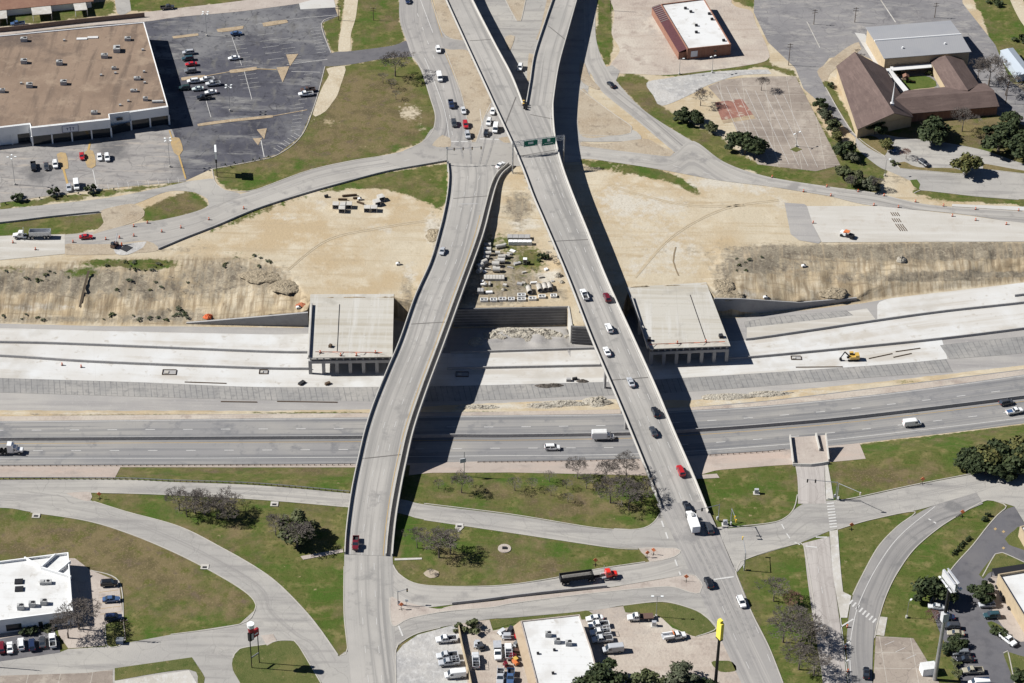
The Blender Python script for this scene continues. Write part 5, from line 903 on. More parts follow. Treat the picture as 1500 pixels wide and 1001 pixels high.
# church group
ch = empty('church', PV(1330, 130, NZ)); tag(ch, 'brown-roofed church complex with a grey metal hall and small steeple', 'church'); inv = -Vector(ch.location)
def gable(prefix, e0, e1, f0, f1, r0, r1, he, hr, m_wall, m_roof, ov=.5):
    """eaves e0-e1 and f0-f1 (picture, at eave level), ridge r0-r1 (picture, at ridge level)"""
    E0, E1, F0, F1 = [PV(x, y, NZ+he)+inv for x, y in (e0, e1, f0, f1)]; R0, R1 = [PV(x, y, NZ+hr)+inv for x, y in (r0, r1)]
    t = Vector((0, 0, -.25)); mb = MB()
    mb.add([E0, E1, R1, R0, F0, F1, E0+t, E1+t, R1+t, R0+t, F0+t, F1+t], [(0, 1, 2, 3), (3, 2, 5, 4), (6, 9, 8, 7), (9, 10, 11, 8), (0, 6, 7, 1), (4, 5, 11, 10), (0, 3, 9, 6), (3, 4, 10, 9), (1, 7, 8, 2), (2, 8, 11, 5)])
    mb.build(prefix+'_roof' if prefix else 'roof', m_roof, ch)
    c = (E0+E1+F0+F1)/4; k = .965
    def sh(p, z): return Vector((c.x+(p.x-c.x)*k, c.y+(p.y-c.y)*k, z))
    b = [sh(p, -.3) for p in (E0, E1, F1, F0)]; tp = [sh(p, he-.15) for p in (E0, E1, F1, F0)]; rr = [sh(R0, hr-.35), sh(R1, hr-.35)]
    MB().add(b+tp+rr, [(0, 1, 5, 4), (1, 2, 6, 5), (2, 3, 7, 6), (3, 0, 4, 7), (5, 6, 9), (7, 4, 8), (3, 2, 1, 0)]).build(prefix+'_wall' if prefix else 'wall', m_wall, ch)
    return E0, E1, F0, F1, R0, R1
h_ = gable('hall', (1268, 40), (1392.5, 30), (1295, 86), (1423, 76), (1281, 60), (1408, 50.5), 7, 8.3, m_creamwall, m_metalroof)
MB().tube(h_[4]+Vector((0, 0, .06)), h_[5]+Vector((0, 0, .06)), .35, n=6).build('ridge_cap', m_ridge, ch)
g_ = gable('nave', (1225, 97), (1256, 190), (1297, 100), (1338, 172), (1252, 76), (1310, 166), 4.5, 10.5, m_creamwall, m_brownshingle)
gable('front_wing', (1330, 167), (1464, 156), (1326, 133), (1443, 122), (1311, 145), (1456, 132.5), 4, 7, m_brickwall, m_brownshingle)
gable('rear_wing', (1362, 88.5), (1387, 131), (1408, 84), (1434, 124), (1384.5, 81.5), (1418, 132.5), 4, 7, m_creamwall, m_brownshingle)
c = [PV(x, y, NZ+3.2)+inv for x, y in ((1297, 101), (1304, 100), (1331, 132), (1324, 134))]; MB().prism([xy(p) for p in c][::-1], 3.0, 3.25).build('walkway_roof', m_whiteroof, ch)
c = [PV(x, y, NZ+3.2)+inv for x, y in ((1304, 98), (1364, 93), (1365, 99), (1306, 104))]; MB().prism([xy(p) for p in c][::-1], 3.0, 3.25).build('walkway_roof', m_whiteroof, ch)
p = PV(1306.5, 156, NZ+8.5)+inv; mb = MB(); mb.box((p.x, p.y, 9), (1.3, 1.3, 2.2)); mb.tube((p.x, p.y, 10), (p.x, p.y, 20), .45, .04, 6); mb.build('steeple', m_ridge, ch)
for x, y in ((1322, 71), (1384, 65)): pp = PV(x, y, NZ+7.6)+inv; MB().tube((pp.x, pp.y, 7.2), (pp.x, pp.y, 8.3), .35, n=8).build('vent_pipe', m_ridge, ch)
# play set in the courtyard
p = PV(1326, 120, NZ); ps = empty('play_set', p); tag(ps, 'small wooden play set with brown canopy in the church courtyard', 'play set'); 
MB().add([(-1.3, -1.2, 2.6), (1.3, -1.2, 2.6), (1.3, 1.2, 2.6), (-1.3, 1.2, 2.6), (0, -1.2, 3.4), (0, 1.2, 3.4)], [(0, 4, 5, 3), (4, 1, 2, 5), (0, 1, 4), (3, 5, 2), (0, 3, 2, 1)]).build('canopy', m_redshingle, ps)
for sx in (-1, 1):
    for sy in (-1, 1): MB().tube((sx*1.1, sy, 0), (sx*1.1, sy, 2.6), .09, n=6).build('post', m_wood, ps)
MB().box((0, 0, 1.3), (2.3, 2.1, .12)).build('platform', m_wood, ps); MB().add([(1.2, -.4, 1.35), (1.2, .4, 1.35), (3.6, .4, .1), (3.6, -.4, .1), (1.2, -.4, 1.25), (1.2, .4, 1.25), (3.6, .4, 0), (3.6, -.4, 0)], [(0, 1, 2, 3), (7, 6, 5, 4), (0, 3, 7, 4), (1, 5, 6, 2)]).build('slide', m_yellow, ps)
# pale outbuilding at the right edge
ch0 = ch; ch = empty('metal_shed', PV(1485, 100, NZ)); tag(ch, 'pale metal shed with a ridged roof at the upper right edge', 'shed'); inv = -Vector(ch.location)
gable('', (1465, 74), (1492, 111), (1484, 70), (1512, 106), (1476, 71), (1504, 107), 3.2, 4.3, m_bluewall, m_bluewall)
# south-west office
so, l = flat_building('office', 'white office with a diagonal parapet on its white roof', 'building', [(-40, 826), (0, 822), (100, 809), (106.5, 895), (4, 908), (-40, 914)], 5.2, m_whitewall, m_whiteroof, .8)
inv = -Vector(so.location); zt = NZ+5.2
def sol(x, y): p = PV(x, y, zt)+inv; return (p.x, p.y)
tri = [sol(*p) for p in ((37, 817), (60, 831), (80, 812))]; MB().prism(tri if True else tri, 3.2, 4.41).build('roof_recess', m_pinkpave, so)
for a, b in (((36, 816.5), (60, 831)), ((60, 831), (104, 845)), ((60, 831), (81, 812)), ((84, 838), (103, 822))):
    A, B = Vector(sol(*a)), Vector(sol(*b)); dd = B-A; c = (A+B)/2; MB().box((c.x, c.y, 4.9), (dd.length, .35, 1.05), math.atan2(dd.y, dd.x)).build('parapet', m_whitewall, so)
s0, s1 = Vector(sol(4, 908)), Vector(sol(106.5, 895)); dd = (s1-s0).normalized(); n_ = Vector((-dd.y, dd.x))
wall_panel('window', so, s0+dd*.6, s0+dd*5.0, .6, 3.0, m_glass); wall_panel('door', so, s0+dd*9.8, s0+dd*11, 0, 2.6, m_glass)
wall_panel('window', so, s0+dd*13, s0+dd*18, 1, 2.8, m_glass)
for x, y, t in ((30, 889, 'left'), (47, 885, 'middle'), (64, 882, 'right')): unit(x, y, zt-.77, 1.9, 1.5, 1.5, 'roof unit on the white office roof, %s of the front three' % t, .1)
unit(67, 853, zt-.77, 3.4, 1.4, 1.0, 'long roof unit alone on the right of the office roof', .1)
for x, y, t in ((27.5, 852, 'further'), (28, 863, 'nearer')): unit(x, y, zt-.77, 2.4, 2.0, .5, 'dark lattice skylight on the office roof, %s one' % t, .1, 'skylight', m_dark, 'lattice skylights on the office', False)
# bottom-middle workshop
wk, l = flat_building('workshop', 'white-roofed workshop with a tan side strip beside the work yard', 'building', [(762.5, 909.5), (849, 900), (866.5, 951), (880, 1002), (787, 1010), (785, 997)], 4.8, m_pinkpave, m_whiteroof, .3)
inv = -Vector(wk.location); q = [PV(x, y, NZ+4.5)+inv for x, y in ((762, 910), (786, 1000), (775, 1002), (752, 914))]; q[2].z = q[3].z = 3.6; q[0].z = q[1].z = 4.6
MB().add([*q, *[v-Vector((0, 0, .2)) for v in q]], [(0, 1, 2, 3), (7, 6, 5, 4), (2, 3, 7, 6), (0, 3, 7, 4), (1, 2, 6, 5)]).build('lean_to_roof', mat('tan_lean_to', S(196, 176, 150), [(.5, S(184, 162, 136), .45, .7)]), wk)
for x, y, t in ((803, 929, 'furthest back'), (816, 939, 'in the middle'), (833, 942, 'on the right')): unit(x, y, NZ+4.55, 1.8, 1.4, 1.3, 'roof unit on the white workshop roof, '+t, .1)
for x, y, t in ((788, 957, 'at left'), (810, 986, 'at the front'), (812, 952, 'in the middle')): unit(x, y, NZ+4.55, .7, .6, .6, 'small dark vent on the workshop roof, '+t, .2, 'roof_vent', m_dark, 'vents on the workshop roof', False)
# restaurant at the right edge
rs, l = flat_building('restaurant', 'white-roofed restaurant with a cream side wall and patio', 'building', [(1462, 841), (1501, 834.5), (1560, 826), (1600, 900), (1530, 942), (1513, 925)], 5.0, m_creamwall, m_whiteroof, .9)
inv = -Vector(rs.location); q = [PV(x, y, NZ+3.4)+inv for x, y in ((1453, 833), (1500, 826), (1560, 817), (1560, 826), (1501, 835), (1458, 843))]
MB().prism([xy(p) for p in q][::-1], 3.1, 3.4).build('awning', m_dark, rs)
for x, y in ((1454, 834), (1500, 827)): p = PV(x, y, NZ+3.1)+inv; MB().tube((p.x, p.y, 0), (p.x, p.y, 3.1), .1, n=6).build('post', m_dark, rs)
kb, l = flat_building('kiosk', 'small cream building at the right edge beyond the dark lot', 'building', [(1494, 771), (1530, 764), (1545, 784), (1506, 792)], 4.2, m_creamwall, m_whiteroof, .4)
# houses at the top left edge
hs = empty('row_house', PV(60, -8, NZ)); tag(hs, 'long rust-roofed row house along the top left edge', 'house'); ch = hs; inv = -Vector(hs.location)
gable('', (-70, 22), (137, 2), (-75, -38), (128, -55), (-73, -18), (133, -34), 3.2, 6, m_whitewall, m_redshingle)
for q, t in (((45, 9.5), (74, 8), (76, 20), (47.5, 22.5)), 'middle one'), (((107, 4.5), (125, 3), (128, 14.5), (110, 16)), 'right one, smallest'), (((-20, 18.5), (9.5, 15.5), (10.5, 27), (-19, 30)), 'one cut by the left edge'):
    c4 = [PV(x, y, NZ+2.9) for x, y in q]; c = sum(c4, Vector())/4; cp = empty('carport', (c.x, c.y, NZ)); tag(cp, 'grey flat carport beside the row house, '+t, 'carport', 'carports along the row house'); iv = -Vector(cp.location)
    MB().prism([xy(p+iv) for p in c4][::-1], 2.75, 3.0).build('roof', m_conc, cp)
    for p in c4: v = p+iv; MB().tube((v.x*.95, v.y*.95, 0), (v.x*.95, v.y*.95, 2.76), .1, n=6).build('post', m_whitewall, cp)
# cut-off bridge stub over the motorway
sb = empty('bridge_stub', PV(1180, 665, NZ)); tag(sb, 'cut-off end of a removed bridge jutting towards the motorway', 'bridge'); inv = -Vector(sb.location)
q = [PV(x, y, NZ+.2)+inv for x, y in ((1157, 641), (1210, 637.5), (1215, 680), (1162, 683))]
MB().prism([xy(p) for p in q][::-1], -.8, .22).build('deck', m_pinkpave, sb)
q2 = [q[0].lerp(q[3], .5), q[1].lerp(q[2], .5), q[2], q[3]]; MB().prism([xy(p) for p in q2][::-1], -5.2, -.8).build('abutment', m_wallc, sb)
for a, b, h in (((1157, 641), (1162, 681), 1.2), ((1195, 638), (1200.5, 661), 1.1), ((1209.5, 637.5), (1214, 676), .9)):
    A, B = [PV(x, y, NZ+.2)+inv for x, y in (a, b)]; MB().sweep([A, B], [(-.2, 0), (.2, 0), (.2, h), (-.2, h)]).build('parapet', m_parapet, sb)
barrier('white barrier closing the bridge stub', [(1161, 682), (1188, 683), (1214, 679)], NZ+.12, .9, .3, .7, m=m_parapet)
# box at the foot of the billboard
bx = empty('storage_box', PV(1359, 985, NZ)); tag(bx, 'white storage box at the foot of the tall billboard', 'container'); MB().box((0, 0, 1.3), (4.2, 3.0, 2.6), .2).build('shell', m_whitewall, bx); MB().box((0, 0, 2.66), (4.3, 3.1, .1), .2).build('roof', m_whiteroof, bx)
# ---------------------------------------------------------------- vehicles (front of each points to +X)
PAINT = {}
def paint(n, c): PAINT[n] = mat('car_paint_'+n, c, rough=.28, spec=.5, coat=.5)
for n, c in (('white', (.76, .76, .75)), ('silver', (.42, .43, .45)), ('grey', (.17, .18, .19)), ('charcoal', (.05, .053, .06)), ('black', (.014, .015, .018)), ('navy', (.018, .03, .075)), ('blue', (.06, .11, .22)), ('red', (.42, .02, .025)), ('maroon', (.14, .012, .02)), ('bright_red', (.72, .03, .02)), ('teal', (.03, .07, .085)), ('gold', (.36, .33, .25)), ('green', (.025, .05, .045)), ('brown', (.1, .06, .045)), ('palegreen', (.5, .56, .54)), ('yellow', (.55, .36, .08)), ('orange', (.6, .18, .06)), ('palegrey', (.55, .56, .57))): paint(n, c)
m_tyre = mat('tyre_rubber', (.018, .018, .018), rough=.8); m_hub = mat('wheel_hub', (.4, .4, .41), rough=.4, metal=.8); m_under = mat('underbody', (.02, .02, .02), rough=.9); m_lamp = mat('headlight_lens', (.7, .72, .74), rough=.15, spec=.6); m_tail = mat('tail_light', (.4, .015, .01), rough=.25)
m_bed = mat('bed_liner', (.03, .03, .033), rough=.8); m_bluetint = mat('window_glass', (.03, .04, .055), rough=.08, spec=.7)
m_alum = mat('brushed_aluminium', (.62, .63, .65), [(1.5, (.5, .51, .53), .45, .7)], rough=.4, metal=.4); m_gravelload = mat('gravel_load', S(150, 146, 140), [(2, S(120, 116, 112), .45, .7)])
def loft(mb, st):
    """st: (x, half width, z0, z1, top half width) cross sections from front to back, eight points each with bevelled shoulders"""
    vs = []
    for x, w_, z0, z1, wt in st:
        h = z1-z0; b = min(.12, h*.25); wm = w_
        vs += [(x, -w_*.93, z0), (x, -wm, z0+h*.3), (x, -(wm*.55+wt*.45), z1-b), (x, -wt+.08, z1), (x, wt-.08, z1), (x, wm*.55+wt*.45, z1-b), (x, wm, z0+h*.3), (x, w_*.93, z0)]
    fs = []; n = len(st)
    for i in range(n-1):
        for k in range(8): fs.append((i*8+k, i*8+(k+1) % 8, (i+1)*8+(k+1) % 8, (i+1)*8+k))
    fs += [tuple(range(8)), tuple((n-1)*8+k for k in range(7, -1, -1))]
    return mb.add(vs, fs)
def wheels(root, xs, hw, r, wd=.24):
    for x in xs:
        for s_ in (-1, 1):
            t = MB(); t.tube((x, s_*(hw-wd), r), (x, s_*(hw+.01), r), r, n=14); o = t.build('wheel', m_tyre, root)
            MB().tube((x, s_*(hw-.02), r), (x, s_*(hw+.02), r), r*.55, n=10).build('hub', m_hub, o)
def lamps(root, xf, xb, hw, zf, zb):
    for s_ in (-1, 1):
        MB().box((xf, s_*(hw-.28), zf), (.12, .4, .16)).build('headlight', m_lamp, root); MB().box((xb, s_*(hw-.16), zb), (.08, .26, .24)).build('tail_light', m_tail, root)
def mirrors(root, x, hw, z, p):
    for s_ in (-1, 1): MB().box((x, s_*(hw+.1), z), (.14, .2, .14)).build('mirror', p, root)
def cabin(root, p, x0, x1, x2, x3, hw, zb, zr, roofin=.2):
    """windscreen foot x0, roof front x1, roof back x2, rear window foot x3"""
    a, b = hw-.04, hw-roofin
    MB().add([(x0, -a, zb), (x0, a, zb), (x3, a, zb), (x3, -a, zb), (x1, -b, zr-.05), (x1, b, zr-.05), (x2, b, zr-.05), (x2, -b, zr-.05)], [(0, 1, 5, 4), (1, 2, 6, 5), (2, 3, 7, 6), (3, 0, 4, 7), (4, 5, 6, 7)]).build('window', m_bluetint, root)
    r = MB(); e = .04
    r.add([(x1-.02, -b-e, zr-.07), (x1-.02, b+e, zr-.07), (x2+.02, b+e, zr-.07), (x2+.02, -b-e, zr-.07), (x1-.14, -b+.12, zr), (x1-.14, b-.12, zr), (x2+.14, b-.12, zr), (x2+.14, -b+.12, zr)], [(0, 1, 5, 4), (1, 2, 6, 5), (2, 3, 7, 6), (3, 0, 4, 7), (4, 5, 6, 7)])
    for s_ in (-1, 1):
        for (xa, xb) in ((x0, x1), (x3, x2), ((x0+x3)/2-.05, (x1+x2)/2-.05)): r.tube((xa, s_*a, zb), (xb, s_*(b+.02), zr-.05), .055, n=4)
    r.build('roof', p, root)
def v_sedan(root, p, L=4.85, W=1.84, H=1.46):
    h = L/2; w2 = W/2
    loft(MB(), [(h, w2*.72, .38, .68, w2*.66), (h-.12, w2*.9, .3, .76, w2*.8), (h-.9, w2, .26, .9, w2*.9), (h-1.45, w2, .26, .98, w2*.94), (-h+1.1, w2, .26, 1.02, w2*.94), (-h+.35, w2*.98, .28, 1.0, w2*.9), (-h+.06, w2*.9, .34, .92, w2*.82), (-h, w2*.8, .42, .82, w2*.74)]).build('body', p, root, smooth=False)
    cabin(root, p, h-1.35, h-2.05, -h+1.45, -h+.75, w2*.94, .96, H); wheels(root, (h-.92, -h+.98), w2, .33); lamps(root, h-.1, -h+.03, w2, .66, .8); mirrors(root, h-1.55, w2, 1.0, p)
def v_suv(root, p, L=4.85, W=1.92, H=1.76):
    h = L/2; w2 = W/2
    loft(MB(), [(h, w2*.8, .42, .86, w2*.74), (h-.12, w2*.94, .34, .96, w2*.86), (h-.95, w2, .3, 1.08, w2*.92), (h-1.3, w2, .3, 1.12, w2*.95), (-h+.4, w2, .3, 1.14, w2*.95), (-h+.05, w2*.95, .36, 1.1, w2*.9), (-h, w2*.9, .42, 1.0, w2*.86)]).build('body', p, root)
    cabin(root, p, h-1.15, h-1.75, -h+.45, -h+.12, w2*.95, 1.1, H, .16); wheels(root, (h-.95, -h+.95), w2, .38); lamps(root, h-.1, -h+.02, w2, .82, .95); mirrors(root, h-1.4, w2, 1.16, p)
    for s_ in (-1, 1): MB().tube((h-2.0, s_*(w2-.3), H+.04), (-h+.6, s_*(w2-.3), H+.04), .03, n=4).build('roof_rail', m_dark, root)
def v_pickup(root, p, L=5.8, W=2.0, H=1.88, load=None, rack=False):
    h = L/2; w2 = W/2
    loft(MB(), [(h, w2*.85, .5, 1.0, w2*.8), (h-.12, w2*.96, .42, 1.1, w2*.9), (h-1.1, w2, .4, 1.18, w2*.94), (h-1.4, w2, .4, 1.2, w2*.96), (h-3.35, w2, .4, 1.2, w2*.96), (h-3.45, w2, .4, 1.18, w2*.96)]).build('body', p, root)
    bx = h-3.5; c = (bx-h)/2; LB = bx+h
    b = MB()
    for s_ in (-1, 1): b.box((c, s_*(w2-.08), .82), (LB, .14, .72))
    b.box((-h+.06, 0, .82), (.12, W-.1, .7)); b.build('bed_side', p, root); MB().box((c, 0, .56), (LB-.1, W-.34, .1)).build('bed', m_bed, root)
    cabin(root, p, h-1.35, h-1.95, h-3.1, h-3.4, w2*.95, 1.18, H, .16); wheels(root, (h-1.0, -h+1.15), w2, .4, .28); lamps(root, h-.08, -h+.0, w2, .92, .95); mirrors(root, h-1.6, w2+.05, 1.24, p)
    if load: MB().box((c, 0, .95), (LB-.5, W-.5, .5)).build('load', load, root)
    if rack:
        r = MB()
        for s_ in (-1, 1):
            for x in (-h+.2, bx-.1): r.tube((x, s_*(w2-.1), 1.1), (x, s_*(w2-.1), 2.05), .04, n=4)
            r.tube((-h+.1, s_*(w2-.1), 2.05), (bx+1.2, s_*(w2-.1), 2.05), .05, n=4)
        for x in (-h+.2, -h+1.1, bx-.1): r.tube((x, -w2+.1, 2.05), (x, w2-.1, 2.05), .04, n=4)
        r.build('ladder_rack', m_alum, root)
def v_van(root, p, L=5.7, W=2.05, H=2.25):
    h = L/2; w2 = W/2
    loft(MB(), [(h, w2*.85, .45, .95, w2*.8), (h-.15, w2*.96, .38, 1.1, w2*.88), (h-.8, w2, .36, 1.25, w2*.92), (h-1.5, w2, .36, H-.08, w2*.84), (h-1.9, w2, .36, H, w2*.84), (-h+.1, w2, .36, H, w2*.84), (-h, w2*.97, .4, H-.12, w2*.8)]).build('body', p, root)
    MB().add([(h-.78, -w2*.86, 1.27), (h-.78, w2*.86, 1.27), (h-1.46, w2*.8, H-.12), (h-1.46, -w2*.8, H-.12)], [(0, 1, 2, 3)]).build('windscreen', m_bluetint, root)
    for s_ in (-1, 1): MB().box((h-1.75, s_*(w2-.0), 1.55), (.9, .06, .5)).build('window', m_bluetint, root)
    wheels(root, (h-.95, -h+1.15), w2, .38); lamps(root, h-.1, -h+.0, w2, .85, 1.1); mirrors(root, h-1.3, w2+.05, 1.4, p)
def cabfront(root, p, x, w2, zb, zt, L=1.9, nose=1.2):
    loft(MB(), [(x, w2*.8, zb, zb+.65, w2*.72), (x-.15, w2*.9, zb, zb+.8, w2*.8), (x-nose, w2*.95, zb, zb+.95, w2*.88)]).build('bonnet', p, root)
    loft(MB(), [(x-nose, w2*.98, zb, zt-.75, w2*.92), (x-nose-.45, w2, zb, zt, w2*.84), (x-nose-L, w2, zb, zt, w2*.84)]).build('cab', p, root)
    MB().add([(x-nose+.02, -w2*.84, zb+.98), (x-nose+.02, w2*.84, zb+.98), (x-nose-.43, w2*.78, zt-.12), (x-nose-.43, -w2*.78, zt-.12)], [(0, 1, 2, 3)]).build('windscreen', m_bluetint, root)
    for s_ in (-1, 1): MB().box((x-nose-.85, s_*w2*.98, zb+1.1), (.7, .06, .5)).build('window', m_bluetint, root); MB().box((x-nose-.1, s_*(w2+.2), zb+1.2), (.15, .22, .4)).build('mirror', m_dark, root)
def v_boxtruck(root, p, L=7.4, W=2.35, H=3.1):
    h = L/2; w2 = W/2; cabfront(root, p, h, w2*.88, .5, 2.1, 1.3, 1.0)
    MB().box((-1.15, 0, 1.95), (L-2.55, W, H-.8)).build('box', PAINT['white'], root); MB().box((0, 0, .6), (L-.6, 1.1, .3)).build('chassis', m_under, root)
    MB().box((-h+.08, 0, 1.9), (.1, W-.3, H-1.1)).build('rear_door', m_alum, root); MB().box((-1.15, 0, H+.16), (L-2.8, W-.3, .04)).build('box_roof', m_whiteroof, root); wheels(root, (h-1.1, -h+1.5), w2*.95, .48, .35); lamps(root, h-.1, -h+.02, w2*.85, .9, .8)
def v_bus(root, p, L=9.4, W=2.5, H=3.3):
    h = L/2; w2 = W/2; cabfront(root, p, h, w2*.86, .55, 2.4, 1.3, 1.3)
    MB().box((-1.5, 0, 2.05), (L-3.2, W, H-.8)).build('box', PAINT['white'], root); MB().box((-h+.04, 0, 2.0), (.1, W-.4, H-1.2)).build('rear_door', m_signface, root); MB().box((.6, 0, H+.3), (1.4, 1.0, .25)).build('roof_unit', m_hvac, root)
    MB().box((0, 0, .65), (L-.6, 1.2, .35)).build('chassis', m_under, root); wheels(root, (h-1.2, -h+2.0), w2*.95, .5, .35); lamps(root, h-.1, -h+.02, w2*.85, .95, .8)
def v_semi(root, p, L=8.0, W=2.5):
    h = L/2; w2 = W/2; cabfront(root, p, h, w2*.86, .7, 2.6, 1.4, 1.8)
    loft(MB(), [(h-3.0, w2*.98, .7, 3.2, w2*.8), (h-3.5, w2, .7, 3.7, w2*.86), (h-4.9, w2, .7, 3.8, w2*.86)]).build('sleeper', p, root); MB().box((-.4, 0, .85), (L-1, .9, .3)).build('chassis', m_under, root)
    for s_ in (-1, 1): MB().tube((h-3.0, s_*(w2+.05), .9), (h-3.0, s_*(w2+.05), 3.8), .1, n=6).build('exhaust_stack', m_alum, root); MB().tube((h-4.4, s_*(w2-.3), .8), (h-2.8, s_*(w2-.3), .8), .32, n=8).build('fuel_tank', m_alum, root)
    wheels(root, (h-1.2, -h+2.2, -h+.9), w2, .52, .4); lamps(root, h-.1, -h+.4, w2*.8, 1.15, .9)
    MB().box((-h-1.5, 0, 2.4), (3.6, 2.55, 2.9)).build('trailer', PAINT['white'], root)
def v_dump(root, p, L=15.0, W=2.5, body=None, load=None, tub=8.2):
    h = L/2; w2 = W/2; cabfront(root, p, h, w2*.84, .7, 2.75, 1.8, 1.8); bm = body or m_alum
    MB().box((0, 0, .85), (L-1, .9, .3)).build('chassis', m_under, root); x0, x1 = -h, -h+tub; t = .1; b = MB()
    b.add([(x0, -w2, 2.9), (x1, -w2, 2.9), (x1, -w2+.35, 1.1), (x0, -w2+.35, 1.1), (x0, -w2+t, 2.9), (x1, -w2+t, 2.9), (x1, -w2+.45, 1.15), (x0, -w2+.45, 1.15)], [(0, 1, 2, 3), (7, 6, 5, 4), (0, 4, 5, 1), (3, 2, 6, 7)])
    b.add([(x0, w2, 2.9), (x1, w2, 2.9), (x1, w2-.35, 1.1), (x0, w2-.35, 1.1), (x0, w2-t, 2.9), (x1, w2-t, 2.9), (x1, w2-.45, 1.15), (x0, w2-.45, 1.15)], [(3, 2, 1, 0), (4, 5, 6, 7), (1, 5, 4, 0), (7, 6, 2, 3)])
    b.box(((x0+x1)/2, 0, 1.12), (tub, W-.7, .12)); b.box((x0+.05, 0, 2.0), (.1, W-.1, 1.8)); b.box((x1-.05, 0, 2.0), (.1, W-.1, 1.8))
    for k in range(9): b.box((x0+.4+k*(tub-.8)/8, w2-.02, 2.0), (.12, .12, 1.7)); b.box((x0+.4+k*(tub-.8)/8, -w2+.02, 2.0), (.12, .12, 1.7))
    b.build('dump_body', bm, root)
    if load: MB().add([(x0+.2, -w2+.3, 2.2), (x1-.2, -w2+.3, 2.2), (x1-.2, w2-.3, 2.2), (x0+.2, w2-.3, 2.2), (x0+1, 0, 2.75), (x1-1, 0, 2.7)], [(0, 1, 5, 4), (1, 2, 5), (2, 3, 4, 5), (3, 0, 4)]).build('load', load, root)
    else: MB().box(((x0+x1)/2, 0, 1.22), (tub-.3, W-1.0, .06)).build('tub_floor', m_bed, root)
    for s_ in (-1, 1): MB().tube((h-3.75, s_*(w2-.1), .9), (h-3.75, s_*(w2-.1), 3.6), .09, n=6).build('exhaust_stack', m_alum, root); MB().tube((h-4.8, s_*(w2-.3), .8), (h-3.5, s_*(w2-.3), .8), .32, n=8).build('fuel_tank', m_alum, root)
    wheels(root, (h-1.2, -h+tub-1.0 if L > 11 else -h+3.3, -h+tub+.2 if L > 11 else -h+2.1, -h+2.2, -h+.9), w2, .52, .4); lamps(root, h-.1, -h+.1, w2*.8, 1.15, 1.0)
def v_flatbed(root, p, L=7.2, W=2.2, deck=None):
    h = L/2; w2 = W/2
    loft(MB(), [(h, w2*.82, .5, 1.0, w2*.76), (h-.12, w2*.9, .42, 1.12, w2*.82), (h-1.2, w2*.93, .4, 1.2, w2*.86), (h-3.2, w2*.93, .4, 1.22, w2*.88)]).build('body', p, root); cabin(root, p, h-1.4, h-2.0, h-3.0, h-3.2, w2*.88, 1.18, 1.95, .14)
    c = (h-3.5-h)/2; MB().box((c, 0, 1.05), (L-3.5, W, .16)).build('flat_deck', deck or m_bed, root); MB().box((h-3.42, 0, 1.5), (.1, W-.2, .9)).build('headboard', m_dark, root); MB().box((0, 0, .7), (L-.6, .9, .25)).build('chassis', m_under, root)
    wheels(root, (h-1.0, -h+1.4), w2*.93, .42, .3); lamps(root, h-.08, -h+.05, w2*.85, .92, .95); mirrors(root, h-1.7, w2, 1.25, p)
def v_tow(root, p, L=6.8, W=2.15):
    v_flatbed(root, p, L, W, m_alum); h = L/2; b = MB()
    for s_ in (-1, 1): b.box((-1.6, s_*.85, 1.45), (3.0, .35, .65))
    b.build('tool_box', p, root); MB().tube((-.1, 0, 1.4), (-h-.3, 0, 2.5), .14, .1, 6).build('boom', m_alum, root); MB().box((-.2, 0, 2.1), (.25, 1.7, .2)).build('light_bar', PAINT['orange'], root)
VT = dict(sedan=v_sedan, suv=v_suv, pickup=v_pickup, van=v_van, boxtruck=v_boxtruck, bus=v_bus, semi=v_semi, dump=v_dump, flatbed=v_flatbed, tow=v_tow)
VN = dict(sedan=('parked_car', 'car'), suv=('suv', 'suv'), pickup=('pickup_truck', 'pickup'), van=('van', 'van'), boxtruck=('box_truck', 'truck'), bus=('box_truck', 'truck'), semi=('tractor_truck', 'truck'), dump=('dump_truck', 'truck'), flatbed=('flatbed_truck', 'truck'), tow=('tow_truck', 'truck'))
PROTO = {}
def vehicle(kind, color, x, y, dx, dy, z, label, group=None, sc_=1.0, **kw):
    zz = z if not callable(z) else z(y)+.02
    p = PV(x, y, zz+.7); hd = heading(x, y, dx, dy, zz); key = (kind, color, tuple(sorted((k, str(v)) for k, v in kw.items())))
    if key not in PROTO:
        r = empty(VN[kind][0]); VT[kind](r, PAINT[color], **kw); index_kids(); PROTO[key] = r
    else: r = copy_tree(PROTO[key])
    pitch = 0.0
    if callable(z):
        q = PV(x+dx, y+dy, zz); z2 = z(y+dy); d_ = math.hypot(q.x-p.x, q.y-p.y); pitch = -math.atan2(z2-z(y), max(d_, .1))
    r.location = (p.x, p.y, zz+.13); r.rotation_euler = (0, pitch, hd); r.scale = (sc_,)*3
    for k in ('label', 'group', 'category', 'kind'):
        if k in r: del r[k]
    tag(r, label, VN[kind][1], group); return r
# motorway
vehicle('semi', 'white', 16, 661, 20, 0, 0, 'white tractor truck on the motorway at the left photo edge')
vehicle('suv', 'white', 809, 656, 20, -.3, 0, 'white suv alone in the near motorway lane between the flyovers', sc_=1.04)
vehicle('boxtruck', 'white', 883, 641, 20, -.4, 0, 'white box truck on the motorway beside the straight flyover')
vehicle('van', 'white', 1336, 621, 20, -2.2, 0, 'white van on the motorway to the right of the bridge stub', sc_=1.05)
vehicle('suv', 'charcoal', 1474, 590, 20, -4, 0, 'dark suv in the inner motorway lane at the right edge')
vehicle('pickup', 'white', 1486, 603, 20, -4, 0, 'white pickup with a blue load on the motorway at right', load=PAINT['blue'])
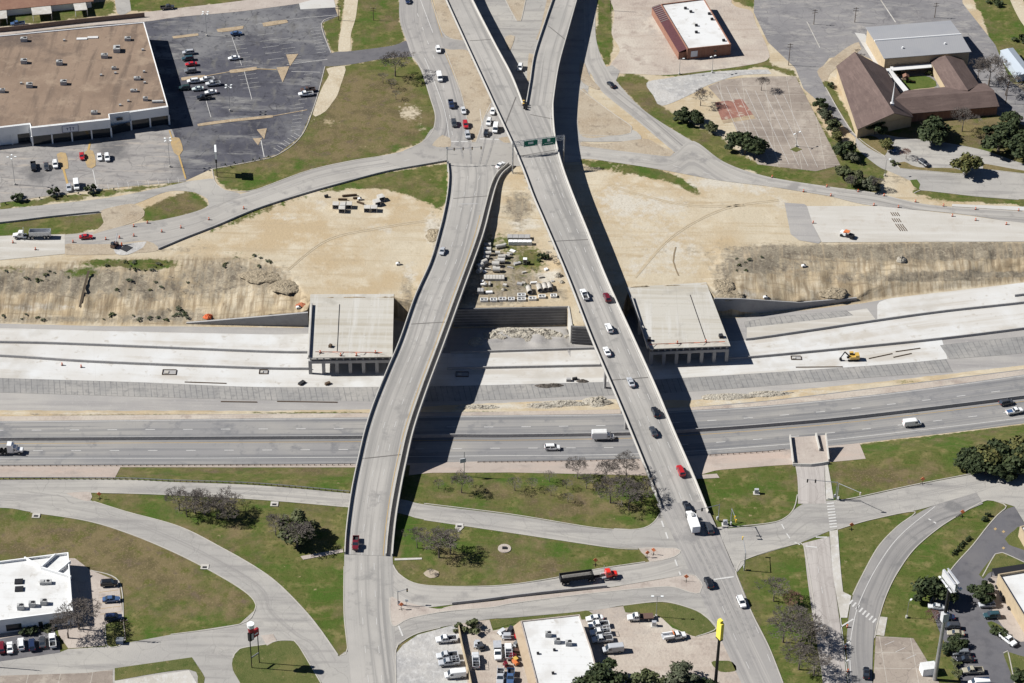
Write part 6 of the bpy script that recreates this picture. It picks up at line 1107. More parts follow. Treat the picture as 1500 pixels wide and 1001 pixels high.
# straight flyover, driving away from the camera
G1 = 'cars driving up the straight flyover'
for k, c, x, y, t, kw in (('pickup', 'white', 856, 432, 'white pickup with a dark bed, furthest vehicle up the straight flyover', {}), ('suv', 'maroon', 889, 436, 'dark red suv beside the white pickup on the straight flyover', {}), ('suv', 'white', 892, 481, 'white suv above the right underpass deck on the straight flyover', {}), ('sedan', 'white', 889, 515, 'white car between the white suv and the silver car on the flyover', {}), ('sedan', 'silver', 924, 560, 'silver car crossing the deck joint of the straight flyover', {}), ('suv', 'black', 960, 604, 'black suv near the right parapet of the straight flyover', {}), ('sedan', 'charcoal', 957, 632, 'dark grey car above the motorway on the straight flyover', {}), ('suv', 'red', 997, 690, 'bright red suv near the lower end of the straight flyover', {}), ('sedan', 'black', 1006, 742, 'black car just ahead of the large white box truck', {})):
    vehicle(k, c, x, y, -20, -45, zR, t, G1, **kw)
vehicle('bus', 'white', 1014, 766, -17, -45, zR, 'large white box truck climbing onto the straight flyover')
vehicle('suv', 'charcoal', 1039, 774, -18, -45, zR, 'dark suv in the shadow of the large white box truck')
vehicle('suv', 'black', 1038, 854, -20, -45, NZ+.1, 'black suv waiting at the stop line of the lower avenue')
vehicle('suv', 'white', 1086, 882, 20, 45, NZ+.1, 'white suv near the right kerb of the lower avenue')
vehicle('sedan', 'silver', 648, 368, -12, 45, zL, 'small silver car alone on the curved flyover', sc_=.95)
vehicle('pickup', 'maroon', 521, 796, -3, 45, zL, 'maroon pickup at the lower end of the curved flyover')
vehicle('sedan', 'white', 733, 242, 16, -12, NZ+.1, 'white car turning beside the gantry leg at the upper crossing')
# avenue at the top, driving towards the camera
G2 = 'traffic on the avenue at the top'
for k, c, x, y, t in (('sedan', 'navy', 597, 1, 'dark car cut by the top edge on the left avenue'), ('suv', 'white', 642, 73, 'white suv beside the sandy median, further up the avenue'), ('van', 'white', 644, 114, 'white van level with the bare tree on the avenue'), ('pickup', 'navy', 661, 153, 'navy pickup, first of the two dark vehicles queuing on the avenue'), ('suv', 'charcoal', 665, 181, 'charcoal suv at the stop line in the left queue'), ('sedan', 'palegrey', 679, 162, 'pale grey car furthest back in the right-hand queue'), ('suv', 'red', 682, 183, 'red suv in the middle of the right-hand queue'), ('suv', 'silver', 685, 198, 'silver suv at the front of the right-hand queue')): vehicle(k, c, x, y, 10, 45, NZ+.1, t, G2)
G3 = 'vehicles waiting under the straight flyover'
for k, c, x, y, t in (('sedan', 'white', 722, 163, 'white car half under the flyover, last in its queue'), ('suv', 'white', 716, 179, 'white suv behind the black sedan under the flyover'), ('van', 'white', 726, 189, 'white van at the stop line next to the flyover'), ('sedan', 'black', 712, 195, 'black sedan at the stop line left of the white van')): vehicle(k, c, x, y, -9, 45, NZ+.1, t, G3)
vehicle('suv', 'white', 762, 99, -10, 45, NZ+.1, 'white suv between the two flyover branches', G3)
vehicle('sedan', 'black', 895, 124, -22, -22, NZ+.1, 'black sedan alone on the diagonal street at upper right')
# store lots
G4 = 'cars parked in the dark store lot'
for k, c, x, y, dx, dy, t in (('sedan', 'blue', 346, 49, 20, -2, 'blue car alone near the back island of the dark lot'), ('sedan', 'white', 343, 85, -20, 2, 'white car alone in the middle of the dark lot'), ('suv', 'silver', 276, 77, -20, 2, 'silver suv, furthest back in the row beside the store shadow'), ('suv', 'teal', 275, 86, -20, 2, 'dark teal suv second from the back beside the store shadow'), ('sedan', 'red', 280, 94, -20, 2, 'red car in the row beside the store shadow'), ('suv', 'grey', 279, 104, -20, 2, 'grey suv next to the tan island, nearest in its row'), ('suv', 'white', 283, 119, -20, 2, 'white suv on the left below the tan island'), ('pickup', 'white', 303, 117, -20, 2, 'white pickup behind the two white cars below the island'), ('pickup', 'palegrey', 312, 123, -20, 2, 'pale grey pickup at the right of the white cluster'), ('suv', 'green', 270, 129, -20, 2, 'dark green suv half inside the store shadow'), ('sedan', 'palegreen', 290, 130, -20, 2, 'pale green car nearest the dark green suv'), ('sedan', 'white', 309, 135, -20, 2, 'white car at the right of the front two rows'), ('pickup', 'black', 299, 143, -20, 2, 'black pickup, nearest vehicle in the dark lot cluster'), ('pickup', 'brown', 451, 132, -20, 2, 'dark brown pickup at the right edge of the dark lot'), ('pickup', 'white', 448, 138, -20, 2, 'white pickup beside the dark brown one at the lot edge')): vehicle(k, c, x, y, dx, dy, NZ+.06, t, G4)
vehicle('pickup', 'charcoal', 245, 11, 20, -2, NZ+.1, 'dark pickup on the street at the top edge'); vehicle('pickup', 'blue', 26, 35, -20, 2, NZ+.1, 'blue pickup parked before the row house carports')
G5 = 'cars parked before the store front'
for k, c, x, y, dy, t in (('pickup', 'black', 49, 244, 45, 'black pickup nearest the tall lamp before the store'), ('sedan', 'charcoal', 68, 244, 45, 'charcoal car between the black pickup and white suv'), ('suv', 'white', 81, 241, 45, 'white suv parked left of the faded yellow island'), ('sedan', 'red', 120, 229, 45, 'red car parked left of the second yellow island'), ('sedan', 'white', 146, 230, 45, 'white car just right of the second yellow island'), ('suv', 'white', 157, 231, 45, 'white suv at the right end of the store front row'), ('sedan', 'silver', 101, 275, 45, 'small silver car by the planting strip'), ('van', 'white', 112, 272, 45, 'white van by the planting strip')): vehicle(k, c, x, y, 6, dy, NZ+.06, t, G5)
vehicle('dump', 'white', 47, 346, -20, .4, NZ+.1, 'white dump truck with a grey tub on the left concrete slab', L=13.5, tub=7.6)
vehicle('sedan', 'red', 126, 347, 20, -1.2, NZ+.1, 'red car passing the cones on the left road')
vehicle('dump', 'bright_red', 862, 847, 20, -2.6, NZ+.12, 'long bright red truck with a loaded tub on the lower road', L=17.5, load=m_gravelload, body=m_bed, tub=10)
# church
vehicle('suv', 'charcoal', 1353, 239, 18, 12, NZ+.1, 'dark suv parked by the small hedge before the church', 'cars at the church'); vehicle('sedan', 'white', 1362, 203, 14, 12, NZ+.1, 'white car under the large oak before the church', 'cars at the church'); vehicle('sedan', 'blue', 1306, 218, 14, 12, NZ+.1, 'blue car in tree shade at the church corner', 'cars at the church')
# office lot
G6 = 'cars parked at the white office'
for k, c, x, y, t in (('suv', 'black', 160, 855, 'black suv furthest back beside the office'), ('sedan', 'blue', 163, 878, 'blue car between two black cars beside the office'), ('suv', 'navy', 166, 905, 'navy suv nearest the little lawn beside the office')): vehicle(k, c, x, y, 20, -1.5, NZ+.1, t, G6, 1.06)
for k, c, x, y, t in (('suv', 'maroon', 2, 949, 'maroon suv cut by the left edge before the office'), ('sedan', 'white', 14.5, 949, 'white car second from the left before the office'), ('suv', 'white', 31, 944, 'white suv in the middle of the office front row'), ('suv', 'navy', 47, 945, 'dark blue suv right of the white one before the office'), ('sedan', 'charcoal', 62, 941, 'charcoal car beside the white pickup at the office'), ('pickup', 'white', 77, 939, 'white pickup at the right end of the office row')): vehicle(k, c, x, y, -3, -45, NZ+.1, t, G6)
# workshop
G7 = 'vehicles around the workshop'
for k, c, x, y, dx, dy, t, kw in (('pickup', 'white', 654, 937, -20, 2, 'white pickup furthest back left of the yard wall', {}), ('pickup', 'palegrey', 655, 961, -20, 2, 'pale grey pickup with a dark bed left of the yard wall', {}), ('pickup', 'silver', 658, 971, -20, 2, 'silver pickup with a ladder rack left of the yard wall', {'rack': True}), ('van', 'white', 667, 989, -20, 2, 'white van nearest the bottom edge, left of the yard wall', {}), ('pickup', 'palegrey', 697, 968, -3, -45, 'pale grey work pickup with ladder rack inside the yard', {'rack': True}), ('flatbed', 'white', 729, 954, 3, 45, 'white flatbed truck in the middle of the work yard', {'deck': m_alum}), ('pickup', 'white', 745, 955, -3, -45, 'white pickup close to the tan strip in the yard', {'rack': True}), ('pickup', 'silver', 733, 992, -3, 45, 'silver pickup at the bottom of the yard, left one', {'rack': True}), ('pickup', 'blue', 748, 992, -3, 45, 'blue pickup at the bottom of the yard, right one', {}),
    ('sedan', 'white', 871, 906, -20, 2, 'white car, furthest back in the row right of the workshop', {}), ('pickup', 'white', 877, 916, -20, 2, 'white pickup second in the row right of the workshop', {}), ('pickup', 'white', 879, 927, -20, 2, 'white rack pickup, third in the row right of the workshop', {'rack': True}), ('pickup', 'palegrey', 882, 937, -20, 2, 'pale grey pickup, fourth in the row right of the workshop', {'load': m_bed}), ('van', 'silver', 898, 952, -20, 2, 'silver van half hidden under the dark tree by the workshop', {}), ('flatbed', 'white', 938, 905, -20, 1, 'white flatbed truck with a brown deck by the lamp post', {'deck': mat('brown_plank_deck', (.12, .075, .06))}), ('tow', 'white', 987, 933, 20, -3, 'white tow truck near the lot exit', {})): vehicle(k, c, x, y, dx, dy, NZ+.06, t, G7, 1.06, **kw)
# restaurant
G8 = 'cars parked at the restaurant'
for k, c, x, y, dx, dy, t in (('sedan', 'palegrey', 1372, 889, -20, -2, 'pale grey car under the round tree by the billboard'), ('sedan', 'navy', 1386, 904, -20, -1, 'navy car in tree shade, next to the pale grey one'), ('suv', 'charcoal', 1394, 918, -20, -1, 'charcoal suv parked behind the billboard pole'), ('sedan', 'gold', 1400, 928, -20, -1, 'pale gold car crossed by the billboard pole shadow'), ('suv', 'grey', 1408, 957, -20, 0, 'grey suv between dark bushes in the restaurant lot'), ('sedan', 'black', 1414, 966, -20, 0, 'black car beside the yellow kerb hedge'), ('pickup', 'gold', 1425, 983, -20, 1, 'gold pickup near the bottom of the restaurant lot'), ('van', 'white', 1434, 1002, -20, 1, 'white van cut by the bottom edge at right'), ('suv', 'silver', 1446, 886, -20, 1, 'silver suv beside the restaurant patio'), ('suv', 'teal', 1453, 902, -20, 1, 'dark teal suv below the silver one by the patio'), ('pickup', 'white', 1476, 937, 18, 14, 'white pickup parked at an angle by the restaurant')): vehicle(k, c, x, y, dx, dy, NZ+.06, t, G8, 1.04)
vehicle('sedan', 'black', 1269, 986, 1, -45, NZ+.14, 'black car alone on the curved ramp at lower right')
# ---------------------------------------------------------------- trees and shrubs
def leaf_mat(name, a, b_, c):
    m = mat(name, a, [(.4, b_, .44, .6), (1.1, c, .54, .68), (3.5, c, .56, .78)], rough=.75, spec=.2); return m
m_oak = leaf_mat('live_oak_leaves', (.024, .036, .015), (.044, .058, .022), (.075, .085, .038))
m_olive = leaf_mat('olive_leaves', (.06, .075, .03), (.085, .092, .042), (.12, .115, .062))
m_yellowgr = leaf_mat('yellowing_leaves', (.08, .085, .028), (.12, .11, .036), (.05, .065, .022))
m_greyleaf = leaf_mat('grey_green_leaves', (.075, .085, .05), (.11, .115, .075), (.05, .06, .034))
m_bark = mat('grey_bark', (.13, .105, .085), [(2, (.085, .068, .055), .45, .7)])
m_twig = mat('bare_twigs', (.15, .13, .115), [(1, (.1, .085, .075), .4, .7)])
m_redtwig = mat('reddish_twigs', (.2, .11, .085), [(1, (.14, .08, .065), .4, .7)])
def crown_mesh(R, H, n, seed, lobes=9, flat=.75, leaf=.42):
    lobes = int(lobes*1.7)
    """leaf-sized faces scattered through overlapping lobes"""
    r = random.Random(seed); mb = MB(); L = []
    for i in range(lobes):
        a = r.uniform(0, 2*math.pi); d = R*.78*math.sqrt(r.random()); z = H*(.3+.58*r.random())*(1-.35*d/R); L.append((d*math.cos(a), d*math.sin(a), z, R*r.uniform(.18, .42)))
    L.append((0, 0, H*.6, R*.45))
    for k in range(n):
        cx, cy, cz, rr = L[k % len(L)]
        u = Vector((r.gauss(0, 1), r.gauss(0, 1), r.gauss(0, 1))).normalized(); t = r.random()**.4
        if u.z < -.35: u.z *= .4
        p = Vector((cx, cy, cz))+Vector((u.x, u.y, u.z*flat))*(rr*t*r.uniform(.85, 1.12)); s_ = leaf*r.uniform(.55, 1.3)
        nrm = (u+Vector((r.gauss(0, .55), r.gauss(0, .55), r.gauss(.25, .5)))).normalized(); a_ = nrm.orthogonal().normalized(); b = nrm.cross(a_); an = r.uniform(0, 6.28); a_, b = a_*math.cos(an)+b*math.sin(an), b*math.cos(an)-a_*math.sin(an)
        mb.add([p-a_*s_-b*s_*.6, p+a_*s_*.3-b*s_*.8, p+a_*s_+b*s_*.2, p-a_*s_*.2+b*s_*.8], [(0, 1, 2, 3)])
    return mb
def limb(mb, r, p, d, L, rad, depth, maxd, spread=.55, kids=3):
    seg = 2 if depth < 3 else 1; q = p
    for i in range(seg):
        d2 = (d+Vector((r.gauss(0, .1), r.gauss(0, .1), r.gauss(.03, .06)))).normalized(); e = q+d2*(L/seg); mb.tube(q, e, rad*(1-.25*i), rad*(.72-.1*i), 5 if depth < 2 else 3, caps=False); q = e; d = d2
    if depth >= maxd: return
    for k in range(kids if depth else kids+2):
        a = 2*math.pi*(k+r.random()*.6)/(kids if depth else kids+2); o = d.orthogonal().normalized(); o2 = d.cross(o); nd = (d+(o*math.cos(a)+o2*math.sin(a))*r.uniform(spread*.7, spread*1.5)).normalized(); nd.z = max(nd.z, -.05)
        st = p.lerp(q, r.uniform(.7, 1.0)) if depth else q
        limb(mb, r, st, nd.normalized(), L*r.uniform(.6, .85), max(.03, rad*.55), depth+1, maxd, spread, kids)
def ever_proto(name, seed, R, H, n, m, trunk=.3, lobes=9, leaf=.42):
    r = random.Random(seed); root = empty(name); mb = MB(); mb.tube((0, 0, -.3), (0, 0, H*.45), trunk, trunk*.7, 8, False)
    for k in range(6): a = k*1.05+r.random(); mb.tube((0, 0, H*.3), (R*.55*math.cos(a), R*.55*math.sin(a), H*r.uniform(.5, .75)), trunk*.5, trunk*.15, 5, False)
    mb.build('trunk', m_bark, root, fix=False); crown_mesh(R, H, n, seed, lobes, leaf=leaf).build('crown', m, root, fix=False); return root
def bare_proto(name, seed, H, m, maxd=6, spread=.6, kids=3):
    r = random.Random(seed); root = empty(name); mb = MB(); mb.tube((0, 0, -.3), (0, 0, H*.22), H*.022, H*.018, 7, False); mb.build('trunk', m_bark, root, fix=False)
    t = MB(); limb(t, r, Vector((0, 0, H*.2)), Vector((r.gauss(0, .05), r.gauss(0, .05), 1)).normalized(), H*.25, H*.016, 0, maxd, spread, kids); t.build('crown', m, root, fix=False); return root
TP = {'oak0': ever_proto('live_oak', 1, 5, 7.5, 3200, m_oak), 'oak1': ever_proto('live_oak', 2, 5, 7.5, 3200, m_oak, lobes=12), 'olive0': ever_proto('evergreen_tree', 3, 5, 7.5, 2600, m_olive, lobes=8), 'yel0': ever_proto('evergreen_tree', 4, 5, 7.5, 2800, m_yellowgr, lobes=8), 'grey0': ever_proto('evergreen_tree', 5, 5, 7.5, 2200, m_greyleaf, lobes=9),
      'bare0': bare_proto('bare_tree', 11, 8, m_twig), 'bare1': bare_proto('bare_tree', 12, 8, m_twig, spread=.7), 'bare2': bare_proto('bare_tree', 13, 8, m_twig, spread=.62), 'red0': bare_proto('bare_tree', 14, 8, m_redtwig, spread=.7), 'small0': bare_proto('bare_tree', 15, 8, m_twig, maxd=5, spread=.7),
      'shrub0': ever_proto('shrub', 6, 1.6, 1.7, 260, m_oak, .06, 5, .28), 'shrub1': ever_proto('shrub', 7, 1.6, 1.7, 220, m_olive, .06, 4, .28), 'shrub2': ever_proto('shrub', 9, 1.6, 1.7, 120, m_greyleaf, .06, 4, .26), 'sap0': ever_proto('sapling', 8, .8, 2.4, 130, m_oak, .05, 4, .24), 'scrub0': bare_proto('bare_shrub', 16, 3, m_twig, maxd=4, spread=.95)}
index_kids(); TU = set()
def tree(k, x, y, H, label, wide=1.0, group=None, z=NZ, onground=False):
    src = TP[k]
    if k in TU: o = copy_tree(src)
    else: o = src; TU.add(k)
    base = {'s': 1.7}.get('', None); h0 = {'oak0': 7.5, 'oak1': 7.5, 'olive0': 7.5, 'yel0': 7.5, 'grey0': 7.5, 'shrub0': 1.7, 'shrub1': 1.7, 'shrub2': 1.7, 'sap0': 2.4, 'scrub0': 3}.get(k, 8)
    if k[:3] in ('oak', 'oli', 'yel', 'gre'): wide *= 1.28; H *= 1.08
    if k[:4] in ('bare', 'red0', 'smal'): wide *= 1.3; H *= 1.12
    p = ground_pt(x, y) if onground else PV(x, y, z); o.location = p; s_ = H/h0; o.scale = (s_*wide, s_*wide, s_); o.rotation_euler = (0, 0, rnd.uniform(0, 6.28))
    for q in ('label', 'group', 'category'):
        if q in o: del o[q]
    tag(o, label, 'shrub' if k in ('shrub0', 'shrub1', 'shrub2', 'scrub0') else 'tree', group); return o
# north
tree('bare0', 579, 112, 10, 'tallest bare tree beside the store-lot driveway, north end of the grass', 1.1); tree('small0', 561, 122, 4.5, 'small bare tree just left of the tall one by the driveway'); tree('small0', 573, 130, 4.5, 'second small bare tree, below the tall one by the driveway'); tree('small0', 580, 146, 4, 'lowest small bare tree on the grass below the driveway')
tree('oak0', 1003, 179, 5.6, 'round dark evergreen, left of the pair beside the brick slab', .95); tree('oak1', 1019, 181, 5.2, 'round dark evergreen, right of the pair beside the brick slab', .8); tree('olive0', 1043, 193, 4, 'small green evergreen between the dark pair and the big round one', .85); tree('oak1', 1091, 226, 8.5, 'big round dark evergreen on the corner of the old paved lot', 1.05)
tree('bare2', 1026, 155, 6.5, 'bare round tree above the red brick slab', 1.05); tree('bare1', 1115, 133, 6, 'bare tree at the top of the old paved lot', .9)
for k, x, y, H, t in (('oak0', 1200, 160, 4.6, 'first evergreen from the top in the row along the old lot edge'), ('grey0', 1208, 175, 4.4, 'second evergreen from the top in the row along the old lot edge'), ('olive0', 1217, 192, 5, 'third evergreen in the row along the old lot edge, olive green'), ('yel0', 1224, 206, 4.0, 'fourth evergreen in the row along the old lot edge'), ('oak1', 1236, 227, 6, 'fifth and largest evergreen in the row along the old lot edge'), ('grey0', 1249, 237, 3.8, 'lowest evergreen of the row along the old lot edge')): tree(k, x, y, H, t, .85, 'evergreens along the alley by the church')
tree('olive0', 1236, 261, 4.4, 'dark evergreen at the left of the thicket by the church drive', 1.1); tree('olive0', 1256, 270, 5, 'olive evergreen in the middle of the thicket by the church drive', 1.0); tree('grey0', 1274, 276, 4.4, 'dark evergreen at the right of the thicket by the church drive', 1.0); tree('bare2', 1283, 279, 5, 'bare tree at the right end of the thicket by the church drive'); tree('bare1', 1247, 275, 4.5, 'small bare tree below the thicket by the church drive')
tree('oak0', 1281, 197, 6.5, 'dark evergreen against the church nave corner', .85); tree('yel0', 1296, 220, 5, 'light olive evergreen in front of the church nave', .8); tree('oak1', 1362, 205, 8.5, 'large dark oak left of the church front lawn', 1.05); tree('bare0', 1409, 193, 9.5, 'bare tree standing before the church front wing', .9)
tree('oak0', 1462, 222, 9.5, 'largest dark oak, left of the two at the church entrance', 1.1); tree('oak1', 1495, 228, 9, 'dark oak at the right edge by the church entrance', 1.05); tree('oak1', 1482, 190, 7, 'dark oak behind the two large oaks at the right edge', 1.0); tree('yel0', 1415, 257, 8, 'round yellowish evergreen on the strip between the church drives', .9); tree('red0', 1327, 233, 4, 'small purplish bare tree at the church drive entrance')
tree('bare1', 1448, 127, 12, 'wide bare tree between the church and the metal shed', 1.1); tree('bare2', 1473, 140, 9, 'bare tree below the metal shed', 1.0); tree('bare0', 1432, 118, 8, 'bare tree close behind the church rear wing', .9); tree('shrub0', 1457, 7, 2.4, 'dark shrub beside the dirt track at the top right', 1.6); tree('shrub0', 1497, 63, 3, 'dark shrub at the right edge above the metal shed', 1.5)
tree('scrub0', 1256, 80, 3, 'scrubby bush at the top corner of the church nave', 1.2); tree('scrub0', 1228, 103, 3, 'scrubby bush beside the church nave wall', 1.1); tree('shrub0', 1218, 128, 2, 'dark bush at the lower nave wall', 1); tree('shrub1', 1308, 240, 1.5, 'low hedge clump at the church drive entrance', 1.6)
tree('shrub0', 1316, 110, 2.4, 'bush in the church courtyard corner'); tree('shrub1', 1360, 110, 2.2, 'bush at the right side of the church courtyard')
# right edge clump
for k, x, y, H, w_, t in (('oak0', 1466, 684, 8.5, 1.0, 'tallest dark evergreen inside the clump by the motorway'), ('oak1', 1420, 684, 6, 1.0, 'low dark evergreen at the far left of the clump by the motorway'), ('oak1', 1494, 690, 7.5, 1.1, 'dark evergreen near the photo edge, front of the motorway clump'), ('oak0', 1428, 690, 7, 1.0, 'dark evergreen at the left end of the clump by the motorway'), ('yel0', 1457, 684, 8, 1.0, 'yellowish evergreen in the middle of the clump by the motorway'), ('oak1', 1444, 695, 6.5, 1.1, 'dark evergreen at the front of the clump by the motorway'), ('yel0', 1484, 678, 8, 1.0, 'yellowish evergreen at the right of the clump by the motorway'), ('oak0', 1476, 692, 7, 1.1, 'dark evergreen at the front right of the clump by the motorway'), ('oak1', 1506, 682, 8, 1.1, 'dark evergreen of the motorway clump at the photo edge')): tree(k, x, y, H, t, w_, 'evergreen clump by the motorway')
# south-west lawn
for k, x, y, H, t in (('bare0', 263, 748, 7, 'bare tree at the left end of the group below the left ramp road'), ('bare1', 300, 755, 8, 'wide bare tree in the middle of the group below the left ramp road'), ('bare2', 318, 760, 7.5, 'bare tree right of the wide one below the left ramp road'), ('small0', 343, 748, 6, 'small bare tree at the right end of the group below the left ramp road'), ('bare2', 404, 784, 6.5, 'bare tree left of the green tree near the curved flyover'), ('bare1', 435, 801, 8.5, 'large bare tree in front of the green tree near the curved flyover')): tree(k, x, y, H, t, 1.05)
tree('olive0', 441, 787, 8, 'green round tree behind the large bare one near the curved flyover', 1.0)
tree('bare0', 611, 803, 6.5, 'small bare tree just right of the curved flyover end', .9); tree('bare1', 643, 817, 8.5, 'wide bare tree on the central lawn below the flyovers', 1.15); tree('bare2', 660, 812, 7.5, 'bare tree right behind the wide one on the central lawn', 1.05); tree('scrub0', 630, 842, 2.6, 'round bare shrub in a mulch ring on the central lawn', 1.2); tree('bare2', 676, 722, 6.5, 'bare tree below the tall sign pole by the motorway', 1.0); tree('small0', 642, 716, 3.5, 'tiny bare tree near the shadow of the curved flyover')
for k, x, y, H, t in (('small0', 754, 719, 5, 'bare tree at the left of the row under the paved slope'), ('small0', 779, 716, 4, 'second bare tree from the left in the row under the paved slope'), ('small0', 805, 706, 4, 'small bare tree in the upper row, left of the taller ones'), ('small0', 807, 726, 3.6, 'small bare tree in the lower row, under the upper left one'), ('bare0', 846, 701, 6.5, 'taller bare tree at the paved slope edge, left of three'), ('bare1', 886, 707, 7.5, 'taller bare tree at the paved slope edge, middle of three'), ('bare2', 917, 701, 8, 'taller bare tree at the paved slope edge, next to the straight flyover'), ('small0', 859, 716, 5, 'bare tree between the two taller ones, set lower'), ('small0', 830, 716, 3.4, 'tiny bare tree in the middle of the lawn row'), ('small0', 832, 736, 3.4, 'lowest tiny bare tree of the lawn row'), ('bare1', 894, 737, 8, 'wide bare tree low on the lawn by the straight flyover'), ('bare0', 921, 747, 7.5, 'bare tree lowest on the lawn beside the straight flyover'), ('bare2', 912, 727, 7, 'bare tree in the middle of the dense group by the straight flyover'), ('bare0', 940, 735, 7, 'bare tree closest to the straight flyover parapet')): tree(k, x, y, H, t, 1.05, 'bare trees on the lawn between the flyovers')
for k, x, y, H, t in (('bare0', 1133, 881, 7, 'topmost bare tree on the strip beside the closed street'), ('red0', 1157, 887, 5, 'reddish bare tree near the top of the strip beside the closed street'), ('bare2', 1158, 925, 8, 'bare tree in the middle of the strip beside the closed street'), ('bare1', 1147, 941, 9, 'wide bare tree left of middle on the strip beside the closed street'), ('bare1', 1188, 945, 9, 'wide bare tree casting twig shadows on the closed street'), ('bare0', 1170, 981, 8.5, 'bare tree low on the strip beside the closed street'), ('bare2', 1192, 990, 8, 'bare tree at the bottom edge beside the closed street'), ('bare2', 1175, 938, 8, 'bare tree right of middle on the strip beside the closed street')): tree(k, x, y, H, t, 1.05, 'bare trees along the closed street')
for i, (x, y) in enumerate(((1397, 813), (1400, 809), (1403, 806), (1406, 802), (1409, 799), (1412, 796), (1416, 792), (1419, 789))): tree('shrub0', x, y, 1.0, 'small dark clipped shrub in the short row on the right grass strip', .9, 'clipped shrub row on the right grass strip')
for x, y, t in ((1441, 762, 'left'), (1447, 757, 'right')): tree('shrub0', x, y, 1.3, 'dark shrub at the top of the right grass strip, %s of two' % t)
# office and workshop
tree('bare1', 116, 922, 10, 'bare tree at the corner of the white office', 1.1); tree('bare2', 100, 935, 8, 'second bare tree in front of the white office corner', 1.1)
for k, x, y, H, w_, t in (('shrub0', 36, 927, 2, 1.1, 'clipped round bush, left of two before the office wall'), ('shrub0', 47, 926, 2, 1.1, 'clipped round bush, right of two before the office wall'), ('shrub1', 71, 922, 2, 1.3, 'pale green bush under the bare tree at the office')): tree(k, x, y, H, t, w_)
tree('shrub1', 693, 920, 3, 'green bush at the top of the yard wall', 1.4); tree('scrub0', 703, 924, 3, 'brown bush beside the green one at the yard wall', 1.2); tree('shrub1', 672, 921, 2, 'low yellowish bush on the yard verge', 1.4)
tree('oak0', 886, 1008, 7.4, 'largest dark evergreen at the bottom, in front of the workshop', 1.05); tree('oak1', 866, 1018, 6.4, 'dark evergreen at the bottom left of the largest one', 1.0); tree('olive0', 944, 1010, 6.2, 'olive evergreen right of the dark one at the bottom edge', 1.05); tree('grey0', 997, 1005, 6.4, 'grey-green evergreen at the bottom, near the yellow pole sign', 1.0); tree('oak0', 1022, 1014, 3.8, 'dark low evergreen at the foot of the yellow pole sign', 1.1); tree('oak1', 1040, 1018, 3.8, 'dark evergreen right of the yellow pole sign foot', 1.1)
# restaurant
tree('oak1', 1368, 882, 8, 'round dark tree behind the billboard at lower right', .92); tree('oak0', 1435, 877, 5.2, 'round dark tree beside the restaurant patio', 1.0); tree('red0', 1368, 912, 4, 'purplish bare bush under the billboard')
for k, x, y, H, w_, t in (('oak0', 1403, 948, 3.2, 1.2, 'dark bush upper of two by the parked cars'), ('oak1', 1395, 956, 3, 1.2, 'dark bush lower of two by the parked cars'), ('shrub1', 1400, 976, 1.6, 1.6, 'yellowish hedge at the lot edge, upper clump'), ('shrub1', 1405, 988, 1.6, 1.6, 'yellowish hedge at the lot edge, lower clump'), ('shrub0', 1455, 925, 1.8, 1.2, 'dark bush left of the angled white pickup'), ('shrub0', 1466, 930, 2, 1.2, 'dark bush beside the angled white pickup'), ('shrub0', 1490, 992, 2, 1.6, 'dark bush at the lower right corner lawn')): tree(k, x, y, H, t, w_)
# saplings along the planting strips
G9 = 'saplings along the store lot strip'
for i, (x, y) in enumerate(((26, 293), (80, 287), (134, 282), (8, 300), (40, 294), (58, 292), (97, 288), (115, 285), (150, 280), (167, 279), (330, 243), (343, 240), (356, 238), (338, 246), (371, 236), (380, 234), (393, 231))):
    big = i < 3; tree('sap0' if not big else 'shrub0', x, y, 3.0 if big else 1.2, ('dark bush in the strip below the store lot, %s of three' % ('left', 'middle', 'right')[i]) if big else 'tiny dark shrub in the narrow planting strip along the store lot', 1.0, None if big else G9)
# scrub on the banks and in the yard
tree('scrub0', 812, 387, 2.4, 'scrubby brush beside the straight flyover in the storage yard', 1.6, onground=True); tree('scrub0', 804, 376, 2.4, 'upper scrubby brush in the storage yard', 1.6, onground=True); tree('shrub0', 795, 380, 2, 'green bush at the left of the brush in the storage yard', 1.4, onground=True)
r9 = random.Random(5)
for i in range(80):
    x, y = r9.choice(((r9.uniform(120, 250), r9.uniform(383, 400)), (r9.uniform(0, 110), r9.uniform(395, 415)), (r9.uniform(170, 290), r9.uniform(405, 430)), (r9.uniform(0, 260), r9.uniform(461, 470)), (r9.uniform(320, 400), r9.uniform(372, 392)), (r9.uniform(240, 280), r9.uniform(450, 466)), (r9.uniform(1075, 1130), r9.uniform(372, 400))))
    tree(r9.choice(('shrub1', 'scrub0', 'shrub2', 'shrub2')), x, y, r9.uniform(.35, .8), 'small scrub bush on the bare construction bank', r9.uniform(1.5, 2.4), 'scrub on the construction banks', onground=True)
# ---------------------------------------------------------------- gantry, poles, signs
m_signgreen = mat('highway_sign_green', (.0, .13, .085), rough=.5); m_signwhite = mat('sign_white', (.75, .77, .76), rough=.5); m_orange = mat('traffic_orange', (.55, .12, .04), rough=.6); m_signorange = mat('fluorescent_orange', (.8, .24, .1), rough=.6); m_yellowsig = mat('signal_yellow', (.75, .5, .04), rough=.5); m_signred = mat('sign_red', (.3, .02, .03), rough=.5); m_yellowpanel = mat('yellow_sign_panel', (.8, .66, .1), rough=.5); m_black = mat('black_paint', (.012, .012, .013), rough=.5); m_greypanel = mat('grey_sign_panel', (.5, .5, .5), rough=.5)
def text(s_, size, loc, root, m, rot=(math.pi/2, 0, 0)):
    cu = bpy.data.curves.new('lettering', 'FONT'); cu.body = s_; cu.size = size; cu.align_x = 'CENTER'; cu.extrude = .01
    o = bpy.data.objects.new('lettering', cu); cu.materials.append(m); COL.objects.link(o); o.parent = root; o.location = loc; o.rotation_euler = rot; return o
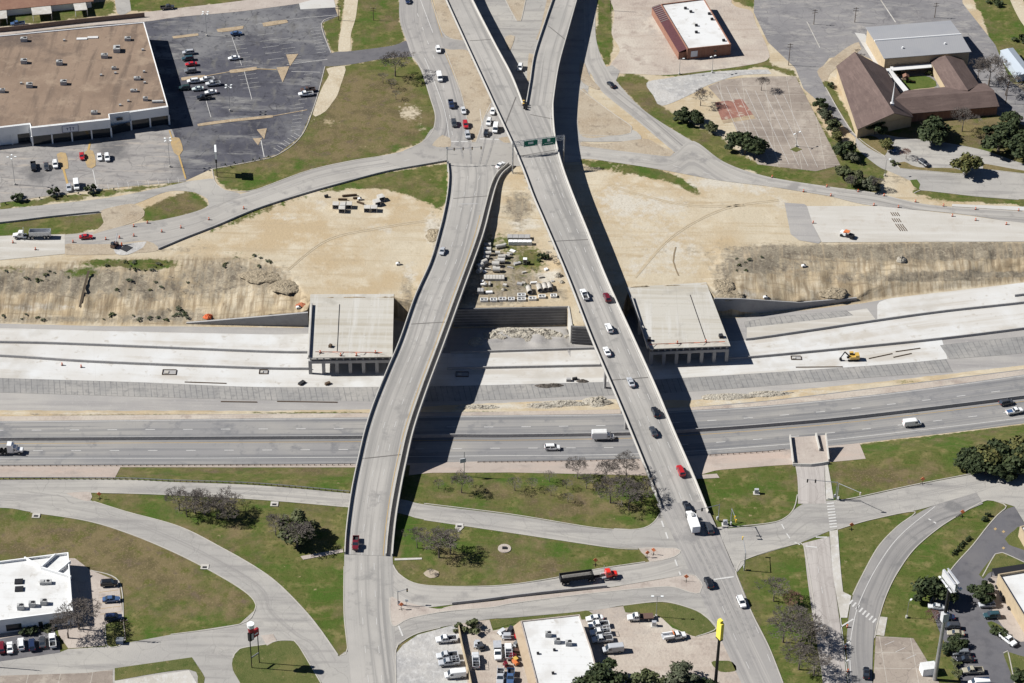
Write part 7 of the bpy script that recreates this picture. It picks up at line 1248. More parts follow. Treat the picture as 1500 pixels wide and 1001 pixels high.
ga = PV(751, 264, 4.9); gb_top = 18.3
gA = Vector((ga.x, ga.y, 0)); pb = PV(826.6, 199, gb_top); gB = Vector((pb.x, pb.y, 0)); pa = PV(751.5, 209, gb_top); gA2 = Vector((pa.x, pa.y, 0))
gA = gA2; gr = empty('sign_gantry', (gA.x, gA.y, 0)); tag(gr, 'steel truss sign gantry spanning the straight flyover', 'gantry'); dv = gB-gA; gL = dv.length; du = dv.normalized(); gr.rotation_euler = (0, 0, math.atan2(du.y, du.x))
for px_, zb, nm in ((0, 4.6, 'a'), (gL, 4.6, 'b')):
    mb = MB()
    for sy in (-.45, .45): mb.tube((px_, sy, zb), (px_, sy, gb_top), .17, n=8)
    for k in range(14): z0 = zb+k*(gb_top-zb)/14; mb.tube((px_, -.45 if k % 2 else .45, z0), (px_, .45 if k % 2 else -.45, z0+(gb_top-zb)/14), .07, n=4)
    mb.build('post', m_steel, gr)
mb = MB(); n_ = 18
for sy in (-.5, .5):
    for z in (gb_top-1.5, gb_top): mb.tube((0, sy, z), (gL, sy, z), .09, n=6)
for k in range(n_):
    a, b = gL*k/n_, gL*(k+1)/n_
    for sy in (-.5, .5): mb.tube((a, sy, gb_top-1.5 if k % 2 else gb_top), (b, sy, gb_top if k % 2 else gb_top-1.5), .06, n=4)
    mb.tube((a, -.5, gb_top), (b, .5, gb_top), .05, n=4)
mb.build('truss', m_steel, gr)
inva = gr.matrix_basis.inverted()
from mathutils import Matrix as _M
Rz = _M.Rotation(-math.atan2(du.y, du.x), 3, 'Z')
def sign_on(px0, px1, py_top, h, lab, w1, w2, shield):
    zt = gb_top+.45; a = PV(px0, py_top, zt); b = PV(px1, py_top, zt); W_ = 5.4; cx = ((Vector((a.x+b.x, a.y+b.y, 0))/2)-gA).dot(du)
    loc = Vector((gA.x, gA.y, 0))+du*cx+Vector((du.y, -du.x, 0))*.75; s = empty('overhead_sign', (loc.x, loc.y, zt-h), math.atan2(du.y, du.x)); tag(s, lab, 'road sign', 'green overhead signs on the gantry')
    MB().box((0, 0, h/2), (W_, .1, h)).build('panel', m_signgreen, s)
    for z in (.06, h-.06): MB().box((0, -.065, z), (W_-.1, .03, .08)).build('border', m_signwhite, s)
    for x in (-W_/2+.06, W_/2-.06): MB().box((x, -.065, h/2), (.08, .03, h-.2)).build('border', m_signwhite, s)
    if shield: MB().box((0, -.07, h-.95), (1.15, .04, 1.15)).build('shield', m_signwhite, s); MB().box((0, -.07, .95), (3.2, .04, .2)).build('legend_bar', m_signwhite, s)
    else:
        for k in range(4): MB().box((-.75+k*.5, -.07, h-1.15), (.34, .04, .9)).build('legend_bar', m_signwhite, s)
    for x in (-W_*.38, W_*.38): MB().add([(x-.22, -.08, .6), (x+.22, -.08, .6), (x, -.08, .22)], [(0, 2, 1)]).build('arrow', m_signwhite, s)
sign_on(767.8, 788.3, 206.5, 2.6, 'smaller green overhead sign, left one on the gantry', 0, 0, False); sign_on(793, 813.5, 201, 3.2, 'taller green overhead sign with a white shield, right one on the gantry', 0, 0, True)
def post_sign(name, lab, cat, x, y, H, parts, rz=0.0, z=NZ, r=.12, m=None, group=None):
    p = PV(x, y, z); root = empty(name, p, rz); tag(root, lab, cat, group); MB().tube((0, 0, -.2), (0, 0, H), r, r*.8, 10).build('pole', m or m_steel, root)
    for nm, c, d, mm in parts: MB().box(c, d).build(nm, mm, root)
    return root
# tall commercial signs
ys_ = post_sign('pole_sign', 'tall yellow pole sign seen edge-on at the bottom, on a black pole', 'sign', 1047.5, 1006, 19, [('panel', (0, 0, 21.6), (1.0, 2.0, 5.8), m_yellowpanel), ('panel_top', (0, .2, 24.9), (.95, 1.3, .8), m_yellowpanel), ('panel_edge', (.0, -.0, 18.5), (1.1, 2.1, .4), m_black)], math.radians(32), r=.5, m=m_black)
p = PV(1368.9, 996, NZ); bb = empty('billboard', p, math.radians(20)); tag(bb, 'tall billboard on a grey pole among trees at lower right', 'billboard')
MB().tube((0, 0, -.3), (0, 0, 26), .62, .5, 12).build('pole', m_steel, bb); MB().tube((0, 0, 24.5), (0, 0, 35), .5, .45, 12).build('upper_pole', m_dark, bb); MB().box((0, 0, 24.2), (1.9, 1.5, 3.0)).build('collar_box', m_greypanel, bb)
V = MB(); V.box((-.5, 0, 37.8), (.3, 6.6, 2.4), math.radians(5)); V.box((.6, 0, 37.8), (.3, 6.6, 2.4), math.radians(-5)); V.build('panel', m_greypanel, bb)
V = MB(); V.box((-1.3, 0, 36.3), (.5, 6.8, .12)); V.box((1.4, 0, 36.3), (.5, 6.8, .12)); V.box((-.55, 0, 39.1), (.5, 6.6, .12)); V.box((.65, 0, 39.1), (.5, 6.6, .12)); V.box((0, 0, 36.0), (1.0, 6.6, .3));  V.build('catwalk', m_alum, bb)
for k in range(4): V = MB().box((-1.6 if k % 2 else 1.7, -3.0+2.0*k, 36.7), (.5, .8, .3)); V.build('flood_lamp', m_signwhite, bb)
rs_ = empty('pole_sign', PV(374.5, 975, NZ), heading(369.3, 978.7, 11, -7.4, NZ)); tag(rs_, 'twin-post sign with dark red panel and a cup shape on top', 'sign')
a0 = PV(369.3, 978.7, NZ); b0 = PV(380.3, 971.3, NZ); hw = (b0-a0).length/2
for sx in (-1, 1): MB().tube((sx*hw, 0, -.2), (sx*hw, 0, 13.6), .14, n=8).build('post', m_black, rs_)
MB().box((0, 0, 3.9), (2*hw, .2, .5)).build('crossbar', m_steel, rs_); MB().box((hw*.55, 0, 12.2), (hw*1.3, .7, 2.6)).build('panel', m_signred, rs_); MB().box((-hw*.72, 0, 12.0), (hw*1.1, .9, 2.9)).build('dark_panel', m_black, rs_); MB().box((-hw*.55, -.48, 12.0), (hw*.5, .05, 2.2)).build('dark_panel_face', m_greypanel, rs_); MB().box((hw*.5, -.38, 12.0), (hw*.9, .05, .5)).build('lettering_band', m_signwhite, rs_)
V = MB(); V.tube((-hw*.6, 0, 13.7), (-hw*.6, 0, 15.3), .75, .95, 14); V.build('cup', m_signred, rs_); V = MB(); V.tube((-hw*.6, 0, 15.3), (-hw*.6, 0, 16.6), .95, 1.05, 14); V.build('cup_top', m_signwhite, rs_)
st_ = empty('pole_sign', PV(318, 256, NZ), math.radians(8)); tag(st_, 'twin-post store sign with white panel at the store lot corner', 'sign')
for sy in (-1.6, 1.6): MB().tube((0, sy, -.2), (0, sy, 11), .14, n=8).build('post', m_black, st_)
MB().box((0, 0, 9.8), (.7, 5.2, 3.2)).build('panel', m_signwhite, st_); MB().box((0, 0, 6.9), (.6, 3.4, 1.6)).build('lower_panel', m_black, st_)
post_sign('pole_sign', 'slim sign pole with a pale tilted panel beside the motorway slope', 'sign', 680, 698, 9.8, [('panel', (-.5, -.2, 6.6), (1.9, .25, 1.6), m_greypanel)], .3, r=.13)
# lamps
def lamp(lab, x, y, H, heads=4, z=NZ, grp='lamp posts in the parking lots', arm=1.1):
    p = PV(x, y, z); root = empty('lamp_post', p, rnd.uniform(0, 1)); tag(root, lab, 'lamp post', grp); MB().tube((0, 0, -.1), (0, 0, H), .11, .07, 8).build('pole', m_steel, root); MB().tube((0, 0, 0), (0, 0, .8), .4, n=10).build('base', m_conc, root)
    for k in range(heads): a = 2*math.pi*k/heads; V = MB().tube((0, 0, H), (arm*math.cos(a), arm*math.sin(a), H+.1), .05, n=5); V.build('arm', m_steel, root); MB().box((arm*1.25*math.cos(a), arm*1.25*math.sin(a), H+.08), (.8, .5, .22), a).build('lamp_head', m_signwhite, root)
    return root
lamp('four-headed lamp post near the back of the dark store lot', 303, 53, 10.5); lamp('four-headed lamp post at the left of the store front lot', 22, 271, 12); lamp('four-headed lamp post in the middle of the dark store lot', 337, 163, 11); lamp('four-headed lamp post at the right end of the store front', 249, 245, 12)
lamp('lamp post on a grass ring in the old paved lot', 1166, 215, 6, 2); lamp('slim lamp post at the church drive', 1296, 258, 7, 1); lamp('twin lamp post on the verge below the brick shop', 1043, 107, 7.5, 2, arm=.8); lamp('single lamp pole at the near left corner of the brick shop', 995, 109, 7, 1)
lamp('grey lamp post beside the brown flatbed truck', 961, 904, 8, 2); lamp('lamp post on the grass near the stained lot at lower right', 1328, 905, 6, 1)
for x, y in ((1166, 219),): area('grass_ring', [(x-9, y), (x, y-4), (x+9, y), (x, y+4)], NZ, 5, m_grassisl)
# utility poles
def upole(lab, x, y, H, z=NZ):
    p = PV(x, y, z); root = empty('utility_pole', p, rnd.uniform(-.3, .3)); tag(root, lab, 'utility pole', 'timber utility poles'); MB().tube((0, 0, -.2), (0, 0, H), .16, .11, 8).build('pole', m_wood, root)
    for z_ in (H-.5, H-1.6): MB().box((0, 0, z_), (2.3, .14, .16)).build('crossarm', m_wood, root)
    for k in (-1, 0, 1): MB().tube((k*.9, 0, H-.4), (k*.9, 0, H-.12), .07, n=6).build('insulator', m_greypanel, root)
upole('utility pole at the alley between the old lot and church lot', 1155, 96, 10); upole('utility pole on the grass strip at the top of the photo', 894, 16, 9); upole('utility pole left in the church parking lot', 1192, 36, 7); upole('utility pole in the middle of the church parking lot', 1252, 33, 7); upole('utility pole behind the church hall', 1369, 26, 7); upole('utility pole beside the little lawn at the office', 184.7, 938, 8); upole('utility pole at the bottom left edge', -2, 978, 10); upole('utility pole near the bare trees by the metal shed', 1473, 152, 10); upole('utility pole on the grass by the top store lot corner', 496, 30, 7); upole('utility pole on the top grass field', 547, 30, 6)
p = PV(188, 936, NZ); tb = empty('utility_box', PV(176, 942, NZ)); tag(tb, 'blue-grey utility box on the little lawn by the office', 'utility box'); MB().box((0, 0, .7), (2.0, 1.6, 1.4)).build('casing', PAINT['blue'], tb); MB().box((0, 0, 1.43), (2.1, 1.7, .08)).build('lid', PAINT['grey'], tb)
# traffic signals
def signal(lab, x, y, H, dx, dy, n, L, m_head, z=NZ):
    hd = heading(x, y, dx, dy, z); p = PV(x, y, z); root = empty('traffic_signal', p, hd); tag(root, lab, 'traffic signal'); MB().tube((0, 0, 0), (0, 0, H), .17, .13, 10).build('pole', m_steel, root); MB().tube((0, 0, H-.2), (L, 0, H+.4), .12, .07, 8).build('mast_arm', m_steel, root)
    for k in range(n):
        xx = L*(1-.26*k)-.2; h = MB().box((xx, 0, H-.1), (.4, .35, 1.15)).build('signal_head', m_head, root)
        for j, c in enumerate((m_signred, m_yellowsig, m_signgreen)): MB().tube((xx, -.2, H+.25-j*.35), (xx, -.17, H+.25-j*.35), .13, n=8).build('lens', c, h)
    MB().box((.4, 0, 1.2), (.5, .4, 1.0)).build('controller', m_greypanel, root); return root
signal('dark-headed traffic signal at the north end of the curved flyover', 655, 243, 7.2, 20, -1, 4, 13, m_black); signal('traffic signal mast over the end of the straight flyover', 1052, 763, 6.6, -20, 6, 2, 8.5, m_black); signal('yellow-headed traffic signal with arm over the right cross street', 1070, 770, 6.8, 8, 24, 2, 6, m_yellowsig); signal('yellow-headed traffic signal on the grass corner by the avenue', 1090, 836, 7, -6, -30, 1, 7, m_yellowsig)
signal('traffic signal at the closed street with a long pale arm', 1224, 731, 6.8, -22, -1, 2, 9.5, m_black); signal('dark traffic signal mast in the middle of the curb islands', 583, 887, 5.5, 20, -3, 1, 3, m_black); signal('pale signal mast reaching right over the cross street', 1226, 733, 6.9, 24, 12, 1, 8, m_greypanel)
# work-zone devices
def barrel(x, y, z, lab='orange traffic drum standing in a row along the road works', g='orange traffic drums along the road works'):
    key = 'barrel'
    if key not in PROTO:
        r = empty('traffic_drum'); MB().tube((0, 0, 0), (0, 0, 1.05), .32, .24, 12).build('drum', m_orange, r); MB().tube((0, 0, .55), (0, 0, .72), .295, .275, 12).build('white_band', m_signwhite, r); MB().tube((0, 0, 0), (0, 0, .12), .45, .42, 12).build('rubber_base', m_black, r); index_kids(); PROTO[key] = r
    else: r = copy_tree(PROTO[key])
    r.location = PV(x, y, z+.12); r.scale = (.9,)*3; tag(r, lab, 'traffic drum', g)
for x, y in ((357, 306), (306, 322), (265, 334), (237, 340), (216, 327), (196, 332), (175, 349), (196, 346), (155, 351), (107, 355), (52, 366), (19, 356)): barrel(x, y, NZ, 'orange drum along the road works on the left road', 'orange drums on the left road')
for x, y in ((1131, 260), (1177, 281), (1211, 274), (1217, 287), (1257, 281), (1295, 287), (1280, 301), (1316, 304), (1341, 296), (1382, 302), (1395, 317), (1429, 307), (1429, 323), (1474, 329), (1492, 309), (1191, 327)): barrel(x, y, NZ, 'orange drum along the road beside the right slab', 'orange drums by the right slab')
for x, y in ((1241, 919), (1238, 950), (1242, 984)): barrel(x, y, NZ, 'orange drum on the hatched strip beside the curved ramp', 'orange drums beside the curved ramp')
for x, y in ((91, 535), (119, 538)): barrel(x, y, -2, 'dark orange drum on the pale new lanes at left', 'orange drums on the left new lane')
for x, y in ((469, 517), (499, 521), (522, 521), (550, 517)): barrel(x, y, 5.15, 'orange drum on the front edge of the left underpass deck', 'orange drums on the left underpass deck')
for x, y in ((992, 503), (1034, 501)): barrel(x, y, 5.15, 'orange drum on the front edge of the right underpass deck', 'orange drums on the right underpass deck')
for lab, (x0, y0), (x1, y1) in (('left', (462, 516), (560, 517)), ('right', (952, 505), (1062, 501))):
    p = [PV(x0+(x1-x0)*k/12, y0+(y1-y0)*k/12, 5.2+.9*(k % 4 == 0)+.3*(k % 4 == 2)) for k in range(13)]; c = p[0].copy(); V = MB()
    for a, b in zip(p, p[1:]): V.add([a-c, b-c, b-c+Vector((0, 0, .28)), a-c+Vector((0, 0, .28))], [(0, 1, 2, 3)])
    o = V.build('safety_netting', m_orange, loc=c); tag(o, 'thin orange safety netting along the %s underpass deck edge' % lab, 'netting')
def worksign(lab, x, y, z=NZ, H=2.1):
    p = PV(x, y, z); root = empty('work_sign', p, rnd.uniform(-.4, .4)); tag(root, lab, 'road sign', 'orange work signs'); V = MB()
    for a in (0, 1.57): V.box((0, 0, .15), (1.5, .1, .1), a)
    V.tube((0, 0, 0), (0, 0, H), .05, n=5); V.build('stand', m_black, root); MB().add([(0, -.05, H-.9), (.75, -.05, H-.1), (0, -.05, H+.7), (-.75, -.05, H-.1), (0, .03, H-.9), (.75, .03, H-.1), (0, .03, H+.7), (-.75, .03, H-.1)], [(0, 1, 2, 3), (7, 6, 5, 4), (0, 4, 5, 1), (1, 5, 6, 2), (2, 6, 7, 3), (3, 7, 4, 0)]).build('panel', m_signorange, root)
for lab, x, y in (('orange work sign on the verge before the evergreen clump', 1351, 709), ('orange work sign at the tip of the right grass strip', 1409, 757), ('orange work sign at the top of the grass triangle', 1247, 776), ('orange work sign on the upper brick island by the avenue', 957, 813), ('second orange work sign on the upper brick island', 948, 817), ('orange work sign on the lower brick island by the avenue', 1005, 852), ('orange work sign behind the long red truck', 872, 828), ('orange work sign at the nose of the left ramp', 146, 731), ('orange work sign by the curb islands under the curved flyover', 588, 893)): worksign(lab, x, y)
for lab, x, y in (('small sign cluster post by the curb island', 596, 890), ('thin road sign post on the nose at the store lot', 655, 226)): post_sign('sign_post', lab, 'sign post', x, y, 3.2, [('panel', (0, -.08, 2.8), (.9, .05, .9), m_signwhite)], r=.06)
for x, y, t in ((1108, 745, 'on the lawn right of the straight flyover'), (958, 917, 'by the flatbed truck'), (1062, 769, 'by the right signal')): 
    cb = empty('control_cabinet', PV(x, y-22 if x == 1108 else y, NZ)); tag(cb, 'pale control cabinet '+t, 'utility box', 'pale control cabinets'); MB().box((0, 0, .9), (1.3, .9, 1.7)).build('casing', m_alum, cb); MB().box((0, 0, .06), (2.0, 1.8, .25)).build('plinth', m_conc, cb); MB().box((0, -.46, .9), (1.0, .04, 1.4)).build('door', m_greypanel, cb)
for x, y, t in ((53, 756, 'left of the big curve'), (402, 739, 'by the ramp road near the curved flyover'), (673, 771, 'below the ramp road on the central lawn'), (300, 831, 'on the curve inner edge')):
    dg = empty('drain_inlet', PV(x, y, NZ)); tag(dg, 'square concrete drain inlet '+t, 'drain', 'drain inlets in the lawns'); MB().box((0, 0, .1), (2.4, 2.2, .25)).build('slab', m_conc, dg); MB().box((0, -.3, .24), (1.3, .8, .05)).build('grate', m_dark, dg)
rp = PV(739, 804, NZ); ring = empty('planter_ring', rp); tag(ring, 'small concrete ring with a dark grate on the central lawn', 'drain'); V = MB(); V.tube((0, 0, 0), (0, 0, .2), 2.0, n=24); V.build('pad', m_pinkpave, ring); MB().box((0, 0, .32), (1.4, 1.0, .35)).build('grate', m_dark, ring)
for q, m in (([(440, 815), (502, 804), (503, 809), (444, 820)], m_pinkpave), ([(578, 818), (618, 817), (618, 819.5), (578, 821)], m_conc), ([(1012, 697), (1050, 694), (1054, 700), (1018, 702)], m_pinkpave), ([(666, 773), (676, 768), (680, 772), (672, 780)], m_conc), ([(382, 931), (400, 929), (405, 938), (391, 946)], m_pinkpave)): area('concrete_pad', q, NZ, 7, m, smooth=False)
o = area('mulch_ring', [(620, 840), (631, 834), (643, 838), (642, 844), (630, 847)], NZ, 6, m_median)
# yard wall and work-yard clutter
def bwall(lab, path, h, m, cat='wall', name='yard_wall'): return barrier(lab, path, NZ+.05, h, .3, .3, name, m, cat=cat)
bwall('tan wall dividing the parked pickups from the work yard', [(672, 923), (676, 945), (683, 975), (689, 1001), (696, 1040)], 1.8, m_creamwall)
def heap(name, lab, cat, x, y, rx, ry, h, m, z=NZ, seed=1, group=None, onground=False):
    r = random.Random(seed); p = ground_pt(x, y) if onground else PV(x, y, z); V = MB(); vs = []; n, k_ = 22, 9
    for i in range(k_+1):
        t = i/k_
        for j in range(n):
            a = 2*math.pi*j/n; q = Vector((math.cos(a)*3*t+seed, math.sin(a)*3*t, seed*.3)); f = 1+.35*mnoise.noise(q*.9); hh = h*(1-t*t)*(1+.5*mnoise.noise(q*1.7)+.3*mnoise.noise(q*4))+(.12*h*mnoise.noise(q*7) if t < .95 else 0); vs.append((rx*t*f*math.cos(a), ry*t*f*math.sin(a), max(hh, -.1) if t < 1 else -.25))
    fs = [(i*n+j, i*n+(j+1) % n, (i+1)*n+(j+1) % n, (i+1)*n+j) for i in range(k_) for j in range(n)]; o = V.add(vs, fs).build(name, m, loc=p); return tag(o, lab, cat, group)
m_rubble = mat('broken_limestone', S(206, 198, 182), [(.5, S(180, 170, 154), .42, .66), (1.6, S(226, 220, 206), .5, .74), (3, S(134, 126, 114), .56, .8)], bump=(1.5, .9, .6))
m_soilheap = mat('excavated_soil', S(180, 165, 140), [(.4, S(150, 136, 114), .46, .64), (1.2, S(206, 190, 162), .5, .7), (2.4, S(112, 104, 82), .6, .76)], bump=(1.2, .9, .6))
for i, (x, y, rx, ry, h) in enumerate(((760, 493, 12, 5, 2.2), (730, 495, 7, 4, 1.8), (795, 492, 8, 4.5, 2.0), (707, 502, 5, 3.5, 1.4), (820, 494, 4, 3, 1.2))): heap('rubble_pile', 'heap of broken pale rock below the ribbed retaining wall, %s' % ('longest, in the centre', 'left of the centre', 'right of the centre', 'at the far left', 'at the far right')[i], 'rubble', x, y, rx, ry, h, m_rubble, -2, i+3, 'rubble piles below the retaining wall')
for i, (x, y, rx, ry, h, t) in enumerate(((1058, 418, 4, 4, .9, 'above the right underpass corner'), (1066, 433, 6, 3, 1.2, 'behind the right wing wall'), (1220, 428, 5, 4, 1.0, 'at the end of the right wing wall'), (418, 420, 6, 4, 1.0, 'by the back corner of the left underpass'), (385, 405, 8, 4, .9, 'on the left bank crest'), (635, 345, 3, 5, 1.0, 'against the curved flyover'))): heap('spoil_heap', 'rough spoil heap '+t, 'spoil heap', x, y, rx, ry, h*.6, m_soilheap, NZ, i+20, 'spoil heaps on the banks', True)
for i, (x, y, rx, ry, h, t) in enumerate(((830, 592, 8, 2, .9, 'between the flyovers'), (800, 596, 8, 2, .8, 'left of the pale rock'), (875, 590, 5, 3, 1.5, 'close to the straight flyover'), (1075, 582, 10, 2, .8, 'right of the straight flyover'), (1130, 578, 8, 2, .8, 'further right'), (700, 598, 8, 2, .7, 'next to the curved flyover'))): heap('rubble_bank', 'low rubble bank beside the motorway '+t, 'rubble', x, y, rx, ry, h, m_rubble, -.9, i+40, 'rubble banks beside the motorway')
def pipe(lab, x, y, L, r, az, z, g, wall=.12):
    p = PV(x, y, z); root = empty('concrete_pipe', (p.x, p.y, z+r), az); V = MB(); n = 14
    for rr, s_ in ((r, 1), (r-wall, -1)):
        vs = [(sx*L/2, rr*math.cos(2*math.pi*k/n), rr*math.sin(2*math.pi*k/n)) for sx in (-1, 1) for k in range(n)]; V.add(vs, [(k, (k+1) % n, n+(k+1) % n, n+k) for k in range(n)])
    vs = []
    for sx in (-1, 1):
        o = len(V.v); V.add([(sx*L/2, q*math.cos(2*math.pi*k/n), q*math.sin(2*math.pi*k/n)) for q in (r, r-wall) for k in range(n)], [(k, (k+1) % n, n+(k+1) % n, n+k) for k in range(n)])
    V.build('barrel', m_conc, root, fix=False); C_ = MB().tube((L/2-.25, 0, 0), (L/2, 0, 0), r+.08, n=n, caps=False); C_.build('collar', m_conc, root); return tag(root, lab, 'pipe', g)
mz = 5.0
GP_ = 'concrete pipes stored between the flyovers'
for i, (x, y, L, r, az) in enumerate(((714, 361, 2.4, .7, 0), (714, 368, 2.6, .8, 0), (714, 374, 2.6, .8, .1), (712, 379, 2.2, .6, 0), (733, 363, 3.4, .7, .35), (729, 373, 1.8, .7, 0), (735, 379, 2.6, .8, .1), (734, 385, 2.6, .95, 0), (726, 390, 2.6, .95, -.05), (727, 398, 2.6, .95, 0), (708, 388, 2.8, 1.0, .6), (703, 393, 2.4, 1.0, .6), (702, 400, 1.8, .9, .9), (742, 377, 2.2, .6, 0))): pipe('short pale concrete pipe in the storage yard, %s' % ('top of the left stack', 'second down the left stack', 'third down the left stack', 'bottom of the left stack', 'long one angled to the right', 'small one beside the angled pipe', 'top of the middle stack', 'second of the middle stack', 'third of the middle stack', 'bottom of the middle stack', 'largest near the curved flyover', 'second near the curved flyover', 'lowest near the curved flyover', 'smallest at the stack top')[i], x, y, L, r, az, mz, GP_)
for i, (x, y) in enumerate(((775, 428), (790, 425), (798, 424), (805, 423))): pipe('large pipe pointing at the camera above the white frames, %s' % ('first on the left', 'second', 'third', 'last on the right')[i], x, y, 3.4, .95, 1.75, mz, 'large pipes above the retaining wall', .14)
def crate(name, lab, cat, x, y, d, az, z, m, g=None, slats=0, onz=None, open_=False):
    p = PV(x, y, z); root = empty(name, p, az); tag(root, lab, cat, g)
    if open_:
        V = MB(); t = .2
        V.box((0, 0, t/2), (d[0], d[1], t)); V.box((0, 0, d[2]-t/2), (d[0], d[1], t))
        for s_ in (-1, 1): V.box((s_*(d[0]/2-t/2), 0, d[2]/2), (t, d[1], d[2]-2*t))
        V.build('shell', m, root); MB().box((0, d[1]/2-.1, d[2]/2), (d[0]-.4, .1, d[2]-.4)).build('back', m_dark, root)  # dark sheet stands in for the shade inside the open section
    else: MB().box((0, 0, d[2]/2), d).build('block', m, root)
    for k in range(slats): MB().box((-d[0]/2+(k+.5)*d[0]/slats, 0, d[2]+.05), (d[0]/slats*.8, d[1]*.96, .1)).build('slat', m, root)
    return root
crate('slab_stack', 'long stack of pale concrete slabs in the storage yard', 'slab stack', 724, 409, (7.2, 2.6, .9), .02, mz, m_conc, slats=7); crate('block_stack', 'grey block stack near the curved flyover in the yard', 'block stack', 704, 429, (2.2, 2.2, 1.2), 0, mz, m_wallc, slats=2)
for i, (x, y) in enumerate(((710, 418), (717, 418))): crate('concrete_post', 'short concrete post below the slab stack, %s one' % ('left', 'right')[i], 'post', x, y, (.7, 2.2, .8), 0, mz, m_conc, 'posts below the slab stack', slats=1)
GF = 'white forms lined up above the retaining wall'
for i, (x, y, w_) in enumerate(((709, 441, 2.6), (723, 441, 2.4), (736, 440, 2.6), (749, 440, 2.2), (764, 434, 2.8), (764, 440, 2.8), (780, 439, 2.6), (794, 436, 2.4), (811, 435, 2.2))):
    p = PV(x, y, mz); rt = empty('concrete_form', p, .05); tag(rt, 'white rectangular form above the retaining wall, number %d counted from the left end' % (i+1) if False else 'white open form above the retaining wall, %s' % ('leftmost in the row', 'second from the left', 'third from the left', 'fourth from the left', 'raised one behind the middle', 'middle of the row', 'right of the middle', 'second from the right', 'rightmost in the row')[i], 'form', GF)
    for s_ in (-1, 1): MB().box((0, s_*.7, .4), (w_, .2, .8)).build('side', m_whitewall, rt); MB().box((s_*(w_/2-.1), 0, .4), (.2, 1.2, .8)).build('end', m_whitewall, rt)
    MB().box((0, 0, .5), (.2, 1.2, .2)).build('brace', m_whitewall, rt)
crate('flat_trailer', 'long grey flat trailer at the top of the storage yard', 'trailer', 760, 350, (8.2, 2.4, 1.1), .02, mz, m_wallc, slats=4); crate('trailer_load', 'long white crated load beside the flat trailer', 'crate', 762, 358, (8.4, 1.6, 1.4), .02, mz, m_whitewall, slats=5)
tl = empty('portable_toilet', PV(769, 387, mz)); tag(tl, 'white-roofed portable toilet in the storage yard', 'portable toilet'); MB().box((0, 0, 1.1), (1.3, 1.3, 2.2)).build('cabin', PAINT['grey'], tl); MB().box((0, 0, 2.25), (1.4, 1.4, .15)).build('roof', m_whitewall, tl); MB().box((0, -.67, 1.1), (.9, .05, 1.9)).build('door', PAINT['charcoal'], tl)
for x, y, r_, t in ((818, 404, 1.2, 'largest, by the straight flyover'), (823, 414, .8, 'small, below the largest'), (738, 425, .9, 'in the middle of the yard'), (758, 386, .7, 'beside the portable toilet'), (1320, 381, 1.5, 'on the brown bank at right')):
    heap('boulder', 'pale boulder '+t, 'boulder', x, y, r_*1.2, r_, r_*.9, m_rubble, NZ, int(x), 'boulders on the site', True)
GC = 'box culvert sections on the sand'
for i, (x, y, az) in enumerate(((492, 304, 0), (503, 304, 0), (501, 310, 0), (538, 309, 0), (548, 309, 0), (552, 300, .5), (558, 293, .5), (511, 304, 0))): crate('box_culvert', 'open concrete box section on the sand, %s' % ('upper row left', 'upper row middle', 'nearest, in front of the upper row', 'right cluster, left end', 'right cluster, front', 'right cluster, turned middle', 'right cluster, far back', 'upper row right')[i], 'culvert', x, y, (2.3, 2.5, 1.8), az, NZ, m_conc, GC, open_=True)
for i, (x, y, L, az) in enumerate(((512, 287, 5.5, .2), (502, 293, 3.4, 0), (528, 298, 3, -.5), (522, 291, 2.5, .1))): crate('steel_beam', 'brown steel beam on the sand, %s' % ('longest, at the back', 'grey-brown, left', 'angled, right', 'short, in the middle')[i], 'beam', x, y, (L, .5, .5), az, NZ+.2, m_wood, 'beams on the sand', slats=1)
for i, (x, y, t) in enumerate(((583, 388, 'near the left underpass'), (478, 289, 'at the sand top edge'), (527, 293, 'white, among the box sections'), (1177, 391, 'white, on the right bank'), (437, 452, 'beside the orange spill by the left underpass'), (1121, 437, 'behind the right wing wall'))):
    x0 = ground_pt(x, y); eq = empty('site_machine', x0, .3); eq.scale = (.65,)*3; tag(eq, 'small site equipment unit '+t, 'equipment', 'small equipment units on the site'); MB().box((0, 0, .8), (2.2, 1.4, 1.0)).build('housing', m_whitewall if i != 1 else m_dark, eq); MB().box((.6, 0, 1.45), (.7, 1.0, .35)).build('engine_cover', m_dark, eq)
    for s_ in (-1, 1): MB().tube((-.6, s_*.6, .35), (-.6, s_*.85, .35), .35, n=10).build('wheel', m_tyre, eq)
# excavator and roller
def machine_base(root, L, W):
    for s_ in (-1, 1):
        V = MB(); V.box((0, s_*(W/2-.3), .45), (L, .6, .6)); V.tube((L/2, s_*(W/2-.6), .45), (L/2, s_*W/2, .45), .42, n=12); V.tube((-L/2, s_*(W/2-.6), .45), (-L/2, s_*W/2, .45), .42, n=12); V.build('track', m_tyre, root)
ex = empty('excavator', PV(1249, 527, -2), .1); tag(ex, 'yellow excavator on the pale new lanes at right', 'excavator'); machine_base(ex, 3.6, 2.8)
b_ = MB(); b_.box((.5, 0, 1.5), (3.8, 2.6, 1.1)); b_.build('body', PAINT['yellow'], ex); MB().box((1.6, 0, 2.3), (1.6, 2.4, .8)).build('engine_cover', PAINT['yellow'], ex); MB().box((-.6, .75, 2.4), (1.5, 1.0, 1.5)).build('cab', m_bluetint, ex); MB().box((-.6, .75, 3.2), (1.6, 1.1, .12)).build('cab_roof', PAINT['yellow'], ex)
b_ = MB(); b_.tube((-1.2, -.3, 1.6), (-3.6, -.3, 4.2), .32, .26, 6); b_.build('boom', m_dark, ex); b_ = MB(); b_.tube((-3.6, -.3, 4.2), (-5.0, -.3, 1.6), .26, .18, 6); b_.build('stick', m_dark, ex); MB().box((-5.0, -.3, .9), (1.1, 1.2, 1.0), 0, taper=.6).build('bucket', m_dark, ex)
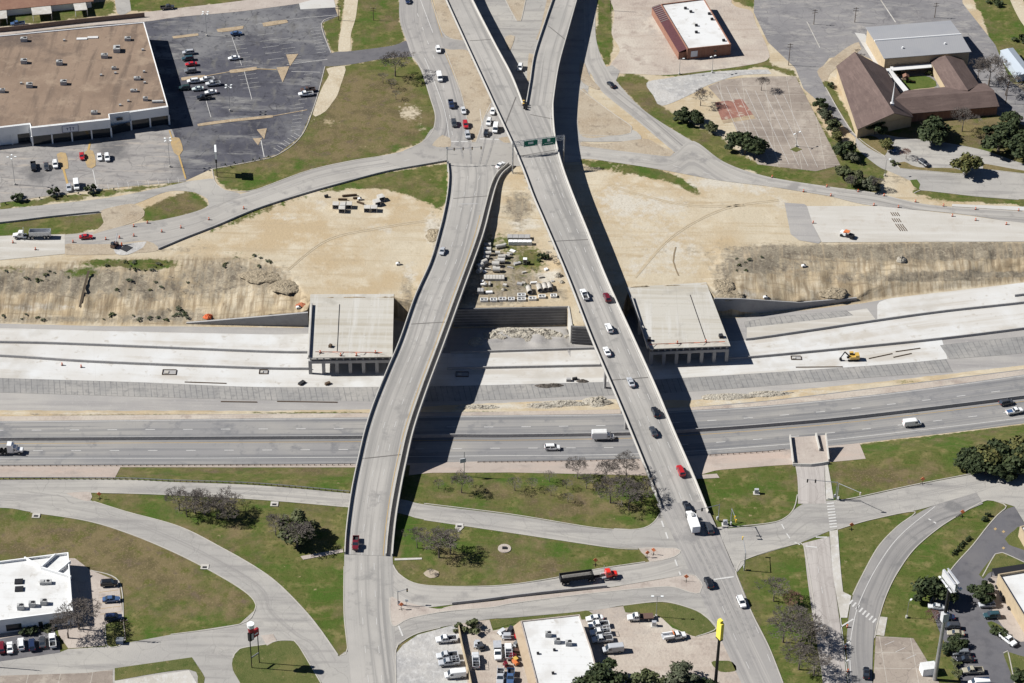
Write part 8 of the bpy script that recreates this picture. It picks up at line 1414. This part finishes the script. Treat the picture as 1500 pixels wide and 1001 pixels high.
rl = empty('road_roller', PV(1239, 347, NZ), -.5); tag(rl, 'orange and white paving machine with a black roller on the right slab', 'road roller')
MB().box((-1.2, 0, 1.6), (2.6, 2.2, 1.3)).build('engine_cover', m_whitewall, rl); MB().box((.3, 0, 2.9), (2.2, 2.1, .2)).build('canopy', PAINT['orange'], rl); MB().box((-.6, 0, 2.2), (1.2, 1.8, .5)).build('hood', PAINT['orange'], rl)
for sx in (-.7, 1.2):
    for sy in (-1, 1): MB().tube((sx, sy*.95, 1.2), (sx, sy*.95, 2.85), .06, n=5).build('canopy_post', m_dark, rl)
MB().tube((2.8, -1.1, .8), (2.8, 1.1, .8), .8, n=18).build('drum', m_dark, rl); MB().box((2.2, 0, 1.5), (2.2, 2.5, .5)).build('frame', m_dark, rl)
for sy in (-1, 1): MB().tube((-1.6, sy*.8, .75), (-1.6, sy*1.25, .75), .75, n=16).build('wheel', m_tyre, rl)
ex.scale = (.85,)*3; rl.scale = (.85,)*3
mc = empty('concrete_saw_rig', PV(168, 362, NZ), 1.2); tag(mc, 'small dark site machine with a mast beside the left road works', 'equipment'); MB().box((0, 0, 1.0), (3.0, 1.7, 1.0)).build('body', PAINT['brown'], mc); MB().tube((.8, 0, 1.3), (2.4, 0, 4.2), .16, n=6).build('mast', m_alum, mc); MB().box((-.8, .2, 1.9), (1.0, 1.1, .9)).build('cab', m_bluetint, mc)
for sx in (-1, 1):
    for sy in (-1, 1): MB().tube((sx*.95, sy*.7, .45), (sx*.95, sy*.98, .45), .45, n=12).build('wheel', m_tyre, mc)
pl = empty('plate_trench', PV(185, 364, NZ+.1)); tag(pl, 'black steel road plate with an orange marker by the left works', 'steel plate'); MB().box((0, 0, .06), (3.2, 3.4, .1), -.6).build('plate', m_bed, pl); MB().tube((-1.8, 1.6, 0), (-1.8, 1.6, 1.4), .35, .2, 8).build('marker', m_orange, pl)
sp = heap('orange_spill', 'orange stained spill by the left wing wall', 'spill', 305, 464, 1.6, 1.6, .8, m_orange, NZ, 9, None, True); sp = heap('orange_spill', 'orange stained earth beside the left underpass back corner', 'spill', 443, 447, 2.4, 1.6, .5, mat('orange_clay', S(206, 130, 96), [(1, S(186, 112, 84), .45, .7)]), NZ, 19, None, True)
# yard clutter
fk = empty('forklift', PV(754, 972, NZ), 2.2); tag(fk, 'orange forklift beside the tan strip of the workshop', 'forklift'); MB().box((-.4, 0, .9), (2.0, 1.3, .9)).build('body', PAINT['orange'], fk); MB().box((-.3, 0, 2.3), (1.3, 1.2, .12)).build('overhead_guard', PAINT['yellow'], fk)
for sy in (-.5, .5):
    MB().box((1.0, sy, 1.4), (.15, .12, 2.6)).build('mast_rail', m_dark, fk); MB().box((1.6, sy*.7, .12), (1.2, .15, .08)).build('fork', m_dark, fk)
    for sx in (-.9, .7): MB().tube((sx, sy*1.1, .35), (sx, sy*1.45, .35), .35, n=10).build('wheel', m_tyre, fk)
r11 = random.Random(3); CL = ('grey steel rack', 'red tool bin', 'brown pallet stack', 'white tank', 'dark scrap bin', 'silver frame', 'rusty bin', 'blue bin', 'pale crate', 'dark cart')
for i, (x, y, c) in enumerate(((735, 929, 'palegrey'), (748, 926, 'charcoal'), (757, 935, 'red'), (742, 935, 'silver'), (756, 947, 'grey'), (757, 958, 'brown'), (752, 965, 'maroon'), (741, 977, 'maroon'), (704, 950, 'charcoal'), (699, 947, 'silver'))):
    it = empty('yard_item', PV(x, y, NZ+.05), r11.uniform(0, 3)); tag(it, '%s in the work yard, %s' % (CL[i], ('furthest back', 'by the workshop corner', 'against the tan strip', 'below the back rack', 'beside the white pickup', 'above the forklift', 'next to the forklift', 'left of the forklift', 'by the yard wall', 'behind the ladder-rack pickup')[i]), 'yard item', 'clutter in the work yard')
    s_ = r11.uniform(1.2, 2.2); MB().box((0, 0, .7), (s_*1.3, s_, .25)).build('shelf', PAINT[c], it); MB().box((.1, 0, 1.25), (s_, s_*.7, .8)).build('bin', PAINT[c], it)
    V = MB()
    for sx in (-1, 1):
        for sy in (-1, 1): V.box((sx*s_*.6, sy*s_*.45, .35), (.12, .12, .7))
    V.build('frame', m_dark, it)
# low pole and box on the patio side, white road cabinet boxes
for i, (x, y) in enumerate(((1450, 852), (1460, 862), (1470, 880), (1478, 893))):
    tb = empty('patio_table', PV(x, y, NZ+.08)); tag(tb, 'round patio table beside the restaurant, %s' % ('furthest back', 'second', 'third', 'nearest')[i], 'table', 'patio tables at the restaurant'); MB().tube((0, 0, .7), (0, 0, .76), .7, n=14).build('tabletop', m_dark, tb); MB().tube((0, 0, 0), (0, 0, .7), .07, n=6).build('leg', m_dark, tb); MB().tube((0, 0, 0), (0, 0, .05), .35, n=10).build('foot', m_dark, tb)
for i, (x, y) in enumerate(((1458, 775), (1470, 779), (1470, 803))): area('utility_cover', [(x-2.6, y), (x, y-2.2), (x+2.6, y), (x, y+2.2)], NZ, 6, m_yellowpave)

# crash cushion at the gore, site odds and ends
for i, (x, y) in enumerate(((767, 151), (769, 153), (771, 154), (766.5, 155), (769, 156.5), (771.5, 157.5), (768, 159.5), (770.5, 161))):
    p = PV(x, y, zR(y)+.05); cb = empty('crash_barrel', p); tag(cb, 'crash barrel clustered at the gore where the flyover branches split', 'crash barrel', 'crash barrels at the flyover gore'); MB().tube((0, 0, 0), (0, 0, 1.0), .42, n=12).build('drum', PAINT['brown'] if i in (0, 3) else m_dark, cb); MB().tube((0, 0, 1.0), (0, 0, 1.1), .45, n=12).build('lid', PAINT['yellow'] if i in (0, 3) else m_black, cb)
for i, (x, y, rx, ry, h, t) in enumerate(((798, 566, 3.4, 1.2, .6, 'left'), (813, 565, 3, 1.2, .7, 'middle'), (853, 559, 2.2, 1, .7, 'right'))): heap('debris_pile', 'dark debris pile on the edge of the new lane, %s one' % t, 'debris', x, y, rx, ry, h, m_soilheap if i == 9 else mat('dark_debris', S(120, 112, 104), [(1.5, S(70, 66, 62), .45, .7)]), -2, i+70, 'debris piles on the new lane edge')
def pit(lab, x, y, w_, d_): 
    p = PV(x, y, -2); r = empty('formwork_pit', p, .02); tag(r, lab, 'formwork', 'formwork frames on the new lanes'); MB().box((0, 0, .06), (w_, d_, .03)).build('bed', m_wallc, r); r.scale = (.85,)*3
    for sy in (-1, 1): MB().box((0, sy*d_/2, .2), (w_, .15, .4)).build('side_form', m_wood, r); MB().box((sy*w_/2, 0, .2), (.15, d_-.15, .4)).build('end_form', m_wood, r)
    MB().box((-w_*.2, 0, .2), (w_*.3, d_*.5, .3)).build('inlet_box', m_conc, r)
pit('rectangular form frame on the pale new lane at left', 248, 546, 5.4, 3.2); pit('rectangular form frame in the shade right of the curved flyover', 677, 549, 5, 3); pit('form frame left of the left underpass bridge', 386, 545.5, 3.4, 2.6); pit('form frame left of the yellow excavator', 1166, 525, 4, 2.4)
GB = 'steel bar bundles lying on the concrete'
for x, y, L, a, z, t in ((301, 561, 14, -.03, -2, 'long, near the lower edge of the left new lane'), (450, 589, 20, 0, -2, 'left of the curved flyover'), (1330, 513, 9, .25, -2, 'right of the excavator'), (1322, 521, 7, .35, -2, 'right of the excavator, lower one'), (1290, 522, 9, .35, -2, 'right beside the excavator'), (1200, 538, 16, .04, -2, 'below the excavator at the lane edge'), (350, 589, 12, 0, -2, 'on the grey strip at left'), (620, 599, 9, 0, -2, 'near the curved flyover foot')):
    r = empty('bar_bundle', PV(x, y, z+.06), a); tag(r, 'bundle of dark steel bars '+t, 'steel bars', GB); V = MB()
    for k in range(4): V.tube((-L/2, (k-1.5)*.12, .06), (L/2, (k-1.5)*.12+.05, .06), .06, n=5)
    V.build('bar', m_wood, r)
for j, (x, y) in enumerate(((1311, 314), (1313, 323), (1318, 331), (1322, 336))):
    r = empty('dowel_stack', PV(x, y, NZ+.14)); tag(r, 'short row of steel dowels on the right concrete slab, %s' % ('furthest', 'second', 'third', 'nearest')[j], 'steel bars', 'dowel rows on the right slab')
    for k in range(4): MB().box((-1.2+.8*k, 0, .08), (.2, 2.4, .16), .25).build('dowel', m_wood, r)
for i, (x, y, d, m, t) in enumerate(((833, 558, (1.6, 1.2, .8), m_wallc, 'grey, on the new lane between the flyovers'), (842, 556, (1.8, .8, .6), m_bed, 'dark, on the new lane between the flyovers'), (480, 563, (2.0, 1.0, .6), m_wood, 'brown, before the left underpass'), (442, 562, (2.6, 1.4, .5), m_bed, 'dark, before the left underpass'), (484, 508, (1.4, 1.0, .7), m_wood, 'brown, on the left underpass deck'), (951, 499, (1.4, 1.2, .9), m_bed, 'dark, at the left of the right underpass deck'), (1056, 494, (1.6, 1.4, .9), m_bed, 'dark, at the right of the right underpass deck'), (941, 482, (1.2, .8, .8), m_conc, 'pale, by the parapet of the right underpass deck'))):
    z = 5.2 if y < 510 else -1.95; r = empty('material_pallet', PV(x, y, z), .3*i); tag(r, 'small material pallet, '+t, 'pallet', 'material pallets on the works'); MB().box((0, 0, .08), (d[0], d[1], .14)).build('pallet', m_wood, r); MB().box((0, 0, .15+d[2]/2), (d[0]*.9, d[1]*.9, d[2])).build('load', m, r)

r13 = random.Random(21)
for i in range(26):
    x, y = r13.uniform(705, 760), r13.uniform(356, 432)
    if i > 15: x, y = r13.uniform(760, 815), r13.uniform(395, 432)
    L, b, h = r13.uniform(.8, 2.6), r13.uniform(.5, 1.3), r13.uniform(.3, .8); rt = empty('concrete_block', PV(x, y, NZ), r13.uniform(-.6, .6)); tag(rt, 'loose pale concrete piece lying among the pipes in the storage yard', 'concrete block', 'loose concrete pieces in the storage yard'); MB().box((0, 0, h/2), (L, b, h), 0, taper=.95).build('block', r13.choice((m_conc, m_wallc, m_whitewall)), rt)
for i in range(5): tree(r13.choice(('scrub0', 'shrub2')), r13.uniform(740, 800), r13.uniform(345, 425), r13.uniform(.6, 1.3), 'low weed clump among the pipes in the storage yard', 1.8, 'weed clumps in the storage yard')
for i, (x, y, H) in enumerate(((286, 752, 7), (327, 752, 7), (335, 762, 6), (274, 757, 6))): tree(('bare2', 'bare0', 'bare1', 'small0')[i], x, y, H, 'bare tree inside the dense group below the left ramp road', 1.15, 'dense bare group below the left ramp road')
